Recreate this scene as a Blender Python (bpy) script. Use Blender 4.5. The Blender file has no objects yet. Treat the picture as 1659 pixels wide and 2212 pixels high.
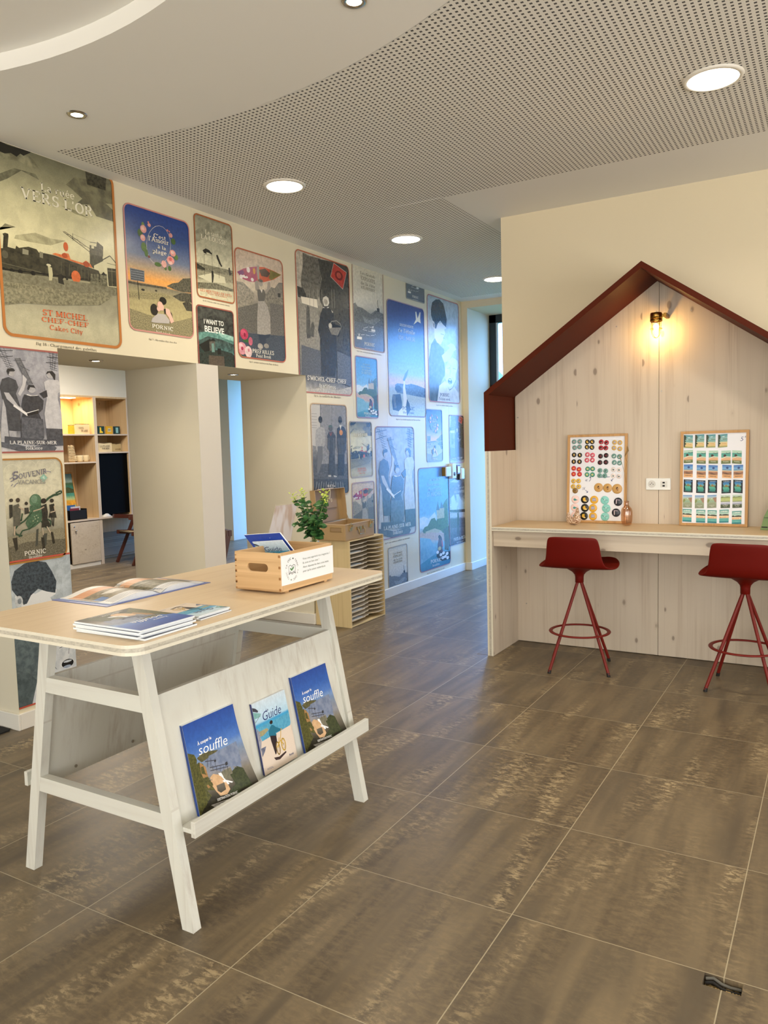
import bpy, bmesh, math, random
from mathutils import Vector, Matrix
PI = math.pi
random.seed(7)
SC = bpy.context.scene
COL = SC.collection

# ------------------------------------------------------------------ camera
cam_d = bpy.data.cameras.new('camera')
cam = bpy.data.objects.new('camera', cam_d)
COL.objects.link(cam)
SC.camera = cam
CR_, CU_, CF_ = (0.86223886, 0.50582744, -0.02612932), (-0.02008698, 0.08569657, 0.99611877), (-0.5061034, 0.85836746, -0.08405146)
cam.matrix_world = Matrix(((CR_[0], CU_[0], -CF_[0], 0.840316), (CR_[1], CU_[1], -CF_[1], -2.73439), (CR_[2], CU_[2], -CF_[2], 1.439068), (0, 0, 0, 1)))
cam_d.sensor_fit = 'VERTICAL'
cam_d.sensor_height = 36.0
cam_d.lens = 1675.2 / 2212 * 36.0
cam_d.clip_start = 0.05
cam_d.clip_end = 200

# ------------------------------------------------------------------ world, exposure, large lights
SC.view_settings.view_transform = 'Standard'
SC.view_settings.look = 'None'
SC.view_settings.gamma = 1.0
SC.view_settings.use_curve_mapping = False
SC.view_settings.exposure = 0.42
SC.cycles.max_bounces = 8
SC.cycles.diffuse_bounces = 5
SC.cycles.glossy_bounces = 4
SC.cycles.transmission_bounces = 8
SC.cycles.use_denoising = True
SC.cycles.sample_clamp_indirect = 6.0
SC.cycles.caustics_reflective = False
SC.cycles.caustics_refractive = False
w = bpy.data.worlds.new('world'); SC.world = w; w.use_nodes = True
bg = w.node_tree.nodes['Background']
bg.inputs[0].default_value = (0.17, 0.43, 1.0, 1)
bg.inputs[1].default_value = 10.5

def area(name, loc, rot, sx, sy, power, color, spread=180):
    d = bpy.data.lights.new(name, 'AREA'); d.shape = 'RECTANGLE'; d.size = sx; d.size_y = sy
    d.energy = power; d.color = color; d.spread = math.radians(spread)
    o = bpy.data.objects.new(name, d); COL.objects.link(o); o.location = loc; o.rotation_euler = rot
    return o
# daylight entering by the shop front behind the camera, the glazed corridor door and the two openings on the left
area('daylight_shopfront', (0.6, -6.4, 1.5), (PI/2, 0, 0), 6.0, 2.6, 185, (1.0, 0.99, 0.97))
area('daylight_right_windows', (4.3, -1.2, 1.45), (0, PI/2, 0), 2.4, 5.0, 120, (0.97, 0.98, 1.0))
area('sky_portal_corridor_door', (-2.03, 6.10, 1.47), (-PI/2, 0, 0), 1.52, 2.9, 1, (1, 1, 1)).data.cycles.is_portal = True
area('daylight_entrance', (-4.9, -1.7, 1.3), (0, -PI/2, 0), 2.2, 2.0, 10, (0.86, 1.0, 0.98))
area('sky_portal_side_room', (-6.7, 7.44, 1.4), (-PI/2, 0, 0), 1.6, 2.7, 1, (1, 1, 1)).data.cycles.is_portal = True

# ------------------------------------------------------------------ helpers
def lin(h, k=1.0):
    if isinstance(h, (tuple, list)): return tuple(h[:3])
    v = [int(h[i:i+2], 16) / 255 for i in (0, 2, 4)]
    return tuple(k * (c / 12.92 if c <= 0.04045 else ((c + 0.055) / 1.055) ** 2.4) for c in v)

class MB:
    """collects faces for one mesh"""
    def __init__(s): s.v = []; s.f = []; s.mi = []; s.sm = []
    def add(s, vs, fs, mi=0, smooth=False):
        b = len(s.v); s.v += [tuple(x) for x in vs]
        for f in fs: s.f.append(tuple(b + i for i in f)); s.mi.append(mi); s.sm.append(smooth)
    def box(s, x0, x1, y0, y1, z0, z1, mi=0):
        s.add([(x, y, z) for z in (z0, z1) for y in (y0, y1) for x in (x0, x1)],
              [(0, 2, 3, 1), (4, 5, 7, 6), (0, 1, 5, 4), (2, 6, 7, 3), (0, 4, 6, 2), (1, 3, 7, 5)], mi)
    def prism(s, pts, axis, a, b, mi=0, mi_cap=None, smooth=False):
        """polygon in the plane normal to axis, extruded from a to b"""
        def P(p, t):
            return (t, p[0], p[1]) if axis == 0 else ((p[0], t, p[1]) if axis == 1 else (p[0], p[1], t))
        n = len(pts); vs = [P(p, a) for p in pts] + [P(p, b) for p in pts]
        s.add(vs, [tuple(range(n))[::-1], tuple(range(n, 2 * n))], mi if mi_cap is None else mi_cap)
        s.add(vs, [(i, (i + 1) % n, n + (i + 1) % n, n + i) for i in range(n)], mi, smooth)
    def tube(s, pts, r, n=10, mi=0, cap=True, flat=None):
        pts = [Vector(p) for p in pts]; rs = r if isinstance(r, (list, tuple)) else [r] * len(pts)
        rings = []; up = None
        for i, p in enumerate(pts):
            t = (pts[min(i + 1, len(pts) - 1)] - pts[max(i - 1, 0)]).normalized()
            if up is None: up = Vector((0, 0, 1)) if abs(t.z) < 0.9 else Vector((1, 0, 0))
            a = t.cross(up).normalized(); bb = a.cross(t).normalized(); up = bb
            k = flat or (1, 1)
            rings.append([p + a * rs[i] * k[0] * math.cos(2 * PI * j / n) + bb * rs[i] * k[1] * math.sin(2 * PI * j / n) for j in range(n)])
        vs = [v for rg in rings for v in rg]; m = len(rings)
        fs = [(i * n + j, i * n + (j + 1) % n, (i + 1) * n + (j + 1) % n, (i + 1) * n + j) for i in range(m - 1) for j in range(n)]
        s.add(vs, fs, mi, True)
        if cap: s.add(rings[0], [tuple(range(n))[::-1]], mi); s.add(rings[-1], [tuple(range(n))], mi)
    def lathe(s, prof, c, n=32, mi=0, smooth=True):
        vs = [(c[0] + r * math.cos(2 * PI * j / n), c[1] + r * math.sin(2 * PI * j / n), c[2] + z) for r, z in prof for j in range(n)]
        m = len(prof)
        s.add(vs, [(i * n + j, i * n + (j + 1) % n, (i + 1) * n + (j + 1) % n, (i + 1) * n + j) for i in range(m - 1) for j in range(n)], mi, smooth)
    def build(s, name, mats, parent=None, bevel=0, seg=2, sub=0, solid=0, merge=False):
        me = bpy.data.meshes.new(name); me.from_pydata(s.v, [], s.f)
        if not isinstance(mats, (list, tuple)): mats = [mats]
        for m in mats: me.materials.append(m)
        for p, mi, sm in zip(me.polygons, s.mi, s.sm): p.material_index = mi; p.use_smooth = sm
        me.validate(); me.update()
        if merge:
            bm = bmesh.new(); bm.from_mesh(me); bmesh.ops.remove_doubles(bm, verts=bm.verts, dist=1e-5)
            bmesh.ops.recalc_face_normals(bm, faces=bm.faces); bm.to_mesh(me); bm.free()
        o = bpy.data.objects.new(name, me); COL.objects.link(o)
        if parent is not None: put(o, parent)
        if solid: m = o.modifiers.new('solid', 'SOLIDIFY'); m.thickness = solid; m.offset = 0
        if bevel: m = o.modifiers.new('bevel', 'BEVEL'); m.width = bevel; m.segments = seg; m.limit_method = 'ANGLE'; m.angle_limit = math.radians(40)
        if sub: m = o.modifiers.new('sub', 'SUBSURF'); m.levels = sub; m.render_levels = sub
        return o

def world_of(o):
    m = o.matrix_basis.copy()
    while o.parent: o = o.parent; m = o.matrix_basis @ m
    return m
def put(o, parent):
    """parent while keeping the mesh where it was modelled"""
    o.parent = parent
    o.matrix_basis = world_of(parent).inverted() @ o.matrix_basis
def tag(o, label=None, cat=None, group=None, kind=None):
    if label: o['label'] = label
    if cat: o['category'] = cat
    if group: o['group'] = group
    if kind: o['kind'] = kind
    return o
def empty(name, loc, label, cat, group=None):
    o = bpy.data.objects.new(name, None); COL.objects.link(o); o.location = loc; o.empty_display_size = .05
    return tag(o, label, cat, group)
def struct(o): o['kind'] = 'structure'; return o
def local(o, parent):
    """parent a mesh that is already modelled in its parent's own space"""
    o.parent = parent; return o
def copy_tree(o, parent=None):
    c = o.copy(); COL.objects.link(c)
    if parent is not None: c.parent = parent
    for ch in [k for k in bpy.data.objects if k.parent == o]:
        copy_tree(ch, c)
    return c

# ------------------------------------------------------------------ materials
class NT:
    def __init__(s, name, rough=.5, metal=0, spec=.5):
        s.m = bpy.data.materials.new(name); s.m.use_nodes = True; s.t = s.m.node_tree; s.n = s.t.nodes
        s.b = s.n['Principled BSDF']; s.b.inputs['Roughness'].default_value = rough; s.b.inputs['Metallic'].default_value = metal
        s.b.inputs['Specular IOR Level'].default_value = spec
    def new(s, ty, **k):
        n = s.n.new(ty)
        for a, v in k.items(): setattr(n, a, v)
        return n
    def link(s, a, b): s.t.links.new(a, b)
    def val(s, sock, v):
        if hasattr(v, 'links') or hasattr(v, 'is_linked'): s.link(v, sock)
        else: sock.default_value = v
    def math(s, op, a, b=0, c=0):
        n = s.new('ShaderNodeMath', operation=op); s.val(n.inputs[0], a); s.val(n.inputs[1], b)
        if op in ('MULTIPLY_ADD', 'SMOOTH_MIN', 'COMPARE'): s.val(n.inputs[2], c)
        return n.outputs[0]
    def mix(s, f, a, b, mode='MIX'):
        n = s.new('ShaderNodeMix', data_type='RGBA', blend_type=mode); s.val(n.inputs[0], f)
        for k, v in ((6, a), (7, b)):
            if isinstance(v, tuple): v = tuple(v[:3]) + (1,)
            s.val(n.inputs[k], v)
        return n.outputs[2]
    def ramp(s, f, lo, hi):
        n = s.new('ShaderNodeMapRange'); n.interpolation_type = 'SMOOTHSTEP'; s.val(n.inputs[0], f); n.inputs[1].default_value = lo; n.inputs[2].default_value = hi
        return n.outputs[0]
    def pos(s): return s.new('ShaderNodeNewGeometry').outputs['Position']
    def objc(s): return s.new('ShaderNodeTexCoord').outputs['Object']
    def scale(s, v, sc, off=(0, 0, 0)):
        n = s.new('ShaderNodeMapping'); s.val(n.inputs[0], v); n.inputs[3].default_value = sc; n.inputs[1].default_value = off; return n.outputs[0]
    def noise(s, v, sc=1, det=3, rough=.5, dist=0):
        n = s.new('ShaderNodeTexNoise'); s.val(n.inputs['Vector'], v); s.val(n.inputs['Scale'], sc); n.inputs['Detail'].default_value = det
        n.inputs['Roughness'].default_value = rough; n.inputs['Distortion'].default_value = dist; return n.outputs[0]
    def xyz(s, v):
        n = s.new('ShaderNodeSeparateXYZ'); s.link(v, n.inputs[0]); return n.outputs
    def comb(s, x, y, z):
        n = s.new('ShaderNodeCombineXYZ'); s.val(n.inputs[0], x); s.val(n.inputs[1], y); s.val(n.inputs[2], z); return n.outputs[0]
    def col(s, c): s.val(s.b.inputs['Base Color'], tuple(c[:3]) + (1,) if isinstance(c, tuple) else c)
    def bump(s, h, st=.3, dist=.01):
        n = s.new('ShaderNodeBump'); n.inputs['Strength'].default_value = st; n.inputs['Distance'].default_value = dist; s.link(h, n.inputs['Height']); s.link(n.outputs[0], s.b.inputs['Normal'])

def plain(name, c, rough=.5, metal=0, var=.06, nscale=14, bump=0, spec=.5):
    t = NT(name, rough, metal, spec); c = lin(c)
    n = t.noise(t.pos(), nscale, 4)
    t.col(t.mix(n, tuple(x * (1 - var) for x in c), tuple(min(1, x * (1 + var)) for x in c)))
    if bump: t.bump(t.noise(t.pos(), 220, 3), bump, .002)
    return t.m
def emis(name, c, st):
    t = NT(name, .5); t.col(lin(c)); t.b.inputs['Emission Color'].default_value = tuple(lin(c)) + (1,); t.b.inputs['Emission Strength'].default_value = st
    return t.m

def wood(name, axis, base, dark, knot='6f5f55', knots=1.0, board=.145, across=None, rough=.55, streak=.75):
    """white-stained spruce: grain runs along axis (0,1,2); glued boards side by side across the given axis"""
    t = NT(name, rough); p = t.pos(); x = t.xyz(p)
    across = across if across is not None else (0 if axis == 2 else (2 if axis == 0 else 0))
    other = 3 - axis - across
    idx = t.math('FLOOR', t.math('DIVIDE', x[across], board))
    wn = t.new('ShaderNodeTexWhiteNoise', noise_dimensions='1D'); t.link(idx, wn.inputs['W'])
    off = t.math('MULTIPLY', wn.outputs[0], 7.0)
    along = t.math('ADD', x[axis], off)
    # long streaks
    v = t.comb(t.math('MULTIPLY', along, 1.1), t.math('MULTIPLY', x[across], 46), t.math('MULTIPLY', x[other], 46))
    g = t.noise(v, 1.0, 5, .62, .35)
    v2 = t.comb(t.math('MULTIPLY', along, .55), t.math('MULTIPLY', x[across], 9), t.math('MULTIPLY', x[other], 9))
    g2 = t.noise(v2, 1.0, 3, .5, .8)
    f = t.math('MULTIPLY', t.ramp(g, .38, .75), streak)
    f = t.math('MULTIPLY', f, t.ramp(g2, .35, .7))
    B, Dk = lin(base), lin(dark)
    c = t.mix(f, B, Dk)
    c = t.mix(t.math('MULTIPLY', wn.outputs[0], .22), c, t.mix(.5, B, Dk))
    # seams between boards
    fr = t.math('FRACT', t.math('DIVIDE', x[across], board))
    seam = t.math('LESS_THAN', fr, .009)
    c = t.mix(t.math('MULTIPLY', seam, .35), c, Dk)
    # knots
    vo = t.new('ShaderNodeTexVoronoi'); vo.feature = 'F1'; vo.inputs['Scale'].default_value = 1
    t.link(t.comb(t.math('MULTIPLY', along, 5.2), t.math('MULTIPLY', x[across], 9.5), t.math('MULTIPLY', t.math('ADD', x[other], .37), 5.0 if other != across else 1)), vo.inputs['Vector'])
    sep = t.new('ShaderNodeSeparateColor'); t.link(vo.outputs['Color'], sep.inputs[0])
    size = t.math('MULTIPLY', t.math('SUBTRACT', sep.outputs[0], .28), .23 * knots)
    k = t.math('SUBTRACT', size, vo.outputs['Distance'])
    kf = t.ramp(k, -.03, .035)
    c = t.mix(t.math('MULTIPLY', kf, .72), c, lin(knot))
    halo = t.math('MULTIPLY', t.ramp(k, -.12, 0), .16)
    c = t.mix(halo, c, Dk)
    t.col(c); t.bump(g, .05, .001)
    return t.m
WB, WD = 'cfc2af', 'a48f78'
m_wood_z = wood('white_stained_spruce_upright', 2, WB, WD)
m_wood_x = wood('white_stained_spruce_crosswise', 0, WB, WD, across=2)
m_wood_y = wood('white_stained_spruce_lengthwise', 1, WB, WD, across=0, knots=.8)
m_table_z = wood('white_table_spruce_upright', 2, 'd3d4cc', 'aba297')
m_table_x = wood('white_table_spruce_crosswise', 0, 'd3d4cc', 'aba297', across=2)
m_table_y = wood('white_table_spruce_lengthwise', 1, 'd3d4cc', 'aba297', across=0, knots=.8)
m_wood_yz = wood('white_stained_spruce_side', 2, WB, WD, across=1)
m_top = wood('oiled_spruce_top', 1, 'd9c3a2', 'bd9d78', across=0, knots=.75, board=.18, streak=.5, rough=.42)
m_counter = wood('oiled_spruce_counter', 0, 'd8bf98', 'b9966a', across=1, knots=.45, board=.2, streak=.5, rough=.42)
m_shelfwood = wood('warm_spruce_shelf', 2, 'd9bf97', 'b28c60', across=1, knots=.8)
m_pine = wood('pine_crate_wood', 1, 'd3b184', '9a7040', across=2, knots=.15, board=.055, streak=1.0)
m_pine_x = wood('pine_crate_end_wood', 0, 'd3b184', '956a3a', across=2, knots=.1, board=.055, streak=1.0)
m_ply = wood('poplar_plywood', 2, 'd6c193', 'b59c68', across=1, knots=.12, board=.5, streak=.6)
m_frame_oak = wood('oak_picture_frame', 2, 'c79a62', '9c7140', knots=0, board=.5, streak=.9)

def ply_edge(name, axis, c0, th, light='dfdac9', dark='a9a497'):
    t = NT(name, .6); x = t.xyz(t.pos()); d = t.math('ABSOLUTE', t.math('SUBTRACT', x[axis], c0))
    n = t.noise(t.scale(t.pos(), (30, 30, 60)), 1.5, 4, .6, 1.2)
    mid = t.math('LESS_THAN', d, th * .19)
    c = t.mix(n, lin(light), tuple(v * .86 for v in lin(light)))
    t.col(t.mix(mid, c, t.mix(t.ramp(n, .35, .65), lin(dark), tuple(v * 1.35 for v in lin(dark)))))
    return t.m
m_edge_top = ply_edge('table_plywood_edge', 2, .905, .03)
m_edge_counter = ply_edge('counter_plywood_edge', 2, .871, .028)
m_edge_side = ply_edge('panel_plywood_edge', 0, -1.187, .04)

# floor: 60 cm tiles with streaks running along the room
def floor_mat():
    t = NT('streaked_porcelain_tile', .42, spec=.38); p = t.pos(); x = t.xyz(p); T = .6
    ix = t.math('FLOOR', t.math('DIVIDE', x[0], T)); iy = t.math('FLOOR', t.math('DIVIDE', x[1], T))
    wn = t.new('ShaderNodeTexWhiteNoise', noise_dimensions='2D'); t.link(t.comb(ix, iy, 0), wn.inputs['Vector'])
    off = t.math('MULTIPLY', wn.outputs[0], 13.0)
    v = t.comb(t.math('ADD', t.math('MULTIPLY', x[0], 9), off), t.math('ADD', t.math('MULTIPLY', x[1], 1.3), off), off)
    s1 = t.noise(v, 1.0, 4, .55, .5)
    v2 = t.comb(t.math('ADD', t.math('MULTIPLY', x[0], 8), off), t.math('MULTIPLY', x[1], 1.1), off)
    patch = t.noise(v2, 1.0, 2, .5, .2)
    v3 = t.comb(t.math('ADD', t.math('MULTIPLY', x[0], 26), off), t.math('MULTIPLY', x[1], 52), off)
    fine = t.noise(v3, 1.0, 6, .72, .5)
    base = t.mix(t.ramp(s1, .3, .7), lin('524739'), lin('73654f'))
    base = t.mix(t.math('MULTIPLY', t.ramp(fine, .35, .7), .32), base, lin('93805f'))
    hot = t.math('MULTIPLY', t.ramp(fine, .46, .62), t.ramp(patch, .5, .74))
    base = t.mix(t.math('MULTIPLY', hot, .78), base, lin('b5a27e'))
    cold = t.math('MULTIPLY', t.ramp(patch, .48, .3), t.ramp(fine, .3, .6))
    base = t.mix(t.math('MULTIPLY', cold, .6), base, lin('4b443a'))
    base = t.mix(t.math('MULTIPLY', t.math('SUBTRACT', wn.outputs[0], .5), .25), base, lin('8a7d69'))
    fx = t.math('FRACT', t.math('DIVIDE', x[0], T)); fy = t.math('FRACT', t.math('DIVIDE', x[1], T))
    def edge(f, wd): return t.math('ADD', t.math('LESS_THAN', f, wd), t.math('GREATER_THAN', f, 1 - wd))
    g = t.math('MINIMUM', t.math('ADD', edge(fx, .0027), edge(fy, .0022)), 1)
    t.col(t.mix(g, base, lin('a59a80')))
    t.val(t.b.inputs['Roughness'], t.math('MULTIPLY_ADD', fine, .18, .34))
    t.bump(t.math('SUBTRACT', t.math('MULTIPLY', fine, .3), g), .12, .002)
    return t.m
m_floor = floor_mat()

def perf_mat():
    t = NT('perforated_plasterboard', .8); x = t.xyz(t.pos()); P = .025
    fx = t.math('FRACT', t.math('DIVIDE', x[0], P)); fy = t.math('FRACT', t.math('DIVIDE', x[1], P))
    h = t.math('MULTIPLY', t.math('LESS_THAN', t.math('ABSOLUTE', t.math('SUBTRACT', fx, .5)), .22), t.math('LESS_THAN', t.math('ABSOLUTE', t.math('SUBTRACT', fy, .5)), .22))
    t.col(t.mix(h, lin('e6e3da'), lin('4a4946')))
    return t.m
m_perf = perf_mat()
m_ceil = plain('matt_white_ceiling', 'ebe9e2', .85, var=.01, nscale=2)
m_wall = plain('cream_wall_paint', 'dccfb1', .8, var=.015, nscale=3, bump=.15)
def paper_mat():
    t = NT('cream_mural_wallpaper', .27, spec=.7); t.col(t.mix(t.noise(t.pos(), 2.5, 3), lin('ddd2b4'), lin('e4dabf')))
    t.bump(t.noise(t.pos(), 150, 2, .5), .22, .0015); return t.m
m_paper = paper_mat()
m_passage = plain('passage_wall_paint', 'ddd5bf', .8, var=.012, nscale=3, bump=.12)
m_pier = plain('pier_white_paint', 'cfc8bc', .8, var=.01, nscale=3)
m_white = plain('white_skirting_paint', 'e6e2d8', .45, var=.01)
m_warmwall = plain('pale_wall_paint', 'dcd3c0', .8, var=.015)

def print_mat(name, rough=.25, grain=.10, bump=.25):
    """ink: two colours per shape stored on the mesh, mottled by a noise whose scale is stored in the UVs"""
    t = NT(name, rough, spec=.7 if bump else .35)
    a = t.new('ShaderNodeAttribute', attribute_name='ColA').outputs['Color']; b = t.new('ShaderNodeAttribute', attribute_name='ColB').outputs['Color']
    uv = t.new('ShaderNodeUVMap', uv_map='Ink').outputs[0]
    n = t.noise(uv, 1.0, 5, .62, .3)
    c = t.mix(t.ramp(n, .33, .67), a, b)
    g = t.noise(t.pos(), 420, 2, .6)
    c = t.mix(grain, c, t.mix(t.ramp(g, .3, .7), (0.0, 0.0, 0.0), (1.0, 1.0, 1.0)), 'OVERLAY')
    t.col(c)
    if bump: t.bump(t.noise(t.pos(), 150, 2, .5), bump, .0015)
    return t.m
m_print = print_mat('poster_print')
m_cover = print_mat('magazine_print', .42, .04, 0)
m_label = print_mat('small_print', .4, 0, 0)

# ------------------------------------------------------------------ lettering: a slab serif of strokes, and the built-in sans
def _line(x0, y0, x1, y1, wd):
    dx, dy = x1 - x0, y1 - y0; L = math.hypot(dx, dy) or 1; nx, ny = -dy / L * wd / 2, dx / L * wd / 2
    return [(x0 + nx, y0 + ny), (x1 + nx, y1 + ny), (x1 - nx, y1 - ny), (x0 - nx, y0 - ny)]
def _arc(cx, cy, rx, ry, a0, a1, wd, wt=None):
    """arc whose stroke is wd wide at the sides and wt wide at top and bottom"""
    wt = wt or wd * .62; out = []; n = max(4, int(abs(a1 - a0) / 18))
    for i in range(n):
        q = []
        for a, s_ in ((a0 + (a1 - a0) * i / n, 1), (a0 + (a1 - a0) * (i + 1) / n, 1), (a0 + (a1 - a0) * (i + 1) / n, -1), (a0 + (a1 - a0) * i / n, -1)):
            r = math.radians(a); c, s2 = math.cos(r), math.sin(r); q.append((cx + (rx + s_ * wd / 2) * c, cy + (ry + s_ * wt / 2) * s2))
        out.append(q)
    return out
SW, TH = .17, .095
def _st(x, y0=0, y1=1, top='b', bot='b', wd=SW):
    o = [_line(x, y0, x, y1, wd)]
    for y, k, d in ((y0, bot, 1), (y1, top, -1)):
        a, b = {'b': (-.16, .16), 'l': (-.16, .05), 'r': (-.05, .16), 'n': (0, 0)}[k]
        if k != 'n': o.append([(x + a, y), (x + b, y), (x + b, y + d * .085), (x + a, y + d * .085)])
    return o
def _sf(x, y, d=1, h=.13): return [(x - h, y), (x + h, y), (x + h, y + d * .08), (x - h, y + d * .08)]
XH = .68
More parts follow.
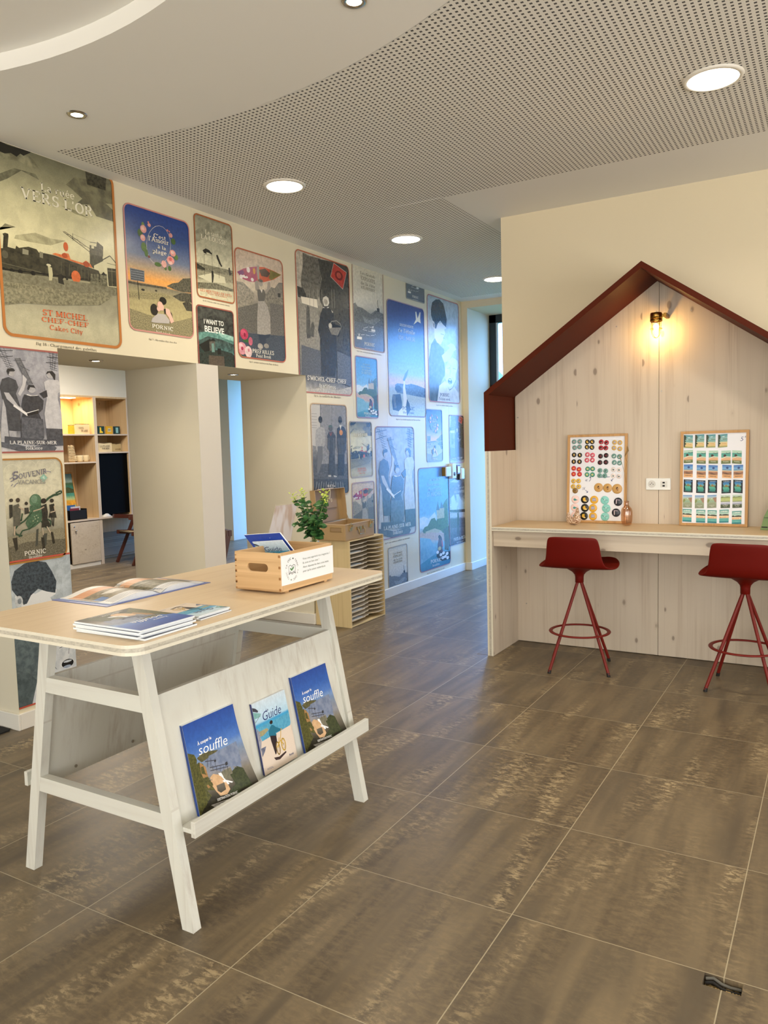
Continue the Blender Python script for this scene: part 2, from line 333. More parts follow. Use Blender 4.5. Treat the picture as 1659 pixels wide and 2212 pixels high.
GL = {
 'A': (.92, lambda: [_line(.14, 0, .46, 1, TH), _line(.46, 1, .78, 0, SW), _line(.27, .33, .66, .33, TH), _sf(.14, 0), _sf(.78, 0)]),
 'B': (.82, lambda: _st(.2) + _arc(.42, .745, .2, .21, -90, 90, SW) + _arc(.44, .275, .24, .235, -90, 90, SW) + [_line(.2, .96, .42, .96, TH), _line(.2, .52, .44, .52, TH), _line(.2, .045, .44, .045, TH)]),
 'C': (.82, lambda: _arc(.45, .5, .32, .46, 40, 320, SW) + [_line(.72, .66, .72, .98, .07)]),
 'D': (.88, lambda: _st(.2) + _arc(.42, .5, .32, .455, -90, 90, SW) + [_line(.2, .955, .42, .955, TH), _line(.2, .045, .42, .045, TH)]),
 'E': (.8, lambda: _st(.2) + [_line(.2, .955, .7, .955, TH), _line(.2, .045, .72, .045, TH), _line(.2, .5, .52, .5, TH), _line(.7, .75, .7, 1, .07), _line(.72, 0, .72, .27, .07), _line(.52, .4, .52, .62, .06)]),
 'F': (.76, lambda: _st(.2) + [_line(.2, .955, .7, .955, TH), _line(.2, .5, .52, .5, TH), _line(.7, .73, .7, 1, .07), _line(.52, .4, .52, .62, .06)]),
 'G': (.9, lambda: _arc(.45, .5, .32, .46, 45, 340, SW) + _st(.72, .02, .42, 'b', 'n') + [_line(.72, .68, .72, .98, .07)]),
 'H': (.98, lambda: _st(.22) + _st(.76) + [_line(.2, .5, .76, .5, TH)]),
 'I': (.46, lambda: _st(.23)), 'K': (.94, lambda: _st(.2) + [_line(.26, .42, .7, .98, TH), _line(.42, .6, .76, .02, SW), _sf(.7, 1, -1), _sf(.76, 0)]),
 'L': (.76, lambda: _st(.2) + [_line(.2, .045, .68, .045, TH), _line(.68, 0, .68, .28, .07)]),
 'M': (1.12, lambda: _st(.18, wd=TH) + _st(.92) + [_line(.2, .98, .55, .1, SW), _line(.55, .1, .9, .98, TH)]),
 'N': (.98, lambda: _st(.2, wd=TH) + _st(.78, top='b', bot='n', wd=TH) + [_line(.2, .96, .78, .04, SW)]),
 'O': (.9, lambda: _arc(.45, .5, .33, .46, 0, 360, SW)), 'P': (.8, lambda: _st(.2) + _arc(.42, .715, .22, .24, -90, 90, SW) + [_line(.2, .955, .42, .955, TH), _line(.2, .475, .42, .475, TH)]),
 'R': (.9, lambda: _st(.2) + _arc(.42, .73, .2, .225, -90, 90, SW) + [_line(.2, .955, .42, .955, TH), _line(.2, .5, .42, .5, TH), _line(.42, .48, .72, .03, SW), _sf(.76, 0, 1, .09)]),
 'S': (.72, lambda: _arc(.36, .735, .2, .225, 30, 265, SW) + _arc(.36, .27, .22, .23, -150, 88, SW) + [_line(.6, .72, .6, .97, .07), _line(.12, .03, .12, .28, .07)]),
 'T': (.84, lambda: _st(.42, top='n') + [_line(.08, .955, .76, .955, TH), _line(.09, .72, .09, 1, .07), _line(.75, .72, .75, 1, .07)]),
 'U': (.9, lambda: _st(.2, .35, 1, bot='n') + _st(.7, .35, 1, bot='n', wd=TH) + _arc(.45, .35, .25, .31, 180, 360, .13)),
 'V': (.9, lambda: [_line(.15, 1, .45, 0, SW), _line(.45, 0, .75, 1, TH), _sf(.15, 1, -1), _sf(.75, 1, -1)]),
 'X': (.9, lambda: [_line(.15, 1, .75, 0, SW), _line(.15, 0, .75, 1, TH), _sf(.15, 1, -1), _sf(.75, 1, -1), _sf(.15, 0), _sf(.75, 0)]),
 'Q': (.9, lambda: _arc(.45, .5, .33, .46, 0, 360, SW) + [_line(.5, .15, .75, -.12, .12)]),
 'W': (1.2, lambda: [_line(.12, 1, .36, 0, SW), _line(.36, 0, .6, 1, TH), _line(.6, 1, .84, 0, SW), _line(.84, 0, 1.08, 1, TH)]),
 'Y': (.86, lambda: _st(.43, 0, .45, 'n') + [_line(.12, 1, .43, .42, SW), _line(.43, .42, .72, 1, TH), _sf(.12, 1, -1), _sf(.72, 1, -1)]),
 'a': (.66, lambda: _arc(.28, .2, .16, .17, 0, 360, .12) + _st(.46, .03, .5, 'n', 'r', .14) + _arc(.3, .5, .16, .16, 0, 150, .11)),
 'b': (.68, lambda: _st(.16, 0, 1, 'l', 'n', .14) + _arc(.36, .33, .2, .3, 0, 360, .13)), 'c': (.58, lambda: _arc(.32, .34, .2, .3, 45, 315, .14)),
 'd': (.7, lambda: _st(.5, 0, 1, 'l', 'r', .14) + _arc(.31, .33, .2, .3, 0, 360, .13)), 'e': (.62, lambda: _arc(.32, .34, .21, .3, 0, 315, .13) + [_line(.12, .36, .5, .36, .08)]),
 'f': (.46, lambda: _st(.2, 0, .8, 'n', 'b', .14) + _arc(.33, .8, .13, .16, 30, 180, .11) + [_line(.04, XH - .04, .4, XH - .04, .08)]),
 'g': (.64, lambda: _arc(.3, .42, .18, .22, 0, 360, .12) + _arc(.3, -.08, .2, .14, 0, 360, .1) + [_line(.14, .2, .3, .06, .1), _line(.44, .62, .6, .68, .09)]),
 'h': (.76, lambda: _st(.18, 0, 1, 'l', 'b', .14) + _st(.56, 0, .45, 'n', 'b', .14) + _arc(.37, .44, .18, .2, 0, 180, .12)),
 'i': (.38, lambda: _st(.19, 0, XH, 'l', 'b', .14) + [_line(.19, .82, .19, .98, .15)]), 'k': (.74, lambda: _st(.18, 0, 1, 'l', 'b', .14) + [_line(.22, .28, .5, .64, .09), _line(.32, .42, .58, .03, .14), _sf(.58, 0), _sf(.52, XH, -1)]),
 'l': (.38, lambda: _st(.19, 0, 1, 'l', 'b', .14)), 'm': (1.08, lambda: _st(.18, 0, XH, 'l', 'b', .14) + _st(.54, 0, .45, 'n', 'b', .14) + _st(.9, 0, .45, 'n', 'b', .14) + _arc(.36, .44, .17, .2, 0, 180, .12) + _arc(.72, .44, .17, .2, 0, 180, .12)),
 'n': (.76, lambda: _st(.18, 0, XH, 'l', 'b', .14) + _st(.56, 0, .45, 'n', 'b', .14) + _arc(.37, .44, .18, .2, 0, 180, .12)), 'o': (.66, lambda: _arc(.33, .34, .22, .3, 0, 360, .14)),
 'p': (.7, lambda: _st(.18, -.3, XH, 'l', 'b', .14) + _arc(.38, .34, .2, .3, 0, 360, .13)), 'q': (.7, lambda: _st(.5, -.3, XH, 'n', 'b', .14) + _arc(.31, .34, .2, .3, 0, 360, .13)),
 'r': (.54, lambda: _st(.18, 0, XH, 'l', 'b', .14) + _arc(.38, .42, .18, .2, 60, 170, .12)), 's': (.54, lambda: _arc(.27, .5, .14, .15, 30, 260, .12) + _arc(.27, .19, .15, .16, -150, 85, .12)),
 't': (.46, lambda: _st(.2, .12, .9, 'n', 'n', .14) + _arc(.31, .16, .11, .13, 180, 330, .1) + [_line(.04, XH - .04, .42, XH - .04, .08)]),
 'u': (.76, lambda: _st(.18, .2, XH, 'l', 'n', .14) + _st(.56, 0, XH, 'l', 'r', .14) + _arc(.37, .22, .18, .19, 180, 360, .12)),
 'v': (.66, lambda: [_line(.12, XH, .33, 0, .14), _line(.33, 0, .54, XH, .08), _sf(.12, XH, -1), _sf(.54, XH, -1)]), 'w': (.96, lambda: [_line(.1, XH, .29, 0, .14), _line(.29, 0, .48, XH, .08), _line(.48, XH, .67, 0, .14), _line(.67, 0, .86, XH, .08)]),
 'y': (.66, lambda: [_line(.12, XH, .33, 0, .14), _line(.2, -.3, .54, XH, .08), _sf(.12, XH, -1), _sf(.54, XH, -1)]), 'z': (.56, lambda: [_line(.08, .64, .48, .64, .08), _line(.46, .64, .1, .04, .12), _line(.08, .04, .48, .04, .08)]),
 "'": (.26, lambda: [_line(.13, .98, .1, .74, .12)]), '-': (.5, lambda: [_line(.08, .42, .42, .42, .11)]), '.': (.26, lambda: [_line(.13, 0, .13, .14, .15)]), ':': (.26, lambda: [_line(.13, 0, .13, .14, .15), _line(.13, .42, .13, .56, .15)]),
 '(': (.3, lambda: _arc(.4, .45, .25, .55, 120, 240, .08)), ')': (.3, lambda: _arc(-.1, .45, .25, .55, -60, 60, .08)), ' ': (.36, lambda: []),
 '1': (.5, lambda: _st(.26, top='l')), '4': (.64, lambda: _st(.44, wd=.14, top='n') + [_line(.44, .98, .08, .3, .09), _line(.06, .28, .6, .28, .09)]),
 '2': (.62, lambda: _arc(.3, .72, .19, .23, -20, 170, .13) + [_line(.47, .62, .12, .06, .12), _line(.1, .05, .54, .05, .1)]), '3': (.6, lambda: _arc(.28, .74, .17, .21, -90, 150, .13) + _arc(.28, .28, .2, .24, -150, 90, .13)),
 '5': (.6, lambda: _arc(.28, .32, .2, .28, -140, 120, .13) + [_line(.16, .95, .5, .95, .1), _line(.16, .98, .14, .52, .1)]), '6': (.62, lambda: _arc(.31, .3, .19, .26, 0, 360, .13) + _arc(.42, .4, .3, .56, 100, 190, .11)),
 '7': (.58, lambda: [_line(.08, .95, .52, .95, .1), _line(.5, .95, .22, 0, .12)]), '8': (.62, lambda: _arc(.31, .74, .16, .21, 0, 360, .12) + _arc(.31, .27, .2, .25, 0, 360, .13)), '9': (.62, lambda: _arc(.31, .7, .19, .26, 0, 360, .13) + _arc(.2, .6, .3, .56, -80, 10, .11)), '0': (.64, lambda: _arc(.32, .5, .2, .45, 0, 360, .13)),
}
ACC = {'é': 'e/', 'è': 'e\\', 'à': 'a\\', 'ê': 'e^', 'ô': 'o^', 'É': 'E/', 'ë': 'e:', 'À': 'A\\', 'Ô': 'O^', 'Ê': 'E^'}
def slab(text):
    x = 0; out = []
    for ch in text:
        base, ac = (ACC[ch][0], ACC[ch][1]) if ch in ACC else (ch, None)
        wd, fn = GL.get(base, GL['o']); ps = list(fn())
        if ac:
            y = 1.06 if base.isupper() else .8; c = wd / 2
            ps += {'/': [_line(c - .06, y, c + .08, y + .16, .08)], '\\': [_line(c - .08, y + .16, c + .06, y, .08)], '^': [_line(c - .12, y, c, y + .14, .07), _line(c, y + .14, c + .12, y, .07)], ':': [_line(c - .1, y, c - .1, y + .12, .1), _line(c + .1, y, c + .1, y + .12, .1)]}[ac]
        out += [[(px + x, py) for px, py in p] for p in ps]; x += wd
    return out, x
_sans = {}
def sans(text, weight=0.0, shear=0.0):
    k = (text, weight, shear)
    if k in _sans: return _sans[k]
    c = bpy.data.curves.new('t', 'FONT'); c.body = text; c.size = 1; c.offset = weight; c.shear = shear; c.resolution_u = 3
    o = bpy.data.objects.new('t', c); COL.objects.link(o)
    bpy.context.view_layer.update()
    me = bpy.data.meshes.new_from_object(o.evaluated_get(bpy.context.evaluated_depsgraph_get()))
    ps = [[(me.vertices[i].co.x / .7, me.vertices[i].co.y / .7) for i in p.vertices] for p in me.polygons]
    xs = [q[0] for p in ps for q in p] or [0, 1]
    x0 = min(xs); ps = [[(a - x0, b) for a, b in p] for p in ps]; r = (ps, max(xs) - x0)
    bpy.data.objects.remove(o); bpy.data.meshes.remove(me); bpy.data.curves.remove(c)
    _sans[k] = r; return r
def letters(text, font):
    if font == 's': return slab(text)
    if font == 'b': return sans(text, .02)
    if font == 'h': return sans(text, -.006, .22)
    return sans(text)

# ------------------------------------------------------------------ printed pictures
def clip_poly(poly, region):
    """Sutherland-Hodgman: poly (any) against convex counter-clockwise region"""
    out = poly; n = len(region)
    for i in range(n):
        ax, ay = region[i]; bx, by = region[(i + 1) % n]
        inp, out = out, []
        if not inp: return []
        def side(p): return (bx - ax) * (p[1] - ay) - (by - ay) * (p[0] - ax)
        for j, p in enumerate(inp):
            q = inp[j - 1]; sp, sq = side(p), side(q)
            if sp >= 0:
                if sq < 0: t_ = sq / (sq - sp); out.append((q[0] + (p[0] - q[0]) * t_, q[1] + (p[1] - q[1]) * t_))
                out.append(p)
            elif sq >= 0: t_ = sq / (sq - sp); out.append((q[0] + (p[0] - q[0]) * t_, q[1] + (p[1] - q[1]) * t_))
    return out
def rrect(x0, y0, x1, y1, r, n=6):
    if r <= 0: return [(x0, y0), (x1, y0), (x1, y1), (x0, y1)]
    o = []
    for cx, cy, a in ((x1 - r, y0 + r, -90), (x1 - r, y1 - r, 0), (x0 + r, y1 - r, 90), (x0 + r, y0 + r, 180)):
        for i in range(n + 1): t_ = math.radians(a + 90 * i / n); o.append((cx + r * math.cos(t_), cy + r * math.sin(t_)))
    return o
def rect(x0, y0, x1, y1): return [(x0, y0), (x1, y0), (x1, y1), (x0, y1)]

class Ink:
    """flat coloured shapes laid over one another on a surface; surf(x, y, h) gives the 3-D point"""
    def __init__(s, surf, step=4e-5, grid=None): s.surf = surf; s.step = step; s.k = 0; s.v = []; s.f = []; s.a = []; s.b = []; s.uv = []; s.grid = grid
    def poly(s, pts, regions, ca, cb=None, ns=4.0, raise_=True):
        for rg in regions:
            pc = clip_poly(pts, rg) if rg else pts
            if len(pc) < 3: continue
            cells = [pc] if not s.grid else [clip_poly(pc, g) for g in s.grid]
            for q in cells:
                if len(q) < 3: continue
                b = len(s.v)
                for x, y in q: s.v.append(tuple(s.surf(x, y, s.k * s.step)))
                s.f.append(tuple(range(b, b + len(q))))
                for x, y in q:
                    A = ca(x, y) if callable(ca) else ca; B = cb(x, y) if callable(cb) else (cb or A)
                    s.a.append(tuple(A) + (1,)); s.b.append(tuple(B) + (1,)); s.uv.append((x * ns * s.nsc * 1.5, y * ns * s.nsc * 1.5))
        if raise_: s.k += 1
    nsc = 1.0
    def build(s, name, mat, parent=None):
        me = bpy.data.meshes.new(name); me.from_pydata(s.v, [], s.f); me.materials.append(mat)
        for nm, dat in (('ColA', s.a), ('ColB', s.b)):
            at = me.color_attributes.new(nm, 'FLOAT_COLOR', 'CORNER'); at.data.foreach_set('color', [c for t_ in dat for c in t_])
        uv = me.uv_layers.new(name='Ink'); uv.data.foreach_set('uv', [c for t_ in s.uv for c in t_])
        me.update()
        o = bpy.data.objects.new(name, me); COL.objects.link(o)
        if parent is not None: put(o, parent)
        return o

def draw(ink, design, x0, y0, W, H, regions, dim=1.0):
    """paint a design into the rectangle, everything clipped to the regions"""
    asp, shapes = design; ink.nsc = 1.0 / W
    def lin(h):
        """ink colour; dim below 1 prints the picture nearly monochrome, keeping only its strong reds"""
        c = globals()['lin'](h)
        if dim < 1 and not (c[0] > c[2] * 2.2 and c[0] > c[1] * 1.8 and c[0] > .1):
            l = .25 * c[0] + .62 * c[1] + .13 * c[2]; c = tuple(v * dim + l * (1 - dim) * w_ for v, w_ in zip(c, (1.04, 1.0, .93)))
        return c
    def X(u): return x0 + u / 1000 * W
    def Y(v): return y0 + v / 1000 * H
    for s in shapes:
        k = s[0]
        if k == 'g':
            st = sorted([(v, lin(c)) for v, c in s[1]])
            def colr(x, y, m=1.0):
                v = (y - y0) / H
                if v <= st[0][0]: c = st[0][1]
                elif v >= st[-1][0]: c = st[-1][1]
                else:
                    for (a, ca), (b, cb) in zip(st, st[1:]):
                        if a <= v <= b: t_ = (v - a) / (b - a); c = tuple(p + (q - p) * t_ for p, q in zip(ca, cb)); break
                return tuple(min(1, z * m) for z in c)
            vs = sorted(set([v for v, _ in s[1]] + [0, 1]))
            for a, b in zip(vs, vs[1:]):
                ink.poly(rect(x0 - .2 * W, y0 + a * H, x0 + 1.2 * W, y0 + b * H), regions, lambda x, y: colr(x, y, 1 - s[2]), lambda x, y: colr(x, y, 1 + s[2]), s[3], False)
            ink.k += 1
        elif k == 'p': ink.poly([(X(s[2][i]), Y(s[2][i + 1])) for i in range(0, len(s[2]), 2)], regions, lin(s[1]))
        elif k == 'n': ink.poly([(X(s[4][i]), Y(s[4][i + 1])) for i in range(0, len(s[4]), 2)], regions, tuple(p * .8 + q * .2 for p, q in zip(lin(s[1]), lin(s[2]))), tuple(p * .25 + q * .75 for p, q in zip(lin(s[1]), lin(s[2]))), s[3])
        elif k == 'e': ink.poly([(X(s[2] + s[4] * math.cos(a * PI / 7)), Y(s[3] + s[5] * math.sin(a * PI / 7))) for a in range(14)], regions, lin(s[1]), tuple(z * .72 for z in lin(s[1])), 14)
        elif k == 'l':
            p = s[3]; wd = s[2] / 1000 * W
            for i in range(0, len(p) - 2, 2): ink.poly(_line(X(p[i]), Y(p[i + 1]), X(p[i + 2]), Y(p[i + 3]), wd), regions, lin(s[1]), raise_=False)
            ink.k += 1
        elif k == 't':
            ps, tw = letters(s[1], s[5]); ax, ay, bx, by = s[3]; h = s[4] / 1000 * H; L = X(bx) - X(ax)
            for sh in ((('000000', .05, -.05),) if s[5] == 's' and s[4] > 62 else ()):
                for p in ps: ink.poly([(X(ax) + (q[0]) / tw * L + sh[1] * h, Y(ay) + (Y(by) - Y(ay)) * q[0] / tw + (q[1] + sh[2]) * h) for q in p], regions, tuple(z * .3 for z in lin(s[2])), raise_=False)
                ink.k += 1
            for p in ps: ink.poly([(X(ax) + q[0] / tw * L, Y(ay) + (Y(by) - Y(ay)) * q[0] / tw + q[1] * h) for q in p], regions, lin(s[2]), raise_=False)
            ink.k += 1
def write(ink, text, x0, y0, width, h, colr, font='b', shear=0, regions=(None,)):
    ps, tw = letters(text, font)
    for p in ps: ink.poly([(x0 + q[0] / tw * width, y0 + q[1] * h + shear * q[0] / tw) for q in p], regions, lin(colr), raise_=False)
    ink.k += 1
DESIGNS = {"train":[1.309,[["g",[[1,"5b5a46"],[0.86,"8f8c6e"],[0.72,"cfc99f"],[0.52,"d9d3aa"],[0.4,"c4be97"],[0.34,"8e8a70"],[0.2,"9c9880"],[0.1,"bdb899"],[0,"b4ae90"]],0.09,6],
["n","3a3a2c","8d8a6c",7,[38,808,161,864,322,869,348,844,214,863,104,799,34,767]],
["n","4a4937","a5a17f",6,[52,960,277,966,353,905,287,891,218,905,114,900,45,878]],
["n","6d6a51","b3ae88",8,[10,526,66,570,142,565,81,552,13,543]],
["n","45443a","8d8968",6,[568,865,654,926,715,927,996,959,1001,840,917,831,999,799,992,738,823,741,765,795,639,772,705,816,606,854]],
["n","7d7958","b5b088",9,[517,743,636,740,757,717,634,720]],
["n","8b8768","c9c39b",8,[138,523,294,561,413,550,539,558,409,513,252,506,127,504]],
["p","16160f",[54,978,121,970,306,978,239,943,214,948,185,926,143,935,98,922,49,925]],
["n","17160f","55523f",30,[744,972,937,978,923,903,756,903]],
["n","1d1c15","5a5744",22,[741,976,942,984,936,973,755,966]],
["l","38372a",4.6,[520,605,751,527]],
["l","38372a",3.7,[530,608,752,546]],
["l","38372a",2.4,[543,596,583,596,601,580,642,581,671,559,711,553]],
["l","38372a",3.1,[602,609,602,568]],
["l","6b684f",1.6,[604,606,756,586]],
["n","2f2e23","6b6853",14,[747,568,807,568,816,599,871,578,865,520,741,517]],
["l","38372a",4.6,[751,585,810,589]],
["p","cfc9a4",[762,566,786,567,785,553,761,552]],
["n","2d2c21","57553f",18,[744,518,860,520,864,477,774,439,739,460]],
["n","c6c09b","d6d0aa",8,[776,458,866,497,930,537,993,495,987,359,879,350,860,430,774,439]],
["l","3b392b",7.1,[844,494,929,535,996,494]],
["l","77745a",4.6,[898,489,987,488]],
["n","26251b","45432f",16,[898,462,979,467,978,364,902,359]],
["l","8e8a6c",2.8,[896,445,978,451]],
["l","8e8a6c",2.4,[940,464,938,362]],
["n","1b1a12","4c4936",16,[3,435,38,442,49,506,42,515,60,522,84,521,85,509,73,454,130,452,138,470,159,462,231,479,294,475,311,461,353,464,424,465,816,434,841,395,789,365,560,355,451,350,319,341,199,335,94,331,-8,332]],
["p","8c8972",[185,463,230,460,227,436,182,435]],
["p","7f7c66",[316,468,344,466,341,435,314,437]],
["e","605d4a",50,413,24,20],
["l","6b6853",3.1,[4,368,320,358]],
["l","4b4836",2.8,[423,453,804,420]],
["l","0e0d08",7.9,[9,337,833,377]],
["e","0e0d08",34,333,18,13],
["e","0e0d08",94,336,18,13],
["e","0e0d08",156,340,18,13],
["e","0e0d08",255,345,18,13],
["e","0e0d08",386,352,18,13],
["e","0e0d08",482,357,21,13],
["l","6e6a52",2.4,[490,439,484,377]],
["l","6e6a52",2.8,[558,435,552,373]],
["l","6e6a52",2.8,[629,430,622,370]],
["l","6e6a52",2.4,[659,427,654,368]],
["l","6e6a52",2.4,[689,425,684,367]],
["l","6e6a52",2.8,[720,423,715,365]],
["n","b84f22","e58a4e",26,[415,469,445,479,493,477,518,491,554,491,571,463,672,458,705,476,744,461,762,442,610,451]],
["e","c95f2e",535,526,20,25],
["e","d96f3a",608,373,40,34],
["e","b04c20",521,476,24,13],
["e","b04c20",707,455,29,16],
["l","d9d3aa",1.6,[533,563,535,548]],
["n","8d8971","57543f",24,[-8,332,199,333,831,354,997,359,993,313,656,287,268,284,-13,273]],
["n","4a4736","a7a283",30,[-13,273,268,284,656,287,873,325,936,299,810,239,448,199,168,181,-25,148]],
["n","5d5a46","a9a486",26,[17,236,230,267,377,254,333,205,134,195,10,164]],
["e","e0dab5",383,405,19,7],
["p","b9b48f",[375,400,408,395,412,358,402,326,378,324,378,354]],
["p","24231a",[517,422,541,413,538,346,520,344]],
["p","24231a",[453,363,483,371,503,316,454,320]],
["n","24231a","8d8a6e",30,[740,408,759,407,762,352,732,353]],
["n","24231a","8d8a6e",30,[766,411,786,411,789,351,760,353]],
["n","24231a","8d8a6e",30,[794,415,812,414,816,350,786,353]],
["n","24231a","8d8a6e",30,[827,419,845,418,848,350,818,354]],
["n","24231a","8d8a6e",30,[848,422,867,421,870,349,840,353]],
["n","24231a","8d8a6e",30,[870,425,890,424,891,348,861,353]],
["p","1b1a13",[835,414,860,434,886,415]],
["t","La ruée","efe9cf",[353,791,634,795],41,"s"],
["t","VERS L'OR","efe9cf",[194,722,797,729],57,"s"],
["t","ST MICHEL","d8683a",[307,134,689,137],31,"s"],
["t","CHEF-CHEF","d8683a",[297,99,697,101],26,"s"],
["t","Cakes City","d8683a",[358,61,640,57],27,"s"]]],"beach":[1.379,[["g",[[1,"1d3f8c"],[0.8,"355089"],[0.62,"6d7890"],[0.52,"b09a7c"],[0.44,"e8a556"],[0.4,"e2a35c"],[0.385,"7e7864"],[0.36,"8d866c"],[0.3,"a89d72"],[0.15,"b5a97a"],[0,"8e8766"]],0.1,20],
["n","2e2b23","6b6656",20,[20,384,204,387,591,400,590,383,202,368,20,367]],
["n","2b2a25","77735f",26,[593,409,689,445,782,461,863,505,992,523,1001,400,852,389,738,392]],
["n","24231e","6d6a58",26,[678,336,814,376,1012,393,1005,311,924,314,806,306]],
["n","24231e","5d5a4b",26,[834,294,924,323,1003,291,1005,239,896,235]],
["n","4e4a3b","c0b482",55,[13,300,551,342,694,319,365,274,9,254]],
["n","3e3a30","bdb284",60,[4,171,353,139,696,122,1010,191,992,-14,481,-13,18,11]],
["e","2b2a25",230,338,26,9],
["e","2b2a25",426,352,18,7],
["l","26241f",9.0,[158,400,167,252]],
["n","565c64","7e848a",30,[57,491,264,493,259,403,59,397]],
["l","2f3338",6.4,[72,480,255,485]],
["l","2f3338",6.4,[70,461,253,467]],
["l","2f3338",6.4,[68,443,252,447]],
["l","2f3338",6.4,[66,424,250,428]],
["l","2f3338",6.4,[64,407,248,411]],
["l","e9e3cf",3.2,[685,760,681,806]],
["l","e9e3cf",3.2,[681,806,659,846]],
["l","e9e3cf",3.2,[659,846,624,875]],
["l","e9e3cf",3.2,[624,875,579,891]],
["l","e9e3cf",3.2,[579,891,523,893]],
["l","e9e3cf",3.2,[523,893,468,881]],
["l","e9e3cf",3.7,[468,881,417,854]],
["l","e9e3cf",3.2,[417,854,371,818]],
["l","e9e3cf",3.2,[371,818,338,774]],
["l","e9e3cf",3.2,[338,774,318,728]],
["l","e9e3cf",3.2,[318,728,314,681]],
["l","e9e3cf",3.2,[314,681,327,638]],
["l","e9e3cf",3.2,[327,638,353,604]],
["l","e9e3cf",3.2,[353,604,393,581]],
["l","e9e3cf",3.2,[393,581,443,572]],
["l","e9e3cf",3.7,[443,572,498,576]],
["l","e9e3cf",3.2,[498,576,553,595]],
["l","e9e3cf",3.2,[553,595,604,625]],
["l","e9e3cf",3.2,[604,625,645,666]],
["l","e9e3cf",3.2,[645,666,674,714]],
["l","e9e3cf",3.7,[674,714,685,764]],
["e","4c6b3a",228,790,37,32],
["e","5f7d45",274,685,40,37],
["e","56733f",305,642,26,32],
["e","4c6b3a",729,796,37,26],
["e","56733f",472,572,51,17],
["e","4c6b3a",652,563,26,21],
["e","5f7d45",760,669,36,24],
["e","6d8a50",275,862,23,21],
["e","7a4e44",342,616,18,11],
["e","56733f",588,553,18,15],
["e","e9a7a0",279,828,46,32],
["e","f3c6bb",270,833,25,17],
["e","e7a49c",264,756,38,26],
["e","f3c6bb",259,761,22,13],
["e","e7a49c",367,873,24,15],
["e","e08a86",356,894,12,8],
["e","ea9f97",672,632,59,34],
["e","d76f6c",672,642,24,15],
["e","f3c6bb",667,609,37,14],
["e","e9b0a6",564,587,40,30],
["e","e9a39a",711,696,46,28],
["e","f6cfc4",707,702,24,13],
["e","e7a49c",691,841,28,19],
["e","e08a86",643,874,15,9],
["e","e08a86",672,869,11,7],
["t","C'est","fbf3dc",[422,785,613,784],34,"s"],
["t","l'Amour","fbf3dc",[343,748,657,753],39,"s"],
["t","à la","fbf3dc",[476,704,608,702],31,"s"],
["t","plage","fbf3dc",[395,656,612,664],34,"s"],
["p","b9b3ad",[343,119,426,166,534,171,612,125,601,99,384,87,323,89]],
["p","26241f",[529,214,593,220,650,187,663,139,608,172,534,175]],
["p","e6b9a6",[555,224,612,218,678,121,628,102,597,152,556,178]],
["e","1e1c18",520,279,55,32],
["e","e6b9a6",472,238,44,32],
["e","2a2621",380,194,56,48],
["e","e6b9a6",448,207,29,22],
["p","e6b9a6",[444,263,498,259,531,234,520,198,446,196]],
["t","PORNIC","f5efdf",[332,42,661,39],34,"s"],
["t","hot spot","e8e0c8",[389,5,610,-1],23,"s"]]],"lousse":[1.45,[["g",[[1,"8d8b76"],[0.7,"b3b097"],[0.5,"c9c5a8"],[0.42,"cfcaac"],[0.4,"8d8a73"],[0.3,"a19d82"],[0.2,"b8b396"],[0.12,"cfc9a8"],[0,"d8d2b0"]],0.15,7],
["n","6f6e5c","b9b69d",6,[-9,767,422,950,987,993,997,794,569,824,-20,635]],
["n","4a483b","a39f84",18,[-7,412,997,425,997,363,-9,317]],
["n","77745f","b0ab8e",18,[-9,317,997,355,989,269,-17,214]],
["n","3d3b30","98947a",16,[1,172,513,216,981,190,979,159,505,139,1,98]],
["p","d4cfb0",[47,251,427,333,752,319,776,245,353,212]],
["n","2a2922","4c4a3c",20,[7,409,241,363,233,339,-1,339]],
["l","3a382e",7.2,[233,539,225,271]],
["l","3a382e",7.2,[435,589,422,219]],
["l","3a382e",7.2,[614,530,603,286]],
["l","6b6856",6.4,[225,534,441,548]],
["p","26251e",[198,578,281,611,374,601,403,583,443,567,433,554,353,567,292,568,297,546,228,550]],
["p","26251e",[545,563,585,574,622,530,667,475,696,449,670,433,617,469,566,522]],
["p","26251e",[403,352,449,357,462,300,433,214,403,210]],
["p","26251e",[864,447,904,456,920,399,960,388,888,350,864,394]],
["t","Le saut à","ece6cc",[281,783,723,789],56,"s"],
["t","LA LOUSSE","ece6cc",[169,717,843,725],54,"s"],
["t","LES MOUTIERS EN RETZ","cf6a44",[84,76,925,85],32,"s"],
["t","Plaisirs de Baballiero","cf6a44",[276,58,787,60],19,"s"]]],"believe":[1.43,[["g",[[1,"33332f"],[0.7,"3c3e3a"],[0.5,"3f5a56"],[0.4,"4f7a74"],[0.3,"25322f"],[0.15,"1b1c19"],[0,"1f1c18"]],0.5,8],
["n","2a2b28","5a5c55",7,[-5,991,984,993,981,832,455,897,-19,794]],
["n","2f5a52","7fb3a6",9,[-33,641,339,686,970,654,992,559,659,601,268,618,-43,520]],
["n","5f9a8c","b6dccf",10,[501,698,978,664,986,599,661,631]],
["p","141715",[35,495,344,593,331,406,276,355]],
["n","1b2622","2f4640",12,[35,495,276,355,-19,262,-38,444]],
["n","3b3a35","6f6a60",14,[309,559,458,573,458,398,312,396]],
["p","1a1916",[293,556,412,601,491,573]],
["n","1d241f","35413a",16,[8,385,314,436,580,468,919,442,1019,400,1014,260,0,262]],
["p","6d8f86",[363,533,428,540,444,429,366,423]],
["p","10120f",[520,480,615,485,615,408,520,402]],
["n","3a322a","6d5f50",26,[276,379,691,387,696,260,282,260]],
["t","I WANT TO","f6f4ea",[192,774,715,781],59,"b"],
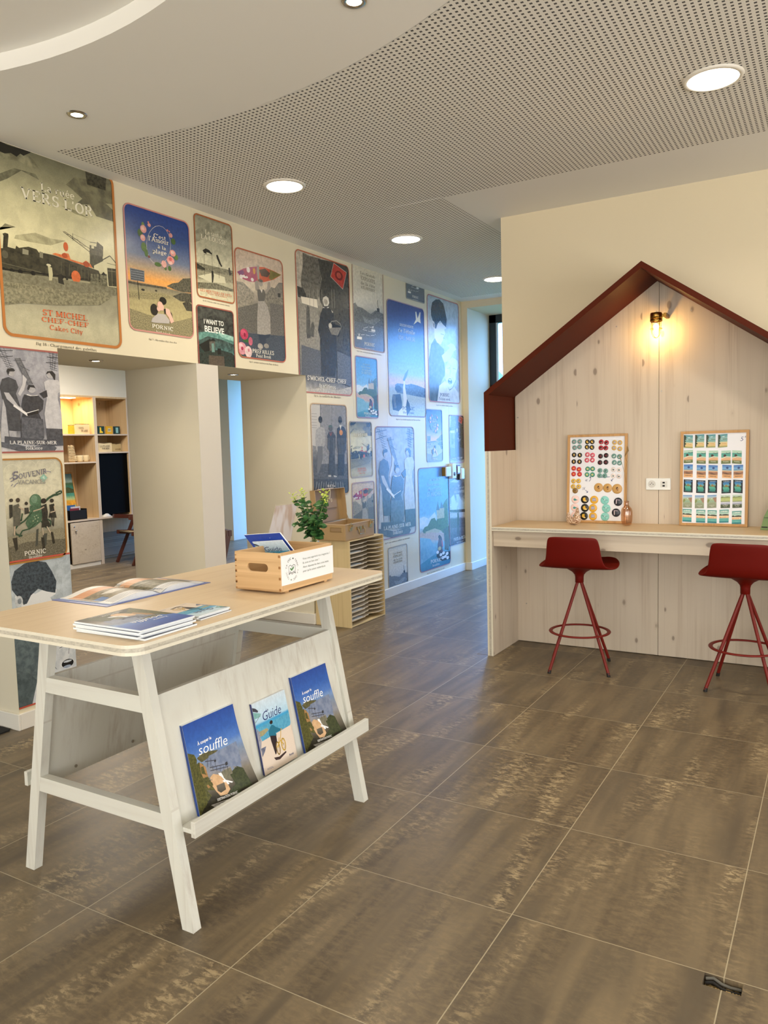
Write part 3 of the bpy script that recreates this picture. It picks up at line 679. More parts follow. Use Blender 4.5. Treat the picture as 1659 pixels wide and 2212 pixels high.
["t","BELIEVE","f6f4ea",[203,675,721,675],74,"b"]]],"surfer":[1.393,[["g",[[1,"cdb9a3"],[0.8,"c9b6a2"],[0.66,"c7b9a2"],[0.6,"a39a8a"],[0.5,"7f7a72"],[0.3,"6b6763"],[0.12,"4b4f58"],[0,"3f4754"]],0.15,12],
["n","5a5850","b5ab98",22,[16,689,154,695,271,653,367,618,353,468,36,437]],
["n","4f4e49","a39b8b",22,[568,618,733,717,894,712,1001,688,1010,533,610,494]],
["n","6d6a64","938c80",14,[807,714,900,778,986,788,997,640,845,618]],
["p","3e3d39",[869,674,932,678,930,639,871,636]],
["n","474744","807b71",36,[38,449,434,533,436,258,42,227]],
["n","474744","87817a",36,[693,561,1014,570,1005,244,693,244]],
["n","2f3846","59606a",36,[18,225,1021,268,1005,7,22,2]],
["n","8e2f52","b8456b",14,[42,775,165,819,313,852,438,873,438,728,277,715,132,726]],
["n","b23a24","d9622e",12,[438,873,592,888,800,878,959,860,793,795,579,745,436,726]],
["n","5c5a2a","8b7a32",12,[720,879,961,862,738,782,688,793]],
["n","3a2a22","5c3a22",20,[487,849,617,878,719,844,662,802,532,797]],
["p","6f2a6a",[54,778,163,808,185,776,110,745]],
["e","f2e6e2",266,821,35,26],
["e","f2e6e2",194,750,61,14],
["e","f2e6e2",121,741,30,19],
["e","f2e6e2",340,740,30,16],
["e","8b3a5c",208,763,19,9],
["e","e8a33a",384,825,25,30],
["p","9f958a",[447,884,490,890,487,769,474,756,452,753,434,831]],
["p","9c9388",[664,756,711,761,717,715,664,669,583,636,559,650,639,689]],
["p","8f877d",[389,728,452,748,483,666,467,630,395,656]],
["e","a39a8e",507,726,46,30],
["e","5c5852",509,750,51,14],
["p","5b5954",[433,660,574,675,608,634,570,565,449,553,436,602]],
["p","d8d0c4",[496,667,543,670,525,636]],
["n","8b8680","b5aea4",22,[442,552,577,566,639,520,682,419,682,263,536,241,396,241,409,394]],
["p","37404f",[414,240,563,245,668,259,653,228,574,211,568,151,501,124,451,144,433,211]],
["e","b5aea4",451,129,56,28],
["e","9d978e",579,141,54,23],
["e","3f6e3c",179,159,81,14],
["e","3f6e3c",45,8,56,17],
["e","3f6e3c",167,5,47,14],
["e","c94463",132,218,80,51],
["e","e0607c",114,232,47,27],
["e","8e1f3c",141,212,19,19],
["e","cf6a80",253,162,42,40],
["e","eaa0aa",76,84,96,58],
["e","f5c9cc",54,99,47,30],
["e","c23e5c",81,84,24,17],
["e","f2d3cf",203,60,71,54],
["e","d98a94",208,76,20,16],
["t","PREFAILLES","f1ecdf",[281,57,737,62],39,"s"],
["t","Point Break","f1ecdf",[353,21,670,24],31,"s"]]],"trad":[1.436,[["g",[[1,"c8b286"],[0.8,"bfb08c"],[0.68,"a59b80"],[0.6,"76715f"],[0.45,"645f55"],[0.25,"4c5160"],[0.1,"4a556b"],[0.05,"8f8f92"],[0,"cdbfa8"]],0.22,14],
["n","3d3a2f","8d846a",20,[137,987,253,980,452,986,468,899,432,735,382,686,207,676,102,700,88,784,129,891]],
["n","23221d","5c5849",20,[407,979,683,994,1000,993,977,207,965,64,683,100,689,470,426,673,407,715,464,845]],
["n","26251f","4c4a3e",18,[22,743,127,737,176,691,185,665,32,667]],
["p","d8c9a4",[79,676,360,683,377,623,97,631]],
["l","8d8672",6.5,[234,740,235,610]],
["l","8d8672",6.5,[300,747,301,616]],
["l","8d8672",6.5,[377,756,380,624]],
["l","8d8672",6.5,[407,759,410,627]],
["l","8d8672",6.5,[456,764,460,631]],
["l","8d8672",6.5,[643,785,646,649]],
["l","8d8672",7.1,[691,790,694,654]],
["n","6c675a","a0977f",26,[34,625,333,619,416,538,359,133,32,122]],
["n","35352f","6c6a5e",12,[168,603,198,628,222,609,234,435,226,395,165,386,154,429]],
["n","35352f","6c6a5e",12,[245,497,280,518,304,484,282,404,227,408]],
["n","a62a1e","d0493a",22,[702,987,951,947,866,811,632,879]],
["l","e8b49a",5.2,[702,987,951,947,866,811,632,879,702,987]],
["e","7f1c16",796,905,79,36],
["e","c65342",796,907,44,22],
["p","c5bda8",[468,686,479,709,534,726,579,715,592,680,562,655,492,648]],
["e","a69b88",523,682,37,22],
["p","dcd6c6",[474,642,514,632,574,651,580,638,513,620,477,629]],
["n","1f2128","3a3e48",16,[464,632,584,643,672,619,682,543,709,426,708,269,661,136,394,134,404,269,399,403,364,463,413,574]],
["p","b9b09c",[624,633,665,619,641,612]],
["p","11131a",[566,560,599,536,814,526,758,448,663,445,571,470]],
["l","8f8a7e",7.1,[574,516,624,547,720,560,796,543,814,517]],
["n","5a564c","8b8577",24,[561,496,814,517,735,450,616,450]],
["e","b9b3a4",597,513,34,20],
["n","39445a","5d6a82",34,[61,335,397,314,394,138,43,123]],
["n","39445a","6b7890",34,[713,333,983,304,983,74,707,101]],
["n","8f8d8c","d8cdb8",30,[152,22,375,44,702,36,978,74,988,12,150,0]],
["t","S'MICHEL-CHEF-CHEF","f3eee2",[141,92,884,90],33,"s"],
["t","traditions","f3eee2",[353,45,668,41],33,"s"]]],"exploits":[1.43,[["g",[[1,"d9cda4"],[0.8,"ddd3b0"],[0.6,"d6d0b6"],[0.5,"c5c6b8"],[0.42,"8e958f"],[0.36,"7a8484"],[0.2,"6a7888"],[0,"586b86"]],0.1,14],
["n","30383a","7f8a88",22,[6,494,86,516,140,480,291,475,406,456,561,429,726,488,981,468,976,277,510,282,6,295]],
["n","4d5a5e","9aa6a6",14,[285,390,516,354,762,404,883,386,672,309,356,312]],
["n","46545e","7d8b96",24,[7,309,976,291,970,158,0,130]],
["l","2b3133",14.3,[793,609,797,559,831,511]],
["l","2b3133",8.2,[784,601,810,617]],
["p","2b3133",[769,520,853,522,857,477,775,477]],
["l","f0efe6",5.6,[311,244,469,272]],
["l","f0efe6",6.1,[510,275,590,274]],
["l","f0efe6",6.1,[291,229,426,226]],
["l","f0efe6",6.1,[466,225,667,223]],
["l","f0efe6",6.1,[685,210,704,195]],
["l","f0efe6",6.1,[229,163,345,175]],
["l","f0efe6",6.1,[384,173,503,175]],
["l","f0efe6",6.1,[542,178,663,191]],
["l","f5f4ec",8.2,[145,171,197,148]],
["l","f5f4ec",7.4,[199,178,143,140]],
["l","f5f4ec",8.2,[590,291,646,270]],
["l","f5f4ec",8.2,[648,299,588,262]],
["p","efece0",[106,137,257,141,255,110,102,107]],
["p","efece0",[568,256,693,257,691,231,566,230]],
["t","Les Grands","8d8460",[263,858,734,859],31,"s"],
["t","EXPLOITS","8d8460",[270,799,730,796],41,"s"],
["t","de la côte","8d8460",[266,743,726,743],36,"s"],
["t","ATLANTIQUE","8d8460",[263,697,726,696],31,"s"],
["t","PORNIC","f2efe4",[328,49,661,53],41,"s"],
["t","(passionnement)","e0e0e0",[341,16,650,20],14,"s"]]],"etoile":[1.446,[["g",[[1,"34488c"],[0.85,"3a569c"],[0.7,"4f78bc"],[0.5,"6f9fd6"],[0.38,"8fb0d6"],[0.32,"c9aebb"],[0.28,"cdb8bb"],[0.24,"9fb0bf"],[0.1,"a9bcc0"],[0,"b9c3bd"]],0.12,20],
["n","2f4668","6f8cae",22,[164,272,230,288,374,289,482,285,593,298,760,290,1005,267,999,183,753,189,476,199,211,205]],
["n","8aa0b0","c2cfd2",26,[503,196,1002,178,995,5,516,7]],
["n","223248","3d5270",14,[102,188,172,190,302,198,336,129,331,40,97,54,77,123]],
["e","2c3d58",245,242,84,29],
["p","d5dce2",[372,254,410,326,426,336,431,256,455,203,473,150,427,77,360,86,376,147]],
["p","dfe3e6",[360,86,453,78,463,6,223,4,252,47]],
["p","5578ac",[372,320,435,380,519,424,532,416,488,365,416,313]],
["p","2a3a54",[473,159,539,116,562,62,463,6,440,86]],
["l","e9e6d8",3.6,[119,184,149,72]],
["l","e9e6d8",3.6,[151,185,176,73]],
["p","dcdcd2",[755,952,784,957,816,898,878,960,903,961,889,904,902,861,815,871,699,834,768,885]],
["t","DECOUVERTE","d9dde0",[324,793,694,798],21,"s"],
["t","de l'étoile","c8cdd2",[281,737,735,742],38,"s"],
["t","DE MER","a9b5cc",[284,674,736,682],37,"s"],
["t","PORNIC","34507e",[343,58,676,59],32,"s"],
["t","Hypermic","34507e",[356,27,670,28],20,"s"]]],"boy":[1.432,[["g",[[1,"a3b2ba"],[0.8,"b3c2ca"],[0.5,"a9bac8"],[0.3,"9fb2c4"],[0,"9fb2c8"]],0.15,8],
["n","384f58","6c8890",10,[0,351,101,535,227,610,409,556,503,515,496,417,519,272,420,220,320,129,217,-8,36,6]],
["p","9fb2be",[242,592,347,552,503,515,441,539,473,561,348,571]],
["p","e0e4e6",[146,754,181,813,360,753,520,786,598,754,580,723,521,709,545,672,478,628,477,609,394,555,286,567,212,609,208,683]],
["n","18242e","4a5f6e",26,[120,808,117,863,157,932,266,971,376,982,499,956,558,886,602,812,581,733,486,754,394,784,313,749,264,698,227,695,212,740,170,756]],
["e","d3dade",183,724,42,38],
["e","8795a0",190,724,21,20],
["l","2f4a5e",5.2,[400,659,506,657]],
["l","3d5a70",4.3,[477,623,525,623]],
["p","cfd9df",[418,451,632,523,768,581,850,566,797,504,658,417,494,387]],
["p","d5dde6",[602,560,719,593,834,585,899,540,797,514,667,544]],
["n","b4c2cd","e6ecf0",9,[524,341,625,415,760,456,927,432,958,383,885,309,864,239,741,153,641,131,545,176,502,242]],
["l","2a3844",5.7,[587,339,686,349]],
["l","2a3844",5.7,[769,348,871,344]],
["l","2a3844",4.3,[702,330,689,280]],
["e","161d24",672,215,71,30],
["e","d3e2f2",673,230,49,8],
["e","9ab4d6",664,194,45,10],
["l","4a5c6a",5.7,[509,233,561,172,646,129,747,149,867,233,885,309]],
["n","c0ceda","e6edf2",7,[321,158,515,214,646,121,808,166,942,111,984,0,218,-4]],
["n","34494f","5d7880",8,[9,259,233,230,321,158,250,2,36,6]],
["t","PORNIC","1b2c7c",[346,59,635,61],32,"s"],
["t","Fashion week","1b2c7c",[303,23,667,23],27,"s"]]],"trio":[1.43,[["g",[[1,"b9b4b2"],[0.6,"9c989a"],[0.4,"5c5f6b"],[0.2,"474d5c"],[0,"2f3646"]],0.2,16],
["n","6d7080","a09fa8",16,[260,994,994,992,967,338,239,354]],
["l","50535f",6.7,[577,997,549,450]],
["l","50535f",9.3,[275,988,230,354]],
["n","7a7d8a","8f909b",10,[336,968,544,971,529,794,321,792]],
["n","7a7d8a","8f909b",10,[657,974,907,973,892,798,642,795]],
["p","c0bab4",[9,973,258,978,237,529,11,556]],
["l","8d8986",5.0,[32,887,174,886]],
["l","8d8986",5.6,[30,857,171,855]],
["l","8d8986",5.0,[26,826,169,825]],
["l","8d8986",5.0,[24,795,167,794]],
["l","8d8986",5.6,[22,765,163,763]],
["l","8d8986",5.0,[20,741,161,738]],
["n","3a3f4d","6b6f7c",20,[-13,286,989,258,987,151,-6,187]],
["n","23293a","50586a",16,[-4,200,987,164,974,-13,13,31]],
["l","a9adb3",9.3,[58,36,115,170]],
["l","a9adb3",9.3,[126,43,176,155]],
["l","a9adb3",9.3,[195,49,239,166]],
["l","a9adb3",8.3,[262,26,301,150]],
["l","a9adb3",9.3,[332,33,365,161]],
["l","a9adb3",9.3,[403,40,429,146]],
["l","a9adb3",9.3,[471,17,494,157]],
["l","a9adb3",9.3,[544,23,557,141]],
["l","a9adb3",9.3,[618,31,623,151]],
["l","a9adb3",9.3,[688,6,688,136]],
["l","a9adb3",9.3,[763,13,757,146]],
["l","a9adb3",9.3,[839,20,824,132]],
["e","3b3a40",256,826,54,37],
["n","8f8e92","bab6b2",16,[130,716,224,748,334,742,377,704,365,554,301,529,297,379,176,355,169,455,115,530,108,630]],
["p","6d6f78",[161,543,301,542,289,403,169,255,122,258]],
["p","15181f",[217,847,299,848,295,820,215,818]],
["e","4a4a50",801,829,57,42],
["n","252b3a","3d4354",14,[703,731,796,764,907,752,970,694,937,497,900,445,865,209,679,215,703,447,688,551]],
["p","d0ccc6",[774,770,840,770,803,718]],
["p","15181f",[753,825,855,826,853,805,753,804]],
["e","d98f3e",816,690,49,31],
["e","5a5c62",523,737,60,36],
["p","2e6b5c",[468,765,575,766,573,746,468,746]],
["n","2b303e","4d5262",14,[427,655,473,699,586,699,655,654,653,525,620,500,612,216,417,223,471,476,417,528]],
["l","c75a3a",7.4,[495,693,523,654,558,693]],
["l","8c9098",6.7,[308,629,284,454]],
["l","8c9098",6.7,[349,629,325,454]],
["l","8c9098",7.4,[390,629,365,452]],
["l","8c9098",7.4,[432,629,408,452]],
["l","8c9098",7.4,[473,629,449,451]],
["l","8c9098",7.4,[599,629,575,450]],
["l","8c9098",7.4,[642,629,618,449]],
["l","8c9098",7.4,[685,629,660,449]],
["l","8c9098",7.4,[729,628,703,447]],
["l","8c9098",7.4,[772,628,748,447]],
["l","8c9098",7.4,[816,628,790,446]],
["l","8c9098",7.4,[859,628,835,446]],
["l","8c9098",7.4,[904,628,879,445]],
["p","b8b6b4",[419,229,499,227,497,205,417,210]],
["p","b8b6b4",[564,224,662,209,644,197,571,202]],
["t","RETZ","eceae4",[382,100,603,93],24,"s"]]],"plaine":[1.412,[["g",[[1,"8e97b4"],[0.8,"a3a9c4"],[0.6,"8f93ae"],[0.4,"8087a2"],[0.2,"6c7690"],[0.08,"b4b6c8"],[0,"c3c0cc"]],0.14,7],
["n","7881a0","b3b7d0",6,[259,988,616,990,664,788,536,705,418,749,309,865]],
["l","2e3848",4.4,[59,977,202,794]],
["l","2e3848",4.4,[156,984,241,793]],
["l","2e3848",4.0,[99,977,219,794]],
["l","37455a",3.5,[37,977,190,956]],
["l","37455a",3.2,[104,977,121,956]],
["l","37455a",3.5,[54,956,203,934]],
["l","37455a",3.5,[113,956,144,934]],
["l","37455a",3.5,[73,932,219,910]],
["l","37455a",3.5,[123,932,168,910]],
["l","37455a",3.2,[91,908,234,886]],
["l","37455a",3.5,[133,908,191,886]],
["l","37455a",3.5,[108,886,248,864]],
["l","37455a",3.5,[141,886,212,864]],
["l","37455a",3.5,[125,864,261,842]],
["l","37455a",3.5,[150,864,235,842]],
["l","37455a",3.5,[144,841,277,817]],
["l","37455a",3.5,[160,841,260,817]],
["l","37455a",3.5,[161,818,290,795]],
["l","37455a",3.5,[169,818,281,795]],
["l","2e3848",4.7,[835,981,839,808]],
["l","2e3848",4.7,[945,988,884,807]],
["l","2e3848",4.4,[880,981,859,808]],
["l","37455a",3.8,[810,981,964,960]],
["l","37455a",3.5,[887,981,887,960]],
["l","37455a",3.8,[810,960,962,940]],
["l","37455a",3.8,[877,960,893,940]],
["l","37455a",3.8,[810,938,958,917]],
["l","37455a",3.8,[868,938,900,917]],
["l","37455a",3.8,[811,915,954,894]],
["l","37455a",3.8,[859,915,906,894]],
["l","37455a",3.8,[811,895,951,873]],
["l","37455a",3.8,[850,895,912,873]],
["l","37455a",3.8,[813,874,947,852]],
["l","37455a",3.5,[842,873,918,853]],
["l","37455a",3.5,[813,851,943,829]],
["l","37455a",3.5,[831,851,923,829]],
["l","37455a",3.5,[813,830,941,809]],
["l","37455a",3.5,[823,830,930,809]],
["l","2e3848",7.3,[8,947,281,968]],
["l","2e3848",7.3,[15,886,277,916]],
["l","2e3848",7.9,[785,938,993,938]],
["l","2e3848",7.3,[765,884,991,888]],
["n","4c566c","7d879c",14,[296,896,385,906,547,663,455,649]],
["l","2c3444",4.4,[305,896,471,654]],
["l","2c3444",4.4,[369,904,538,663]],
["l","343e50",4.4,[280,875,458,886]],
["l","343e50",5.8,[364,833,511,790]],
["p","c3c3d0",[402,750,459,707,408,603,343,543,315,564,388,656]],
["e","b3b4c4",236,760,52,35],
["p","262c3a",[172,769,187,794,260,801,297,783,278,772,214,768,194,732]],
["n","30384a","4c566a",14,[100,693,197,717,296,689,326,626,286,565,336,448,319,208,160,213,116,406,61,613]],
["p","b4b6c6",[115,571,185,568,307,449,423,402,406,387,305,418,152,508]],
["n","9ea3b8","bfc1d0",12,[95,510,127,427,140,214,152,104,24,104,53,307]],
["n","8d93aa","aeb2c4",10,[150,214,260,206,247,98,165,99]],
["e","b3b4c4",814,771,63,40],
["p","262c3a",[751,766,774,798,855,805,901,774,887,699,858,743,806,786]],
["n","b0b2c4","cfd0dc",10,[714,691,785,716,930,719,992,674,971,609,921,588,917,523,971,366,985,232,704,238,691,379,740,529,730,594]],
["p","30384a",[633,575,747,614,757,550,693,530]],
["n","30384a","535d74",14,[704,238,985,232,988,87,710,96]],
["e","b7b8c8",520,608,58,31],
["p","2b3140",[453,613,478,654,555,654,584,619,561,629,500,632,474,601]],
["p","dcdde4",[441,565,524,552,602,560,609,546,517,536,439,552]],
["n","262e40","424c62",14,[405,561,493,547,616,555,691,509,670,424,604,384,646,316,666,143,617,114,314,135,327,313,377,394,352,447,377,520]],
["n","333d54","66718c",14,[344,343,664,327,666,143,617,119,330,139]],
["p","e4e5ea",[249,462,422,386,607,421,600,407,426,355,234,444]],
["p","1c2230",[427,379,600,414,592,379,434,355]],
["n","39455e","5d6b86",12,[24,109,194,91,398,59,551,64,803,68,851,42,799,1,394,-3,20,63]],
["n","39425a","4d5872",10,[84,161,987,110,987,65,739,61,79,100]],
["t","LA PLAINE-SUR-MER","eef0f2",[148,85,856,79],34,"s"],
["t","folklore","e6e8ee",[372,31,629,29],33,"s"]]],"galettes":[1.489,[["g",[[1,"4f93d6"],[0.75,"5b9edd"],[0.55,"78b1e2"],[0.5,"a9cbe2"],[0.42,"9fc0d6"],[0.38,"b9a9a2"],[0.3,"c3b0aa"],[0.24,"7fb4c9"],[0.1,"4f97b3"],[0,"2f6f8a"]],0.12,12],
["n","dfe6ee","b5cfe6",8,[-10,521,163,533,308,502,499,559,553,509,527,406,190,407,-6,432]],
["n","2f4a3a","5d7a52",18,[99,397,174,430,266,436,382,497,495,501,550,463,634,563,734,592,858,656,941,677,952,233,719,352,372,365,152,365]],
["n","a39a84","c9c0a5",18,[561,579,814,588,814,481,571,485]],
["p","56708c",[550,573,607,671,662,566]],
["p","56708c",[674,584,723,649,806,582]],
["n","c0b79c","a89e86",14,[189,384,488,397,719,358,561,340,223,359]],
["n","a88e86","d3bcb0",18,[1,376,372,365,957,316,952,233,480,282,368,302,114,345,0,342]],
["n","2b3a3a","4d6355",20,[779,365,961,389,953,136,806,161,800,268]],
["n","5f9ec0","8fc0d8",10,[7,341,331,305,476,224,548,148,319,123,23,82]],
["n","3a3c4c","5c4a5c",14,[617,295,657,315,714,293,749,226,727,179,781,103,643,104,570,170,572,227]],
["e","c9b98a",636,185,56,20],
["e","2a2c38",636,302,40,19],
["p","b35a62",[697,264,750,249,754,189,716,204]],
["n","2a3440","3f5a62",14,[548,148,1028,130,1030,45,659,55,527,114]],
["e","eef2f5",568,152,46,17],
["e","eef2f5",672,119,46,16],
["e","eef2f5",763,129,48,17],
["e","eef2f5",821,88,48,16],
["e","eef2f5",901,69,48,17],
["e","eef2f5",739,84,48,17],
["e","eef2f5",883,113,48,17],
["t","le dernier","b9d8f2",[341,864,674,864],28,"s"],
["t","chercheur","b9d8f2",[248,819,679,812],32,"s"],
["t","de galettes","b9d8f2",[297,772,754,765],32,"s"],
["t","St MICHEL","b9d8f2",[268,719,750,711],42,"s"],
["t","PORNIC","e8f2f6",[332,61,691,55],35,"s"],
["t","Insolites","dceaf2",[388,25,625,24],22,"s"]]],"retz":[1.745,[["g",[[1,"8690aa"],[0.85,"56617c"],[0.7,"6b8298"],[0.58,"b9d2da"],[0.5,"9fb8c0"],[0.47,"44566a"],[0.44,"8d92aa"],[0.3,"6f7a96"],[0.15,"3f5270"],[0,"2a4060"]],0.3,12],
["p","b9d6de",[146,692,320,735,477,508,169,524]],
["p","a5c8d4",[423,732,597,725,973,494,617,506]],
["n","22303f","405468",18,[34,521,1002,493,1007,452,32,497]],
["n","a0a2b8","c3c4d4",8,[50,479,971,450,980,381,45,413]],
["n","2f4260","5a6c8c",16,[25,397,980,363,984,223,20,263]],
["p","1e2a3a",[486,457,572,467,592,383,556,266,486,270]],
["l","26364c",8.8,[468,406,324,312]],
["p","2b3d56",[473,267,570,261,599,90,446,101]],
["t","Le","d3dee8",[556,836,676,843],37,"s"],
["t","firmament","c3d0de",[223,806,923,808],31,"s"],
["t","DES MARÉES","dbe4ec",[322,750,919,747],34,"s"],
["n","d8e2ee","7c8aa6",30,[97,919,372,954,613,912,507,898]],
["t","PAYS de RETZ","f0f4f6",[250,63,980,62],46,"s"],
["t","agréments","dde6ee",[405,22,831,19],23,"s"]]],"souvenir":[1.304,[["g",[[1,"c0bba6"],[0.85,"cdc8ae"],[0.7,"d3cdb2"],[0.55,"c6bfa4"],[0.42,"b3ad96"],[0.32,"99947f"],[0.2,"736f5e"],[0.08,"6a624c"],[0,"5c543e"]],0.1,9],
["l","dbd7bc",3.5,[405,859,401,888]],
["l","dbd7bc",3.5,[401,888,382,913]],
["l","dbd7bc",3.5,[382,913,353,931]],
["l","dbd7bc",3.0,[353,931,316,942]],
["l","dbd7bc",3.5,[316,942,275,944]],
["l","dbd7bc",3.5,[275,944,235,935]],
["l","dbd7bc",3.5,[235,935,204,917]],
["l","dbd7bc",3.0,[204,917,183,893]],
["l","dbd7bc",3.5,[183,893,174,866]],
["l","dbd7bc",3.5,[635,882,630,915]],
["l","dbd7bc",3.5,[630,915,609,944]],
["l","dbd7bc",3.5,[609,944,573,966]],
["l","dbd7bc",3.0,[573,966,528,978]],
["l","dbd7bc",3.5,[528,978,481,978]],
["l","dbd7bc",3.0,[481,978,436,969]],
["l","dbd7bc",3.5,[436,969,401,949]],
["l","dbd7bc",3.5,[401,949,375,922]],
["l","dbd7bc",3.5,[375,922,363,889]],
["l","dbd7bc",3.0,[921,884,914,922]],
["l","dbd7bc",3.5,[914,922,888,955]],
["l","dbd7bc",3.5,[888,955,848,980]],
["l","dbd7bc",3.5,[848,980,796,993]],
["l","dbd7bc",3.0,[796,993,741,995]],
["l","dbd7bc",3.5,[741,995,689,984]],
["l","dbd7bc",3.5,[689,984,647,960]],
["l","dbd7bc",3.5,[647,960,616,929]],
["l","dbd7bc",3.5,[616,929,604,893]],
["l","dbd7bc",3.5,[1060,793,1053,828]],
["l","dbd7bc",3.5,[1053,828,1030,857]],
["l","dbd7bc",3.5,[1030,857,992,880]],
["l","dbd7bc",3.5,[992,880,944,893]],
["l","dbd7bc",3.5,[944,893,895,895]],
["l","dbd7bc",3.5,[895,895,848,884]],
["l","dbd7bc",3.5,[848,884,807,864]],
["l","dbd7bc",3.5,[807,864,779,835]],
["l","dbd7bc",3.5,[779,835,767,802]],
["l","dbd7bc",3.5,[952,710,947,741]],
["l","dbd7bc",3.5,[947,741,928,768]],
["l","dbd7bc",3.5,[928,768,895,788]],
["l","dbd7bc",3.5,[895,788,852,799]],
["l","dbd7bc",3.0,[852,799,807,801]],
["l","dbd7bc",3.5,[807,801,767,791]],
["l","dbd7bc",3.0,[767,791,732,775]],
["l","dbd7bc",3.5,[732,775,708,750]],
["l","dbd7bc",3.5,[708,750,696,721]],
["l","dbd7bc",3.5,[729,741,725,772]],
["l","dbd7bc",3.5,[725,772,706,797]],
["l","dbd7bc",3.5,[706,797,675,817]],
["l","dbd7bc",3.5,[675,817,635,828]],
["l","dbd7bc",3.0,[635,828,592,830]],
["l","dbd7bc",3.5,[592,830,552,820]],
["l","dbd7bc",3.0,[552,820,517,804]],
["l","dbd7bc",3.5,[517,804,495,779]],
["l","dbd7bc",3.5,[495,779,486,752]],
["n","6c6550","a49c82",40,[160,266,930,296,978,271,975,73,209,24]],
["n","3a3528","87806a",40,[178,171,434,200,987,182,970,8,216,19]],
["p","46473e",[564,306,597,313,573,155,533,137]],
["p","46473e",[647,255,717,260,691,144,658,126]],
["e","5a7a5c",578,585,86,67],
["e","78977a",561,601,46,39],
["n","2c4632","5d7d5e",20,[495,541,651,554,673,467,642,383,552,338,460,313,420,380,476,460]],
["l","2f4a34",28.4,[699,561,765,601,848,628,911,630]],
["l","2f4a34",19.9,[904,632,954,639,968,655,949,665,897,650,874,643]],
["l","2f4a34",19.9,[519,478,408,402,313,367,266,329,278,287,349,260,365,269]],
["l","2f4a34",17.0,[557,369,474,322,368,311,318,253]],
["l","2f4a34",17.0,[384,476,363,405,320,438,278,452]],
["l","2f4a34",17.0,[635,385,706,315,772,331,777,374,729,398]],
["e","b5bf9c",578,442,9,5],
["e","b5bf9c",599,420,9,5],
["e","b5bf9c",559,411,10,5],
["e","b5bf9c",587,387,10,5],
["e","b5bf9c",547,432,9,5],
["e","b5bf9c",526,393,10,5],
["e","3a332b",245,608,26,17],
["n","23221d","3c3a30",14,[216,568,259,567,252,454,207,436]],
["e","4a4036",335,605,28,22],
["n","4c4a3f","6b685a",16,[266,556,342,572,365,519,344,364,254,362]],
["l","b9a58c",17.0,[339,541,417,505,491,494]],
["l","b9a58c",19.9,[271,360,259,278]],
["e","3a332b",446,567,23,17],
["n","2a2822","45433a",14,[415,527,472,527,476,471,415,463]],
["e","2a241e",691,578,40,26],
["n","22211c","3a382e",14,[649,532,729,549,743,463,729,398,779,320,637,320,661,425]],
["l","b9a58c",14.2,[535,487,630,501,694,519]],
["l","c3b096",11.8,[651,318,656,244]],
["l","c3b096",14.2,[715,325,765,257]],
["e","3a332b",810,574,30,20],
["n","22211c","3a382e",14,[767,536,840,543,855,454,866,400,746,409,777,481]],
["l","c3b096",12.8,[838,521,848,467,777,460]],
["l","22211c",12.8,[796,405,800,329]],
["l","22211c",12.8,[826,403,810,318]],
["p","2f2c22",[230,249,290,255,292,141,261,122]],
["p","2f2c22",[621,226,665,222,670,102,639,95]],
["p","2f2c22",[765,267,798,264,819,153,786,146]],
["p","8fb8a4",[658,808,717,842,767,804,708,759]],
["p","b9d3c2",[689,811,722,822,727,784]],
["t","S","7c7a86",[275,799,363,813],72,"s"],
["t","OUVENIR","7c7a86",[363,801,765,846],50,"s"],
["t","de","8a8884",[564,815,618,817],24,"s"],
["t","VACANCES","9a988e",[349,753,734,746],42,"b"],
["l","77758a",8.5,[240,808,285,822,299,837]],
["l","77758a",8.5,[252,782,311,801]],
["l","77758a",8.5,[254,741,278,761]],
["l","77758a",8.5,[290,730,323,759,351,768]],
["l","77758a",8.5,[741,869,788,862,822,855]],
["t","PORNIC","efe9da",[372,68,677,68],44,"s"],
["t","insolite","efe9da",[429,35,621,37],29,"s"]]],"souffle":[1.41,[["g",[[1,"23499c"],[0.8,"2f5cae"],[0.66,"4a74bd"],[0.6,"6f8fc0"],[0.5,"77859a"],[0.4,"8a8d98"],[0.3,"7a7468"],[0.15,"3d382c"],[0,"15120f"]],0.08,10],
["n","5f6f8e","8d97ae",8,[272,573,886,591,859,316,611,282,382,420,258,542]],
["n","3a3c2a","6f6a44",16,[136,602,218,623,344,623,541,588,423,566,313,552,207,539]],
["n","232b16","6d6a35",22,[-3,700,108,653,152,555,223,518,243,393,298,293,331,199,233,150,25,6,-7,10,-7,200,-11,358,-15,521]],
["n","8d6a42","b58a58",18,[174,549,254,475,259,372,285,264,222,235,180,363,153,471]],
["n","c09a72","d9b58c",14,[285,347,347,370,446,332,526,221,543,148,468,105,371,121,325,185,285,264]],
["p","e8ecf0",[430,354,480,347,517,258,628,206,629,180,541,196,463,258]],
["n","5c5c50","85806a",12,[484,355,650,359,667,282,588,236,501,280]],
["n","1f2818","4a5230",20,[607,300,758,345,851,300,893,106,928,9,711,42,577,2,479,101,645,184]],
["n","15140f","3a3626",18,[25,6,233,150,371,121,521,104,719,56,949,2,855,-14,1,3]],
["l","3f4048",8.6,[266,531,445,498]],
["l","3f4048",8.5,[318,447,633,408]],
["l","3f4048",8.5,[315,414,617,377]],
["l","3f4048",6.5,[313,552,285,466]],
["l","3f4048",6.6,[370,536,341,449]],
["l","3f4048",6.6,[440,517,410,429]],
["l","3f4048",6.5,[373,457,358,401]],
["l","3f4048",6.5,[431,440,415,384]],
["l","3f4048",6.5,[490,423,473,367]],
["l","3f4048",6.6,[549,406,532,349]],
["l","3f4048",6.6,[609,388,592,331]],
["p","33343a",[588,430,631,432,618,395,578,398]],
["p","33343a",[417,506,452,501,442,481,412,484]],
["t","À couper le","f4f6f8",[198,729,460,734],35,"b"],
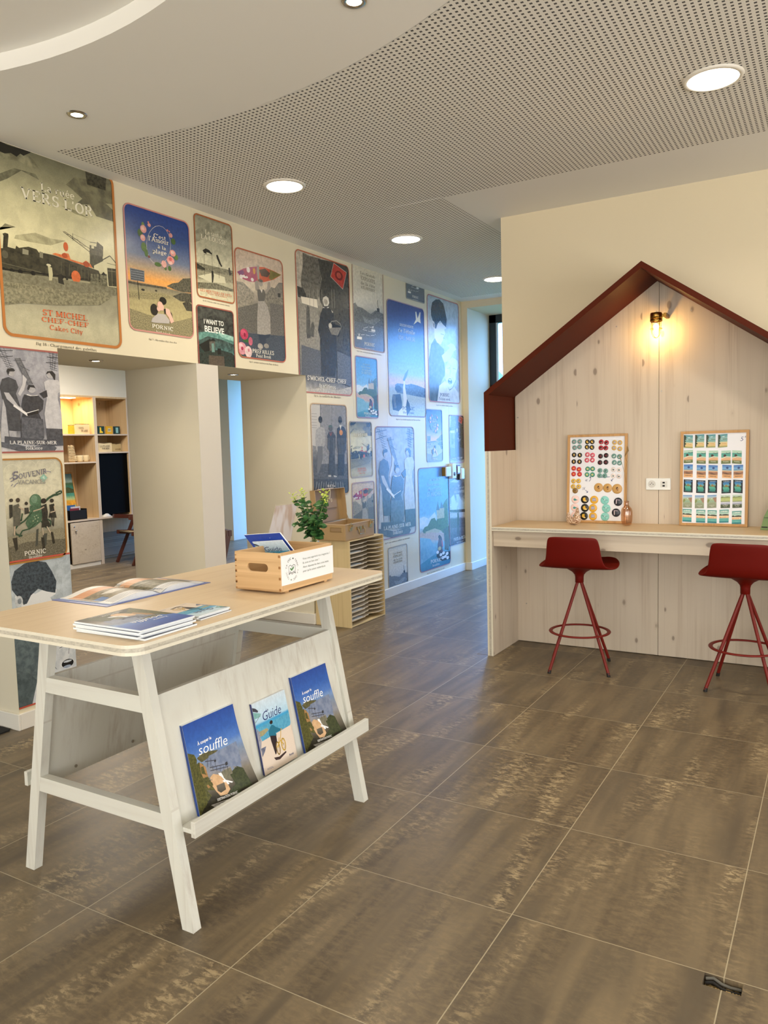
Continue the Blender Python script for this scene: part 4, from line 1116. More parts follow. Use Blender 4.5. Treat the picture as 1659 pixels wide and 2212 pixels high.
["t","souffle","ffffff",[188,622,733,602],109,"h"],
["t","DESTINATION PORNIC","f0f0ee",[310,79,635,80],26,"b"],
["l","d8d6d0",4.8,[207,61,772,48]],
["l","d8d6d0",4.8,[222,50,789,26]],
["l","d8d6d0",4.8,[236,38,757,21]]]],"guide":[1.3,[["g",[[1,"c9d9e6"],[0.8,"b9d6ea"],[0.72,"a9cfe6"],[0.69,"3f9ccc"],[0.6,"4ba3cc"],[0.52,"7fb5cc"],[0.48,"d3c3b4"],[0.3,"dccabb"],[0,"dcc9c2"]],0.06,10],
["n","3f8fb8","67b2d0",12,[27,655,1022,661,968,480,96,458]],
["n","8d8a6c","b5ab80",12,[47,600,288,601,336,566,160,525,42,530]],
["p","dccdbf",[16,455,968,480,1000,0,7,-2]],
["p","3a3d4a",[-1,952,82,925,147,880,127,859,-10,901]],
["n","5f9a9c","8fbcb8",14,[1,888,208,826,175,790,-17,788]],
["l","7f8e94",12.5,[12,782,-9,663]],
["l","7f8e94",10.1,[182,810,17,740]],
["n","6a6f86","b3b2bd",12,[9,659,69,606,77,462,12,336,1,141,-42,131,-3,459]],
["n","3d4460","8d92a8",12,[26,373,175,370,122,312,22,254,28,293]],
["p","1f6f8c",[375,583,435,612,479,598,538,559,679,494,663,476,508,482,524,438,313,482,323,552]],
["e","2a1c18",440,648,46,27],
["p","2c1f26",[335,478,509,441,499,351,422,205,389,193,365,299,340,405]],
["e","8a6f1c",496,260,60,97],
["e","dccabb",496,260,38,78],
["e","c9a227",666,274,69,94],
["e","dccabb",666,274,46,75],
["l","c9a227",17.0,[469,276,601,349,666,274]],
["l","c9a227",14.7,[601,349,669,490,700,494]],
["l","c9a227",14.5,[496,260,578,395]],
["p","3a2a2a",[326,167,479,143,694,169,706,147,483,102,369,121]],
["t","Le","6a6f8c",[357,821,424,824],36,"b"],
["t","Guide","2b3470",[237,715,785,709],125,"h"],
["t","Pornic","6a6f8c",[770,72,908,71],31,"b"],
["l","6a6f8c",4.7,[82,74,248,66]],
["l","6a6f8c",4.7,[84,60,270,49]]]]}
POSTERS = [["train",[-0.241,2.055,0.521,3.053],[[-9,0,9,3.028]],"b8722e",0.055,0.016,["fig 18 : Chargement des galettes",-0.056,2.026,0.337,0.019],"big vintage railway poster lettered Vers l'Or, ST MICHEL CHEF-CHEF in orange"],
["beach",[0.582,2.179,1.127,2.93],[[-9,0,9,3.028]],"c98a80",0.05,0.009,["fig 7 : Ah-ouh, cha cha cha",0.734,2.134,0.97,0.013],"blue to orange sunset beach poster with rose wreath and kissing couple, above the first passage"],
["lousse",[1.171,2.462,1.546,3.006],[[-9,0,9,3.028]],"a65a2a",0.035,0.009,["fig 14 : Faisons utiles des corvus celestes",1.226,2.441,1.493,0.011],"sepia beach poster of leaping figures reading Le saut à La Lousse"],
["believe",[1.157,1.886,1.526,2.413],[[-9,2.023,9,3.03]],"9a5040",0.03,0.009,None,"dark green night poster with white I WANT TO BELIEVE lettering"],
["surfer",[1.56,2.099,2.112,2.868],[[-9,0,9,3.028]],"b8603c",0.05,0.009,["fig 5 : Jeune surfeuse du Pays de Retz",1.677,2.071,2.016,0.014],"large poster of woman holding flowered surfboard overhead, lettered PREFAILLES"],
["trad",[2.272,1.886,3.046,2.998],[[-9,2.022,9,3.028],[2.363,0,9,2.022]],"b8603c",0.05,0.009,["fig 6 : la cueillette des Menhirs",2.468,1.859,2.864,0.02],"large dark poster of woman with basket and red stamp, lettered CHEF-CHEF traditions"],
["exploits",[3.093,2.309,3.63,3.077],[[-9,0,9,3.028]],"b08a70",0.03,0.009,["fig 8 : Des aventures du temps de la Vendéens",3.143,2.282,3.573,0.013],"tall pale poster reading Les Grands EXPLOITS de la côte, touching the ceiling"],
["galettes",[3.104,1.699,3.484,2.247],[[-9,0,9,3.028]],"a5829a",0.03,0.009,None,"small blue castle and cove poster between the basket woman and starfish posters"],
["etoile",[3.683,1.727,4.444,2.826],[[-9,0,9,3.028]],"9a8090",0.05,0.009,["fig 16 : Les fonds marins de Noë en Pays",3.815,1.692,4.32,0.015],"blue poster with pale starfish reading de l'étoile DE MER"],
["exploits",[4.072,2.88,4.463,3.438],[[-9,0,9,3.028]],"8d8a80",0.02,0.009,None,"cropped grey map poster end hanging just under the ceiling above the starfish poster"],
["boy",[4.516,1.894,5.286,2.996],[[-9,0,9,3.028]],"c06a60",0.05,0.009,["fig 14 : le célèbre clown en Baie",4.687,1.857,5.092,0.015],"pale blue poster of two boys, one crying, high beside the far corner"],
["beach",[4.436,1.265,4.819,1.817],[[-9,0,9,3.028]],"9fa8c0",0.03,0.009,None,"small sunset beach and rose wreath poster near the far corner"],
["trad",[4.984,1.232,5.367,1.768],[[-9,0,9,3.028]],"b08090",0.03,0.009,None,"small basket woman poster right against the far corner"],
["trio",[2.407,1.037,2.946,1.808],[[-9,0,9,3.028]],"c0a070",0.04,0.009,None,"dark poster of three standing fishermen with sunglasses, partly behind the suitcase lid"],
["train",[2.978,1.172,3.357,1.669],[[-9,0,9,3.028]],"a59a90",0.03,0.009,None,"small railway poster lettered Vers l'Or, right of the three fishermen"],
["surfer",[2.989,0.586,3.374,1.129],[[-9,0,9,3.028]],"a58a90",0.03,0.009,None,"small surfboard woman poster above the open suitcase"],
["plaine",[3.411,0.559,4.169,1.629],[[-9,0,9,3.028]],"9a7080",0.05,0.009,["fig 9 : Les célèbres coiffées en Antenne",3.54,0.518,4.034,0.017],"large violet-blue poster of three women reading LA PLAINE-SUR-MER, beside the suitcase"],
["galettes",[4.235,0.132,4.96,1.211],[[-9,0,9,3.028]],"a06a70",0.05,0.009,["fig 17 : le retour du Pays de Jade",4.391,0.097,4.809,0.019],"large bright blue castle and cove poster reading chercheur de galettes"],
["retz",[4.94,0.319,5.384,1.094],[[-9,0,9,3.028]],"8a90a0",0.03,0.009,None,"stormy sea poster lettered PAYS de RETZ below the wall gadgets"],
["exploits",[3.592,-0.071,3.975,0.476],[[-9,0.092,9,3.028]],"9a9080",0.03,0.009,None,"small pale cliff poster standing just above the skirting board"],
["plaine",[-0.306,1.455,0.09,2.001],[[-0.293,0,0.074,3.028]],"a05a50",0.0,0.009,None,"poster of three women reading LA PLAINE-SUR-MER on the near pillar, topmost"],
["souvenir",[-0.364,0.877,0.059,1.428],[[-0.293,0,0.074,3.028]],"a8742c",0.05,0.009,["fig 2 : la pêche à la pieuvre",-0.23,0.883,-0.051,0.013],"SOUVENIR de VACANCES poster with green octopus on the near pillar"],
["boy",[-0.354,0.111,0.199,0.897],[[-0.293,0,0.074,3.028]],"c0503a",0.0,0.009,["fig 14 : le célèbre",-0.235,0.07,-0.063,0.017],"lowest poster on the near pillar, boy's dark hair and crying child"]]
BADGES = [["tealwhale",[[0.1099,0.922,0.0161],[0.2055,0.9234,0.0161],[0.119,0.8537,0.0161],[0.2038,0.8613,0.0161]]],["boots",[[0.3371,0.9165,0.0161],[0.4186,0.916,0.0161],[0.3321,0.8577,0.0161],[0.4156,0.853,0.0161]]],["redbird",[[0.5697,0.9123,0.0161],[0.6579,0.903,0.0161],[0.5666,0.8461,0.0161],[0.6476,0.8429,0.0161]]],["sweater",[[0.7922,0.9033,0.0161],[0.8789,0.8991,0.0161],[0.7838,0.8414,0.0161],[0.8784,0.8308,0.0161]]],["clog",[[0.1123,0.7719,0.0161],[0.2107,0.7679,0.0161],[0.1087,0.6948,0.0161],[0.207,0.6932,0.0161]]],["pink",[[0.3408,0.7727,0.0161],[0.4272,0.7654,0.0161],[0.3337,0.7093,0.0161],[0.4252,0.7092,0.0161]]],["darkred",[[0.5614,0.7521,0.0161],[0.6545,0.7597,0.0161],[0.5551,0.6813,0.0161],[0.6522,0.6834,0.0161]]],["tealbird",[[0.7843,0.7516,0.0161],[0.8738,0.7443,0.0161],[0.791,0.6805,0.0161],[0.8773,0.6735,0.0161]]],["redcake",[[0.1082,0.6185,0.0161],[0.1991,0.6058,0.0161],[0.1077,0.5533,0.0161],[0.21,0.5508,0.0161]]],["greenclog",[[0.3476,0.6104,0.0161],[0.4316,0.6108,0.0161],[0.3385,0.5459,0.0161],[0.4297,0.545,0.0161]]],["anchor",[[0.5551,0.5921,0.0161],[0.651,0.586,0.0161],[0.5509,0.5345,0.0161],[0.6366,0.5322,0.0161]]],["creambird",[[0.7795,0.6014,0.0161],[0.8717,0.5974,0.0161],[0.7781,0.5322,0.0161],[0.8712,0.5257,0.0161]]],["mustard",[[0.1084,0.4724,0.0161],[0.1937,0.474,0.0161],[0.1026,0.4113,0.0161],[0.1993,0.4093,0.0161]]],["woodsmall",[[0.1388,0.3623,0.019]]],["woodbig",[[0.5345,0.3998,0.0301],[0.6858,0.3949,0.0301],[0.8433,0.3858,0.033]]],["bigwhale",[[0.1448,0.2621,0.0272],[0.1372,0.1701,0.0272],[0.1389,0.0793,0.0272]]],["bigboots",[[0.3064,0.2622,0.0272],[0.3089,0.1673,0.0272],[0.2938,0.0755,0.0272]]],["bigsweater",[[0.465,0.2608,0.0276],[0.4457,0.1671,0.0276],[0.4479,0.0745,0.0276]]],["aqua",[[0.643,0.2574,0.0284],[0.6679,0.1667,0.0284],[0.6496,0.0726,0.0284]]],["navy",[[0.8622,0.2416,0.028],[0.8316,0.1203,0.028]]]]
MAGNETS = [[["cove",0.1158,0.8918],["cove",0.2852,0.8949],["cove",0.4504,0.8921],["cove",0.6229,0.8917]],[["pier",0.1209,0.7333],["pier",0.3134,0.724],["pier",0.4926,0.7236],["pier",0.6742,0.7211],["pier",0.831,0.7203]],[["plage",0.1231,0.5809],["plage",0.3174,0.5716],["plage",0.4911,0.5705],["plage",0.6913,0.5718],["plage",0.8548,0.5707]],[["night",0.1254,0.4212],["night",0.3142,0.4134],["night",0.4869,0.4168],["night",0.6864,0.413],["night",0.8534,0.417]],[["port",0.1185,0.2563],["port",0.2982,0.253],["port",0.4811,0.2584],["plain",0.6779,0.2599],["plain",0.8476,0.2638]],[["bernerie",0.1169,0.1073],["bernerie",0.3214,0.1017],["bernerie",0.4887,0.0996],["bernerie",0.6623,0.1067],["bernerie",0.8439,0.0953]]]

# ================================================================== STRUCTURE
XW = -2.86           # mural wall plane
CZ = 3.03            # ceiling height
HZ = 2.022           # head of the two passages
XB = -3.52           # far side of the thick mural wall
b = MB(); b.box(-9, 4.6, -6.6, 9.2, -.2, 0)
floor = b.build('floor', m_floor)
# cut the floor box opening (sleeve without its lid)
cut = MB(); cut.box(.552, .647, -.655, -.603, -.045, .05)
co = cut.build('cut', m_floor); md = floor.modifiers.new('cut', 'BOOLEAN'); md.object = co; md.solver = 'EXACT'
bpy.context.view_layer.update()
nm = bpy.data.meshes.new_from_object(floor.evaluated_get(bpy.context.evaluated_depsgraph_get())); floor.modifiers.clear(); floor.data = nm; bpy.data.objects.remove(co)
struct(floor)

# mural wall: thick block with two passages, free end at Y=-.293
b = MB()
b.box(XB, XW, -.293, .074, 0, HZ); b.box(XB, XW, 1.138, 1.345, 0, HZ); b.box(XB, XW, 2.368, 5.43, 0, HZ); b.box(XB, XW, -.293, 5.43, HZ, CZ + .02)
wl = b.build('wall_left', m_passage); struct(wl)
b = MB()
b.box(XW, XW + .0008, -.293, .074, 0, HZ); b.box(XW, XW + .0008, 2.368, 5.366, 0, HZ); b.box(XW, XW + .0008, -.293, 5.366, HZ, CZ)
wp = b.build('wall_left_paper', m_paper); struct(wp)
b = MB(); b.box(XW, XW + .0008, 1.138, 1.345, 0, HZ); struct(b.build('wall_left_pier', m_pier))
b = MB()
for y in (.30, 1.153, 3.06, 3.65, 4.47, 4.985): b.box(XW + .0008, XW + .0014, y, y + .0012, HZ if y < 2.3 else .09, CZ)
struct(b.build('wall_left_paper_seams', plain('wallpaper_seam', 'c5baa0', .5)))
# entrance side on the left, behind the pillar's free end
b = MB(); b.box(-6.6, -6.4, -6.6, -.293, 0, CZ); b.box(-2.96, -2.86, -6.6, -2.5, 0, CZ); b.box(-2.96, -2.86, -2.5, -.9, 2.5, CZ); b.box(-6.6, -3.6, -.5, -.293, 0, CZ); b.box(-6.6, -3.55, -6.6, -.26, CZ, CZ + .1)  # includes an unseen partition added to keep shop-front light off the pillar end
struct(b.build('wall_entrance_light_block', m_wall))

# far wall with the full-height door recess
YF = 5.366
b = MB(); b.box(XW, -2.79, YF, 6.05, 0, CZ); b.box(-2.79, -1.25, YF, 6.05, 2.955, CZ)
struct(b.build('wall_far', m_wall))
# wall behind the nook, and its return along the corridor
b = MB(); b.box(-1.268, 4.6, 2.575, 2.75, 0, CZ + .02); b.box(-1.268, -1.12, 2.75, 6.05, 0, CZ + .02)
struct(b.build('wall_right', m_wall))
# outer walls around the viewer
b = MB(); b.box(4.4, 4.6, -6.6, 2.75, 0, CZ)
b.box(-6.6, 4.6, -6.7, -6.5, 0, CZ)
struct(b.build('wall_back', m_wall))

# ceiling: flat sheet with a round raised recess
RC, RI, RO = (-1.7, -2.77), 2.2, 3.0
bm = bmesh.new()
def loop(pts, z):
    vs = [bm.verts.new((x, y, z)) for x, y in pts]; return [bm.edges.new((vs[i], vs[(i + 1) % len(vs)])) for i in range(len(vs))]
circ = [(RC[0] + RI * math.cos(2 * PI * i / 120), RC[1] + RI * math.sin(2 * PI * i / 120)) for i in range(120)]
ed = loop([(XW - .7, -6.6), (4.6, -6.6), (4.6, 6.05), (XW - .05, 6.05), (XW - .05, -.25), (XW - .7, -.25)], CZ) + loop(circ, CZ)
bmesh.ops.triangle_fill(bm, use_beauty=True, use_dissolve=False, edges=ed)
me = bpy.data.meshes.new('ceiling'); bm.to_mesh(me); bm.free(); me.materials.append(m_ceil)
ceil = bpy.data.objects.new('ceiling', me); COL.objects.link(ceil); struct(ceil)
b = MB(); n = 120
b.add([(x, y, z) for z in (CZ, 3.10) for x, y in circ], [(i, (i + 1) % n, n + (i + 1) % n, n + i) for i in range(n)], 0, True)
b.add([(x, y, 3.10) for x, y in circ], [tuple(range(n))])
struct(b.build('ceiling_recess', m_ceil))
# perforated part: bounded by the outer arc, the wall margin and the corridor margin
pts = []
for i in range(41):
    x = -2.74 + (.62 + 2.74) * i / 40 if False else -2.74 + 3.96 * i / 40
    pts.append((x, RC[1] + math.sqrt(RO ** 2 - (x - RC[0]) ** 2)))
poly = pts + [(4.3, -2.0), (4.3, 1.92), (-1.41, 1.92), (-1.41, 5.12), (-2.74, 5.12)]
b = MB(); b.add([(x, y, CZ - .0015) for x, y in poly], [tuple(range(len(poly)))[::-1]])
struct(b.build('ceiling_perforated', m_perf))
b = MB(); b.box(-1.80, -1.41, 1.917, 1.922, CZ - .003, CZ - .001)
struct(b.build('ceiling_joint', m_white))

# skirting boards
b = MB()
b.box(XW, XW + .014, -.293, .074, 0, .087); b.box(XW, XW + .014, 1.138, 1.345, 0, .087); b.box(XW, XW + .014, 2.368, YF, 0, .087)
b.box(XB, XW + .014, 2.354, 2.368, 0, .087); b.box(XB, XW + .014, 1.124, 1.138, 0, .087)
b.box(XB, XW + .014, -.307, -.293, 0, .087)
struct(b.build('baseboard_left', m_white, bevel=.003))
b = MB(); b.box(XW, -2.776, YF - .014, YF, 0, .087); b.box(-2.79, -2.776, YF, 5.98, 0, .087)
struct(b.build('baseboard_far', m_white, bevel=.003))

# corridor door: dark frame, fanlight over a mid rail, glazed leaf
m_dark = plain('anthracite_window_frame', '1c2326', .4)
def glass_mat(name, c=(1, 1, 1), rough=0.0, ior=1.45):
    t = NT(name, rough); t.b.inputs['Transmission Weight'].default_value = 1; t.b.inputs['IOR'].default_value = ior; t.col(tuple(c)); return t.m
def thin_glass(name):
    """window pane: mostly clear with a faint reflection"""
    m = bpy.data.materials.new(name); m.use_nodes = True; n = m.node_tree.nodes; n.clear()
    o = n.new('ShaderNodeOutputMaterial'); mx = n.new('ShaderNodeMixShader'); tr = n.new('ShaderNodeBsdfTransparent'); g = n.new('ShaderNodeBsdfGlossy'); g.inputs['Roughness'].default_value = .02
    mx.inputs[0].default_value = .07; L = m.node_tree.links; L.new(tr.outputs[0], mx.inputs[1]); L.new(g.outputs[0], mx.inputs[2]); L.new(mx.outputs[0], o.inputs[0]); return m
m_glass = thin_glass('clear_window_glass')
def tint_glass(name, c, gl=.10, rough=.03):
    m = thin_glass(name); n = m.node_tree.nodes
    for q in n:
        if q.type == 'BSDF_TRANSPARENT': q.inputs[0].default_value = tuple(c) + (1,)
        if q.type == 'MIX_SHADER': q.inputs[0].default_value = gl
        if q.type == 'BSDF_GLOSSY': q.inputs['Roughness'].default_value = rough
    return m
win = bpy.data.objects.new('window_1', None); COL.objects.link(win); win.location = (-2.0, 6.0, 0); struct(win)
b = MB()
X0, X1 = -2.79, -1.268
for x in (X0, -2.06, X1 - .09): b.box(x, x + .09, 5.99, 6.05, 0, 2.955)
b.box(X0, X1, 5.99, 6.05, 2.86, 2.955); b.box(X0, X1, 5.99, 6.05, 1.93, 2.14); b.box(X0, X1, 5.99, 6.05, 0, .12)
b.build('window_frame', m_dark, win, bevel=.004)
b = MB(); b.box(X0 + .09, X1 - .09, 6.015, 6.021, .12, 2.86); b.build('window_pane', m_glass, win)
b = MB(); b.box(X0 + .09, X0 + .115, 5.985, 5.995, 2.14, 2.86); b.build('glazing_bead', plain('pale_glazing_bead', 'b9c4c8', .4), win)

# side room beyond the passages
b = MB()
b.box(-9, XB, -.5, -.293, 0, 2.75)                         # near side
b.box(-8.1, -7.9, -.3, 6.9, 0, 2.75)                         # back wall behind the shelving
b.box(-8.1, -7.53, 6.7, 7.5, 0, 2.75)                        # pier beside the side window
b.box(XB - .02, XB, -.3, .074, 0, 2.75); b.box(XB - .02, XB, 1.138, 1.345, 0, 2.75); b.box(XB - .02, XB, 2.368, 7.5, 0, 2.75); b.box(XB - .02, XB, -.3, 7.5, HZ, 2.75)
b.box(-5.9, XB, 7.35, 7.5, 0, 2.75)
struct(b.build('wall_side_room', m_warmwall))
b = MB(); b.box(-9, XB, -.5, 7.5, 2.75, 2.8); struct(b.build('ceiling_side_room', m_ceil))
b = MB(); b.box(-7.9, -7.50, 3.5, 5.16, 2.1875, 2.75); b.box(-7.9, -7.492, 3.5, 5.16, 2.1875, 2.262); struct(b.build('wall_above_shelves', m_white))
win = bpy.data.objects.new('window_2', None); COL.objects.link(win); win.location = (-6.7, 7.4, 0); struct(win)
b = MB()
for x in (-7.53, -5.98): b.box(x, x + .08, 7.36, 7.42, 0, 2.75)
b.box(-7.53, -5.9, 7.36, 7.42, 2.67, 2.75); b.box(-7.53, -5.9, 7.36, 7.42, 0, .1); b.build('window_frame', m_dark, win)
b = MB(); b.box(-7.45, -5.98, 7.385, 7.391, .1, 2.67); b.build('window_pane', m_glass, win)

# outdoors seen through the fanlight
m_bark = plain('grey_bark', '4c4a44', .9)
b = MB(); rnd = random.Random(3)
def branch(p, d, L, r, dep):
    q = [p]; dd = Vector(d)
    for i in range(4): dd = (dd + Vector((rnd.uniform(-.28, .28), rnd.uniform(-.28, .28), rnd.uniform(-.15, .25)))).normalized(); q.append(q[-1] + dd * L / 4)
    b.tube(q, [r, r * .85, r * .7, r * .6, r * .45], 6)
    if dep:
        for k in range(4): j = rnd.choice((1, 2, 3, 4)); branch(q[j], (dd + Vector((rnd.uniform(-1, 1), rnd.uniform(-1, 1), rnd.uniform(-.4, .9)))).normalized(), L * .68, r * .5, dep - 1)
branch(Vector((-7.6, 15.5, 0)), (0, 0, 1), 3.2, .15, 4)
tr = b.build('bare_tree', m_bark); tag(tr, 'bare branching tree outside, seen through the dark framed window', 'tree')
b = MB(); b.box(-22, 4, 9.3, 40, -.25, -.05); struct(b.build('ground_outside', plain('mown_grass', '6f8a4a', .95, var=.25, nscale=3)))
b = MB(); rnd = random.Random(5)
for i in range(60):
    c = (rnd.uniform(-20, 2), rnd.uniform(24, 28), rnd.uniform(.3, 3.4)); r = rnd.uniform(.6, 1.3)
    b.lathe([(r * math.sin(a * PI / 6) * rnd.uniform(.85, 1.1), -r * math.cos(a * PI / 6)) for a in range(7)], c, 9)
tag(b.build('hedge', plain('hedge_leaves', '6d8560', .95, var=.4, nscale=5)), 'blurred green hedge line far outside the window', 'hedge', kind='stuff')

# ================================================================== MURAL POSTERS
MONO = {'plaine': .35, 'trio': .4, 'boy': .65, 'exploits': .45, 'retz': .5, 'trad': .35}
def region_poly(y0, z0, y1, z1): return rect(y0, z0, y1, z1)
def isect(a, bb): return (max(a[0], bb[0]), max(a[1], bb[1]), min(a[2], bb[2]), min(a[3], bb[3]))
m_border = print_mat('poster_border_ink', .4, 0, .2)
for d, rc, clips, bc, rad, bw, cap, label in POSTERS:
    regs = []
    for c in clips:
        q = isect(rc, c)
        if q[2] > q[0] and q[3] > q[1]: regs.append(q)
    y0, z0, y1, z1 = rc; rr = rrect(y0, z0, y1, z1, rad)
    clipr = [clip_poly(rr, rect(*q)) for q in regs]
    surf = lambda y, z, h: (XW + .0016 + h, y, z)
    ink = Ink(surf); draw(ink, DESIGNS[d], y0, z0, y1 - y0, z1 - z0, clipr, MONO.get(d, 1))
    po = ink.build('poster', m_print); tag(po, label, 'poster', 'vintage posters printed on the mural wall')
    ib = Ink(lambda y, z, h: (XW + .0052, y, z)); ins = rrect(y0 + bw, z0 + bw, y1 - bw, z1 - bw, max(rad - bw, 0)) if rad > 0 else None
    if rad > 0:
        n = len(rr)
        for i in range(n):
            ib.poly([rr[i], rr[(i + 1) % n], ins[(i + 1) % n], ins[i]], [rect(*q) for q in regs], lin(bc), raise_=False)
    else:
        for q in ((y0, z0, y1, z0 + bw), (y0, z1 - bw, y1, z1)):
            ib = Ink(lambda y, z, h: (XW + .0052, y, z)); ib.poly(rect(*q), [rect(*g) for g in regs], lin(bc), raise_=False)
            if ib.v: ib.build('border', m_border, po)
    if rad > 0: ib.build('border', m_border, po)
    if cap:
        ic = Ink(lambda y, z, h: (XW + .0020, y, z)); rg = [rect(max(c[0], -9), c[1], c[2], c[3]) for c in clips]
        write(ic, cap[0], cap[1], cap[2], cap[3] - cap[1], cap[4] * .8, '5f5846', 's', regions=rg); ic.build('caption', m_label, po)

# gadgets on the mural wall by the corner
m_plast = plain('white_plastic', 'e8ebe8', .35, var=.01)
m_brass = plain('brass', '9a7436', .3, 1.0, var=.15)
m_red = plain('dark_red_plastic', '5c1522', .35)
m_navy = plain('navy_plastic', '1c2438', .35)
e = empty('wall_sensor', (XW + .03, 4.85, 1.15), 'small wall box with brown side and white front, leftmost of the gadgets near the corner', 'wall box')
b = MB(); b.box(XW + .001, XW + .045, 4.79, 4.90, 1.105, 1.20); b.build('housing', m_brass, e, bevel=.003)
b = MB(); b.box(XW + .045, XW + .058, 4.785, 4.905, 1.10, 1.205); b.build('front_cover', m_plast, e, bevel=.003)
e = empty('thermostat', (XW + .03, 5.0, 1.14), 'tall white wall controller with oval button, between brown box and red bell', 'thermostat')
b = MB(); b.box(XW + .001, XW + .05, 4.955, 5.055, 1.07, 1.235); b.build('housing', m_plast, e, bevel=.006)
b = MB(); b.lathe([(0, .003), (.022, .003), (.022, 0)], (0, 0, 0), 20); o = b.build('button', plain('grey_button', '5d636a', .4), None); o.matrix_world = Matrix.Translation((XW + .05, 5.005, 1.12)) @ Matrix.Rotation(PI / 2, 4, 'Y'); put(o, e)
e = empty('alarm_button', (XW + .03, 5.13, 1.16), 'dark red framed alarm point with clear front, near the corner', 'alarm button')
b = MB(); b.box(XW + .001, XW + .04, 5.085, 5.18, 1.11, 1.215); b.build('housing', m_red, e, bevel=.005)
b = MB(); b.box(XW + .04, XW + .046, 5.10, 5.165, 1.125, 1.20); b.build('front_cover', m_plast, e, bevel=.003)
e = empty('card_reader', (XW + .03, 5.23, 1.11), 'white rounded card reader on navy backplate, nearest the corner', 'card reader')
b = MB(); b.box(XW + .001, XW + .02, 5.185, 5.28, 1.045, 1.18); b.build('backplate', m_navy, e, bevel=.006)
b = MB(); b.box(XW + .02, XW + .05, 5.19, 5.275, 1.05, 1.175); b.build('housing', m_plast, e, bevel=.012)

# ================================================================== CEILING LIGHTS
m_lamp = emis('led_diffuser', 'fff3dc', 9)
m_ring = plain('white_light_rim', 'e9e4d8', .4)
def down(x, y, lab, pw=9):
    e = empty('ceiling_light', (x, y, CZ), lab, 'ceiling light', 'large round recessed ceiling lights')
    b = MB(); b.lathe([(.108, -.002), (.108, -.012), (.124, -.010), (.128, -.0025)], (x, y, CZ), 48); b.build('rim', m_ring, e)
    b = MB(); b.lathe([(0.0001, -.009), (.108, -.009)], (x, y, CZ), 48); b.build('diffuser', m_lamp, e)
    d = bpy.data.lights.new('ceiling_light_glow', 'AREA'); d.shape = 'DISK'; d.size = .21; d.energy = pw; d.color = (1, .88, .70); d.spread = math.radians(150)
    o = bpy.data.objects.new('ceiling_light_glow', d); COL.objects.link(o); o.location = (x, y, CZ - .03); put(o, e)
down(.32, 1.115, 'round glowing ceiling light above the gabled booth, largest in view', 9)
down(-2.092, 1.157, 'round glowing ceiling light between the beach poster and the plain ceiling')
down(-2.076, 2.653, 'round glowing ceiling light over the corridor mouth, middle of the receding row')
down(-2.07, 4.44, 'farthest round ceiling light, half hidden by the cream wall edge')
m_bulb = emis('halogen_bulb', 'fff1d6', 26)
m_chrome = plain('brushed_nickel_ring', 'b9b2a6', .25, 1.0)
def spot(x, y, z, lab, pw=4):
    e = empty('recessed_spotlight', (x, y, z), lab, 'spotlight', 'small recessed spotlights')
    b = MB(); b.lathe([(.027, -.001), (.029, -.006), (.042, -.005), (.046, 0)], (x, y, z), 32); b.build('ring', m_chrome, e)
    b = MB(); b.lathe([(.0001, -.0025), (.027, -.0025)], (x, y, z), 24); b.build('bulb', m_bulb, e)
    d = bpy.data.lights.new('spot_glow', 'SPOT'); d.spot_size = 2.5; d.spot_blend = .8; d.energy = pw; d.color = (1, .84, .62); d.shadow_soft_size = .03
    o = bpy.data.objects.new('spot_glow', d); COL.objects.link(o); o.location = (x, y, z - .02); put(o, e)
spot(-2.282, -.179, CZ, 'tiny recessed spotlight in the smooth ceiling near the railway poster', 14)
spot(-.693, -.25, CZ, 'tiny recessed spotlight cut by the top edge of the photo', 16)
spot(.52, -1.27, CZ, 'recessed spotlight of the same ring, over the middle of the room', 14)
spot(.98, -2.77, CZ, 'recessed spotlight of the same ring, beside the round ceiling recess', 10)
spot(-3.19, .60, HZ, 'spotlight in the soffit of the first passage beside the pillar poster', 5)
spot(-3.19, 1.88, HZ, 'spotlight in the soffit of the second passage', 4)

d = bpy.data.lights.new('side_room_fill_light', 'AREA'); d.size = 1.2; d.energy = 75; d.color = (1, .90, .76)  # added fill lamp without a fixture, brightens the band above the shelves
o = bpy.data.objects.new('side_room_fill_light', d); COL.objects.link(o); o.location = (-6.0, 3.0, 2.7)
# ================================================================== GABLED BOOTH (NOOK)
nook = empty('booth', (-.196, 2.55, 0), 'gable-topped spruce booth with rust brown metal hood built against the cream wall', 'booth')
m_rust = plain('rust_brown_powder_coat', '4c1a07', .55, 0.0, var=.05, nscale=40, spec=.1)
NX, NYF, NYB = -.196, 2.084, 2.556
ou = [(-1.209, 1.39), (-1.209, 1.779), (NX, 2.491), (2 * NX + 1.209, 1.779), (2 * NX + 1.209, 1.39)]
inn = [(-1.177, 1.39), (-1.177, 1.762), (NX, 2.452), (2 * NX + 1.177, 1.762), (2 * NX + 1.177, 1.39)]
b = MB()
for i in range(4):
    q = [ou[i], ou[i + 1], inn[i + 1], inn[i]]
    b.prism(q, 1, NYF, NYB + .018)
b.build('hood', m_rust, nook, bevel=.0015)
b = MB(); b.box(-1.207, -1.167, NYF, NYB + .016, 0, 1.39); o = b.build('side_panel', [m_wood_yz, m_edge_side], nook); 
for p_ in o.data.polygons:
    if abs(p_.normal.y) > .9: p_.material_index = 1
xr = 2 * NX + 1.167
b = MB(); b.box(xr, xr + .04, NYF, NYB + .016, 0, 1.39); b.build('side_panel', m_wood_yz, nook)
SX = -.184
def gab(x): return 2.452 - abs(x - NX) * (2.452 - 1.762) / .981
b = MB(); b.prism([(-1.166, .004), (SX - .0015, .004), (SX - .0015, gab(SX)), (NX, gab(NX)), (-1.166, gab(-1.166))], 1, NYB - .002, NYB + .016); b.build('back_panel', m_wood_z, nook)
